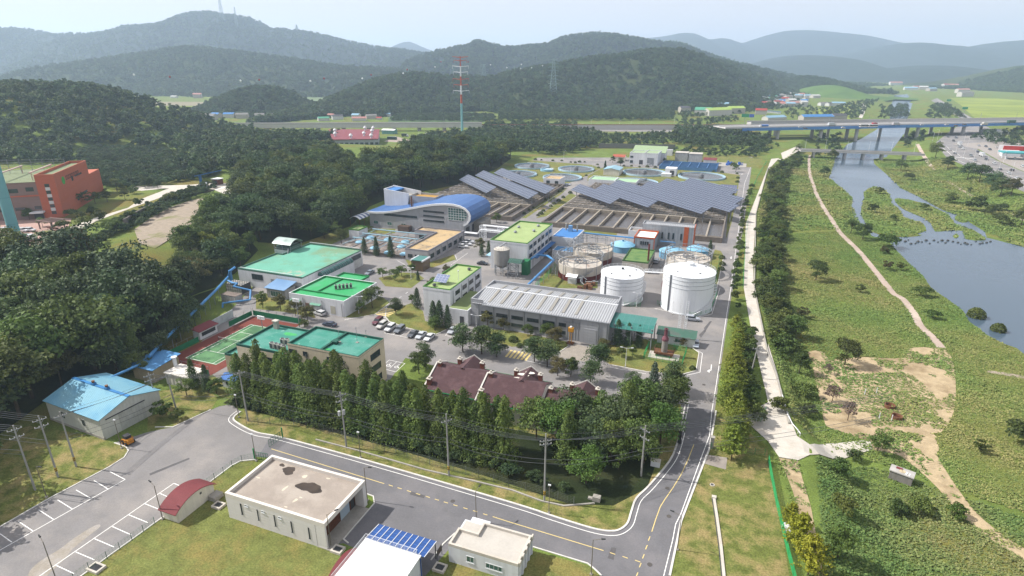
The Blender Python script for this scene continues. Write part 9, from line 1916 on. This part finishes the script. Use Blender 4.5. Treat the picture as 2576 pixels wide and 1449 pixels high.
for q in(-8,8):
 for w_ in(-4,4):MB().cyl(x+q,y+w_,0,5.2,.35,8).build('column',wS,t)
MB().box(x-4,x+9,y+16,y+24,-.1,5).build('kiosk',wW,t);MB().box(x-2,x+20,y+24.1,y+36,-.1,8).build('shop',M('shop_grey',lin('#c5c2c4',.66)),t);MB().box(x-2.5,x+20.5,y+23.5,y+24,4.6,8.6).build('red_fascia',M('red_fascia',lin('#d23a30',.6)),t)
for k in range(3):MB().box(x-6+k*6-.5,x-6+k*6+.5,y-.6,y+.6,.05,1.7).build('pump',wS,t)
for k,(r,c,x,y)in enumerate(sorted(((1,3,2440,330),(1,3,2300,330),(1,3,2180,260),(1,3,2060,190),(1,3,1960,150),(1,3,1880,110),(0,3,1650,1440),(0,3,1700,1410),(0,3,1740,1360),(0,3,1970,1425),(0,3,2200,1430),(0,3,2390,1430),(1,3,2000,40),(1,3,2360,200)),key=lambda q:px(*q)[0])):
 o=rd(r,c,x,y);lamp(o,11,'tall lamp post along the feeder road or its slip lane, '+ORD[k]+' from left',(-1.6,.4),.2,wl,wl,z=0,group='feeder road lamps')
for k,(r,c,x,y)in enumerate(sorted(((0,2,300,1410),(0,2,800,1405),(0,2,1285,1445),(0,2,1755,1440),(0,2,2220,1440),(0,2,795,1270),(0,2,1195,1280),(0,2,1080,1285),(0,1,1640,1400),(0,1,1970,1340),(0,2,1630,1240),(1,1,780,210),(0,1,1555,1445),(0,2,2490,1440)),key=lambda q:px(*q)[0])):
 o=V(*px(r,c,x,y));lamp(o,9,'grey lamp post in the trees between plant and railway, '+ORD[k]+' from left',(1.4,.3),.2,wl,wl,z=0,group='lamp posts by the railway')
for(r,c,x,y,w_,lab,col)in((0,2,2330,1290,9,'green and blue road sign at the left end of the motorway bridge','#2f9a6a'),(0,3,1970,1135,8,'green road sign beside the rice fields','#2f9a6a'),(0,3,1810,1048,8,'farther green road sign on the feeder road','#2f9a6a')):
 o=V(*px(r,c,x,y));t=tH('road_sign',lab,'road sign',(*o,0),'green road signs');MB().cyl(o[0],o[1],0,9 if c==3 else 15,.25,6).build('post',sT,t);z=6 if c==3 else 14;MB().box(o[0]-w_/2,o[0]+w_/2,o[1]-.5,o[1]-.3,z,z+4).build('board',M('sign_green',lin(col,.6)),t)
 if c==2:MB().box(o[0]+w_/2+.3,o[0]+w_/2+6,o[1]-.5,o[1]-.3,z,z+4).build('board',M('sign_blue',lin('#4a6fd0',.6)),t)
zc=9.5;q=[W(0,1,735,1300,zc),W(0,1,1238,1300,zc),W(0,1,1225,1395,zc),W(0,1,770,1402,zc)]
t=tH('maroon_factory','wide factory with a maroon roof carrying white ventilators, beyond the wood','factory',(*q[3],0));MB().prism(q,-.1,zc-.6).build('wall',M('pale_grey_wall',lin('#b9c0c6',.66),v=.06),t);MB().prism([tuple(Vector(p)+(Vector(p)-sum((Vector(z_)for z_ in q),Vector((0,0)))/4)*.02)for p in q],zc-.6,zc).build('roof',M('maroon_sheet',lin('#9a5058',.56),v=.08,s=.2),t)
for k in range(9):
 a=Vector(q[3])+(Vector(q[2])-Vector(q[3]))*(k+.4)/9;dq=(Vector(q[2])-Vector(q[3])).normalized();nq=Vector((dq.y,-dq.x));MB().prism([tuple(a+nq*.1),tuple(a+dq*3+nq*.1),tuple(a+dq*3-nq*.1),tuple(a-nq*.1)],4,6.2).build('window',glass,t)
for k,(x,y)in enumerate(((795,1335),(797,1370),(955,1390),(1098,1310),(1087,1365),(1180,1310),(1168,1340),(1160,1388))):
 o=W(0,1,x,y,zc);tt=tH('roof_ventilator','white round ventilator on the maroon factory roof, '+('rear left','second left','front middle','rear middle','front right of middle','rear right','middle right','front right')[k],'ventilator',(*o,zc),'white ventilators on the maroon roof');MB().cyl(o[0],o[1],zc-.05,zc+2.2,1.1,12).build('base',wS,tt);MB().lathe(o[0],o[1],[(1.9,zc+2.2),(1.9,zc+3.0),(.9,zc+4.1),(.9,zc+4.6),(.02,zc+4.8)],14).build('cowl',wS,tt)
for k,(pp,zt,lab,mat)in enumerate((([(890,70),(1160,60),(1110,30),(900,38)],6,'lower maroon roofed wing in front of the maroon factory',M('maroon_sheet','9a5058')),)):
 q=[W(1,1,x,y,zt)for x,y in pp];t=tH('factory_wing',lab,'building',(*q[0],0));MB().prism(q,-.1,zt-.4).build('wall',M('pale_grey_wall','b9c0c6'),t);MB().prism([tuple(Vector(p)+(Vector(p)-sum((Vector(z_)for z_ in q),Vector((0,0)))/4)*.03)for p in q],zt-.4,zt).build('roof',mat,t)
o=W(0,1,1770,1385);t=gB('white_site_office','small white building with flat gable beyond the wood, left of the red and white pylon','building',(*o,0),.2,14,7,4.5,5.2,wW,wR)
o=W(0,1,1345,1345);t=gB('teal_depot','low depot shed with a pale roof beside the bus yard','building',(*o,0),.1,16,9,4.5,5.6,M('teal_wall',lin('#7fb5ae',.6),obj=True),wR)
o=W(0,1,1370,1405);mT('dark green coach parked in the yard beside the maroon factory',*o,.05,.1,'#2f5a55',L_=11,kind='bus',group='coaches in the factory yard')
o=W(0,1,1500,1375);mT('dark covered truck in the yard beside the maroon factory',*o,.05,.1,'#3a4a45',L_=8,group='coaches in the factory yard')
for k,(r,c,x,y)in enumerate(((1,3,1830,60),(1,3,1880,100),(1,3,2080,170),(1,3,2330,260),(1,3,2420,300),(1,3,2500,350),(1,3,2450,270),(1,3,2120,20),(1,3,2190,30),(1,3,2300,40),(1,3,2350,75),(1,3,2420,60),(0,3,1720,1430),(0,3,1810,1380),(0,3,1960,1190),(0,3,1850,1110))):
 o=rd(r,c,x,y);pK('sedan' if k%2 else'suv',o[0],o[1],.07,fa+(pi if k%3==0 else 0),('#f1f2f3','#2f3338','#b9bec4','#6d7278','#e3e4e2')[k%5],'small car on the busy feeder road or filling station forecourt','cars in the feeder road traffic')
RC={'r':'#b8493f','b':'#4f8fd0','g':'#8f8c88','d':'#5c5a60','w':'#e2e2de','t':'#5fae8c','y':'#b7d36a','p':'#c98f86','l':'#9cc4da'}
WN={'r':'red','b':'blue','g':'grey','d':'dark','w':'white','t':'green','y':'lime green','p':'pinkish','l':'pale blue'}
def hs(r,c,x,y,col,L_,Wd_,h,lab,ang_=None):
 if c==3 and y<1060 and x<720:y=960+(y-870)*.62
 o=V(*px(r,c,x,y));ang_=-YAW*-1+rgp.uniform(-.5,.5)if ang_ is None else ang_
 return gB('house',lab,'house',(*o,0),ang_,L_,Wd_,h,h+Wd_*.22,M('house_wall_'+'abc'[rgp.randrange(3)],lin(('#d9d5cc','#c3bcb2','#e4e4e2')[rgp.randrange(3)],.66),obj=True,v=.06),M('house_roof_'+col,lin(RC[col],.58),obj=True,v=.1,s=.3))
for k,(x,y,c_,L_,w_,h_)in enumerate(sorted(((1420,945,'g',24,12,5),(1585,940,'r',22,12,6),(1670,960,'g',20,12,4),(1780,950,'d',24,12,5),(1900,950,'g',26,12,5),(1990,985,'p',20,14,9),(1755,985,'w',18,8,4)))):hs(0,0,x,y,c_,L_,w_,h_,WN[c_]+' roofed house in the hamlet by the tan field, '+ORD[k]+' from left')
for k,(x,y,c_,L_,w_,h_)in enumerate(sorted(((1590,1185,'w',22,10,4),(1850,1205,'g',34,14,6),(2060,1205,'g',34,14,6),(2030,1165,'g',26,12,6),(2180,1185,'b',16,9,6),(2310,1185,'b',16,10,6),(2440,1190,'g',18,10,6)))):hs(0,0,x,y,c_,L_,w_,h_,WN[c_]+' roofed building behind the left railway viaduct, '+ORD[k]+' from left')
for k,(x,y,c_,L_,w_,h_)in enumerate(sorted(((40,1185,'g',14,9,5),(190,1190,'g',14,9,5),(350,1200,'d',16,9,4),(550,1190,'d',20,10,6),(680,1215,'t',16,9,4),(820,1200,'d',16,9,5),(1010,1195,'l',12,9,6),(1040,1215,'p',20,9,4),(1160,1195,'g',16,9,5),(1195,1150,'b',14,8,5),(1330,1170,'l',8,6,4),(1240,1205,'r',8,6,3),(470,1170,'l',10,7,4),(760,1180,'p',12,8,4)))):hs(0,1,x,y,c_,L_,w_,h_,WN[c_]+' roofed house in the village behind the viaduct, '+ORD[k]+' from left')
for k,(x,y,c_,L_,w_,h_)in enumerate(sorted(((1730,1130,'d',18,12,8),(1800,1090,'p',20,12,5),(1980,1105,'b',22,14,6),(2080,1100,'l',34,18,9),(1920,1160,'t',26,18,9),(2060,1160,'y',48,16,9),(2240,1140,'y',30,14,9),(2500,1150,'r',18,12,7),(2290,850,'r',14,10,6),(2400,870,'w',14,10,5),(2510,905,'p',14,12,9),(2460,980,'r',16,10,6),(2530,1020,'w',14,12,9),(2400,945,'w',16,8,4)))):hs(0,2,x,y,c_,L_,w_,h_,WN[c_]+' roofed building at the foot of the central hill, '+ORD[k]+' from left')
k=0
for(x,y,c_,L_,w_,h_)in sorted(((30,880,'g',18,10,6),(140,910,'g',18,10,7),(240,870,'w',24,12,6),(330,905,'p',16,12,9),(470,910,'w',26,12,6),(90,950,'d',18,10,6),(170,955,'r',16,10,6),(40,975,'g',18,10,5),(110,995,'b',24,10,6),(215,980,'g',18,10,6),(225,1030,'w',18,12,11),(165,1050,'p',18,10,6),(260,1050,'p',16,10,8),(345,1050,'w',16,12,9),(300,1015,'l',18,10,5),(550,1035,'g',18,10,5),(620,1040,'d',18,10,5),(700,1040,'l',26,10,6),(20,1020,'g',18,10,6),(290,925,'g',18,10,6))):
 hs(0,3,x,y,c_,L_,w_,h_,WN[c_]+' roofed house in the valley village left of the grassy hill, '+ORD[k]+' from left');k+=1
for k,(x,y,c_,L_,w_,h_)in enumerate(sorted(((60,1205,'l',40,12,4),(480,1205,'b',50,14,5),(700,1200,'d',22,12,6),(1430,905,'l',40,16,7),(1560,900,'w',26,14,9),(1680,820,'w',30,20,12),(1775,890,'r',24,14,14),(1850,885,'p',36,14,12),(1950,935,'p',40,14,10),(1980,970,'g',50,14,10),(1640,915,'l',40,14,8),(1280,855,'p',50,20,10),(1490,895,'p',30,14,8),(2240,1350,'w',18,10,4),(240,980,'g',10,8,4)))):
 hs(0,3,x,y,c_,L_,w_,h_,WN[c_]+' roofed building near the motorway or the far valley, '+ORD[k]+' from left')
vg=random.Random(15)
for k in range(34):
 x,y=vg.uniform(-120,420),vg.uniform(880,1055);col_='grdwpbglt'[vg.randrange(9)];hs(0,3,x,y,col_,vg.uniform(13,20),vg.uniform(8,12),vg.uniform(4,8),'small house packed into the valley village left of the grassy hill')['group']='houses of the dense valley village'
for k in range(9):
 o=V(*px(0,3,5+k*13,1132+k*1.2));hs_=tH('row_hut','one small pale blue hut in the row of huts left of the rice field','hut',(*o,0),'row of small huts');MB().box(o[0]-3,o[0]+3,o[1]-3,o[1]+3,-.1,3).build('wall',wW,hs_);MB().box(o[0]-3.3,o[0]+3.3,o[1]-3.3,o[1]+3.3,3,3.5).build('roof',M('hut_blue',lin('#8fb8dc',.62)),hs_)
bx_,by_=V(1163,333);t=tH('striped_pylon','tall tubular pylon banded red and white above a light blue shaft','pylon',(bx_,by_,0))
aq=M('aqua_pole','8cc9d0');orr=M('signal_orange',lin('#d9653f',.6));wht=M('signal_white',lin('#e9ebee',.78))
zz=lambda y:(1335-y)/(1335-570)*86.5
rr_=lambda z:1.6-(z/86.5)*1.05
for y0,y1,mm_ in((1335,1035,aq),(1035,945,orr),(945,855,wht),(855,765,orr),(765,665,wht),(665,568,orr)):
 z0,z1=zz(y0),zz(y1);MB().cyl(bx_,by_,max(-1,z0-.02),z1,rr_(z0),16,rr_(z1)).build('shaft',mm_,t)
for y,mm_,w_ in((575,orr,9.5),(608,orr,7.5),(665,wht,9.5),(722,wht,8.5),(790,orr,9.5),(848,orr,8.5),(907,wht,9.5)):
 z=zz(y);m=MB()
 c_,s_=cos(YAW),sin(YAW)
 for q in(-1,1):
  ex,ey=bx_+q*w_*c_,by_+q*w_*s_;m.tube((bx_,by_,z-.6),(ex,ey,z+.3),.5,5,.25)
  if y not in(575,):m.tube((ex,ey,z+.3),(ex,ey,z-3.0),.18,4)
 m.build('crossarm',mm_,t)
def lattice_pylon(label,base,h,w0,arms,mat,r=.22):
 x,y,z=base;t=tH('lattice_pylon',label,'pylon',(x,y,z),'lattice pylons');m=MB();n=12;c_,s_=cos(YAW),sin(YAW)
 def cor(f):w=w0*(1-f*.82)if f<.6 else w0*(.508-.33*(f-.6)/.4);return[(x+(a*c_-b*s_)*w/2,y+(a*s_+b*c_)*w/2,z+h*f)for a,b in((-1,-1),(1,-1),(1,1),(-1,1))]
 for k in range(n):
  A,B=cor(k/n),cor((k+1)/n)
  for i in range(4):m.tube(A[i],B[i],r,4);m.tube(A[i],B[(i+1)%4],r*.55,3);m.tube(A[(i+1)%4],B[i],r*.55,3);m.tube(B[i],B[(i+1)%4],r*.55,3)
 m.build('lattice_body',mat,t);m=MB()
 for f,w in arms:
  for q in(-1,1):m.tube((x,y,z+h*f),(x+q*w*c_,y+q*w*s_,z+h*f+.4),r*.9,4);m.tube((x,y,z+h*f+1.6),(x+q*w*c_,y+q*w*s_,z+h*f+.4),r*.6,3);m.tube((x+q*w*c_,y+q*w*s_,z+h*f+.4),(x+q*w*c_,y+q*w*s_,z+h*f-1.6),r*.5,3)
 m.build('crossarm',mat,t)
pg=M('pylon_green_grey',lin('#a3bcb8',.62),v=.05)
def pyl(label,hill,u,v0,v1,w,arms,r=.22,mat=None):
 p=hill.hit(u,v1);b=w2cam(p[0],p[1])[1];d=math.hypot(*w2cam(p[0],p[1]));h=(v1-v0)/F_PX*(b*cp+75*sp)*1.02;lattice_pylon(label,(p[0],p[1],p[2]-6),h+6,w,arms,mat or pg,r)
A6=((.99,5),(.86,8),(.75,9),(.64,8),(.53,9),(.43,8),(.33,9))
pyl('lattice pylon standing alone on the slope of the central wooded hill',R1R,1380,156,238,15,((.97,6),(.88,9),(.78,10),(.69,9),(.56,10),(.47,9),(.36,10)),.32)
pyl('lattice pylon seen over the wood right of the striped pylon',R1R,1218,156,192,16,A6,.32);pyl('small lattice pylon far over the left shoulder of the central hill',R1R,1022,149,172,14,A6,.35);pyl('faint lattice pylon just left of the striped pylon',R1R,1146,154,178,12,A6,.3)
pyl('tall faint lattice mast on the summit of the left mountain',R2L,560,2,55,20,((.95,6),(.7,7)),.5);pyl('short faint lattice mast right of the summit mast',R2L,592,22,62,14,((.9,4),),.4);pyl('faint pylon on the long left mountain ridge',R2L,746,66,82,16,A6,.5)
redb=M('ball_red',lin('#b03a40',.6));whb=M('ball_white',lin('#eef0f2',.85));BP=[]
for k,(r,c,x,y,col)in enumerate(((0,0,1348,752,'w'),(0,0,1707,773,'r'),(0,0,2419,811,'w'),(0,1,33,802,'r'),(0,1,548,815,'w'),(0,1,685,790,'r'),(0,1,1068,788,'w'),(0,1,1158,753,'r'),(0,1,1480,738,'w'),(0,1,1520,700,'r'),(0,1,1800,673,'w'),(0,1,1860,622,'r'),(0,1,2133,622,'r'),(0,1,2358,652,'w'),(0,1,2522,680,'w'),(0,2,95,648,'w'),(0,2,198,682,'w'),(0,2,307,660,'w'),(0,2,87,690,'w'))):
 u,v=px(r,c,x,y);b=760+k*20;a,z=camray(u,v,b);p=(*cam2w(a,b),z);BP.append(p);o=MB().add(*sph(p,1.25 if k<10 else 1.0,12,8)).build('marker_ball',whb if col=='w' else redb,None,p,True);tag(o,('white' if col=='w' else'red')+' marker ball on the valley power line, '+ORD[k]+' from left','marker ball','marker balls on the valley power line')
t=tH('power_line','thin power line carrying marker balls across the valley','power line',BP[0],'overhead lines');a0=(*cam2w(*((camray(-60,283,700)[0]),700)),camray(-60,283,700)[1]);m=MB();m.pipe([a0]+BP[:10],.09,4);m.build('wire',wirem,t)
m=MB();a1=(*cam2w(camray(-60,290,690)[0],690),camray(-60,290,690)[1]);pe=(*cam2w(camray(640,352,900)[0],900),camray(640,352,900)[1]);span(m,a1,pe,6,14,.09);m.build('wire',wirem,t)
for k in range(26):
 x,y=W(1,3,1290+k*38+rgp.uniform(-15,15),985+rgp.uniform(-22,18)+k*.6,zw);s_=rgp.uniform(.35,.75);o=MB().add(*sph((x,y,zw+.1),s_,7,5)).build('weir_stone',M('wet_stone',(.05,.05,.05),v=.3),None,(x,y,zw));tag(o,'dark stone sticking out of the water along the weir','stone','stones along the weir')
HAZE,HT,EXPO=1.5e-4,520,.56
#air, light, camera
SUN_EL=radians(45.5);sd=Vector((.984*cos(SUN_EL),.174*cos(SUN_EL),-sin(SUN_EL)))
sl=bpy.data.lights.new('sun','SUN');sl.energy=5.0;sl.angle=radians(.5);sl.color=(1,.955,.895)
so=bpy.data.objects.new('sun',sl);COL.objects.link(so);so.rotation_euler=sd.to_track_quat('-Z','Y').to_euler();so.location=(-300,0,500)
w=bpy.data.worlds.new('World');SC.world=w;w.use_nodes=True
N=w.node_tree.nodes;L=w.node_tree.links
sk=N.new('ShaderNodeTexSky');sk.sky_type='NISHITA';sk.sun_disc=False;sk.sun_elevation=SUN_EL
sk.sun_rotation=math.atan2(-.984,-.174);sk.air_density=1.0;sk.dust_density=2.0;sk.ozone_density=1.0;sk.altitude=100
bg=N['Background'];mxw=N.new('ShaderNodeMix');mxw.data_type='RGBA';mxw.inputs[0].default_value=.9;L.new(sk.outputs[0],mxw.inputs[6]);mxw.inputs[7].default_value=(7.2,7.1,7.6,1)
L.new(mxw.outputs[2],bg.inputs[0]);bg.inputs[1].default_value=.088
hz=bpy.data.materials.new('haze_air');hz.use_nodes=True;N=hz.node_tree.nodes;L=hz.node_tree.links
N.remove(N['Principled BSDF']);pvn=N.new('ShaderNodeVolumePrincipled');pvn.inputs['Color'].default_value=(.62,.79,1,1)
pvn.inputs['Density'].default_value=HAZE;pvn.inputs['Anisotropy'].default_value=.25
L.new(pvn.outputs[0],N['Material Output'].inputs['Volume'])
h=MB().box(-8800,8800,-350,10000,FLOOD-2,HT).build('haze',hz);h['kind']='stuff'
cam=bpy.data.cameras.new('camera');co=bpy.data.objects.new('camera',cam);COL.objects.link(co)
cam.sensor_width=36;cam.lens=36*F_PX/2576;cam.clip_end=40000;cam.clip_start=.5
co.location=(0,0,CAM_H);co.rotation_euler=(pi/2-PITCH,0,YAW);SC.camera=co
vs_=SC.view_settings;vs_.view_transform='Standard';vs_.look='None';vs_.gamma=1;vs_.use_curve_mapping=False;vs_.exposure=EXPO
cy=SC.cycles;cy.max_bounces=6;cy.diffuse_bounces=2;cy.glossy_bounces=2;cy.transmission_bounces=2;cy.transparent_max_bounces=8;cy.volume_bounces=2
cy.use_denoising=True;cy.denoiser='OPENIMAGEDENOISE';cy.use_adaptive_sampling=True;cy.adaptive_threshold=.02;cy.caustics_reflective=False;cy.caustics_refractive=False
SC.render.threads_mode='AUTO'
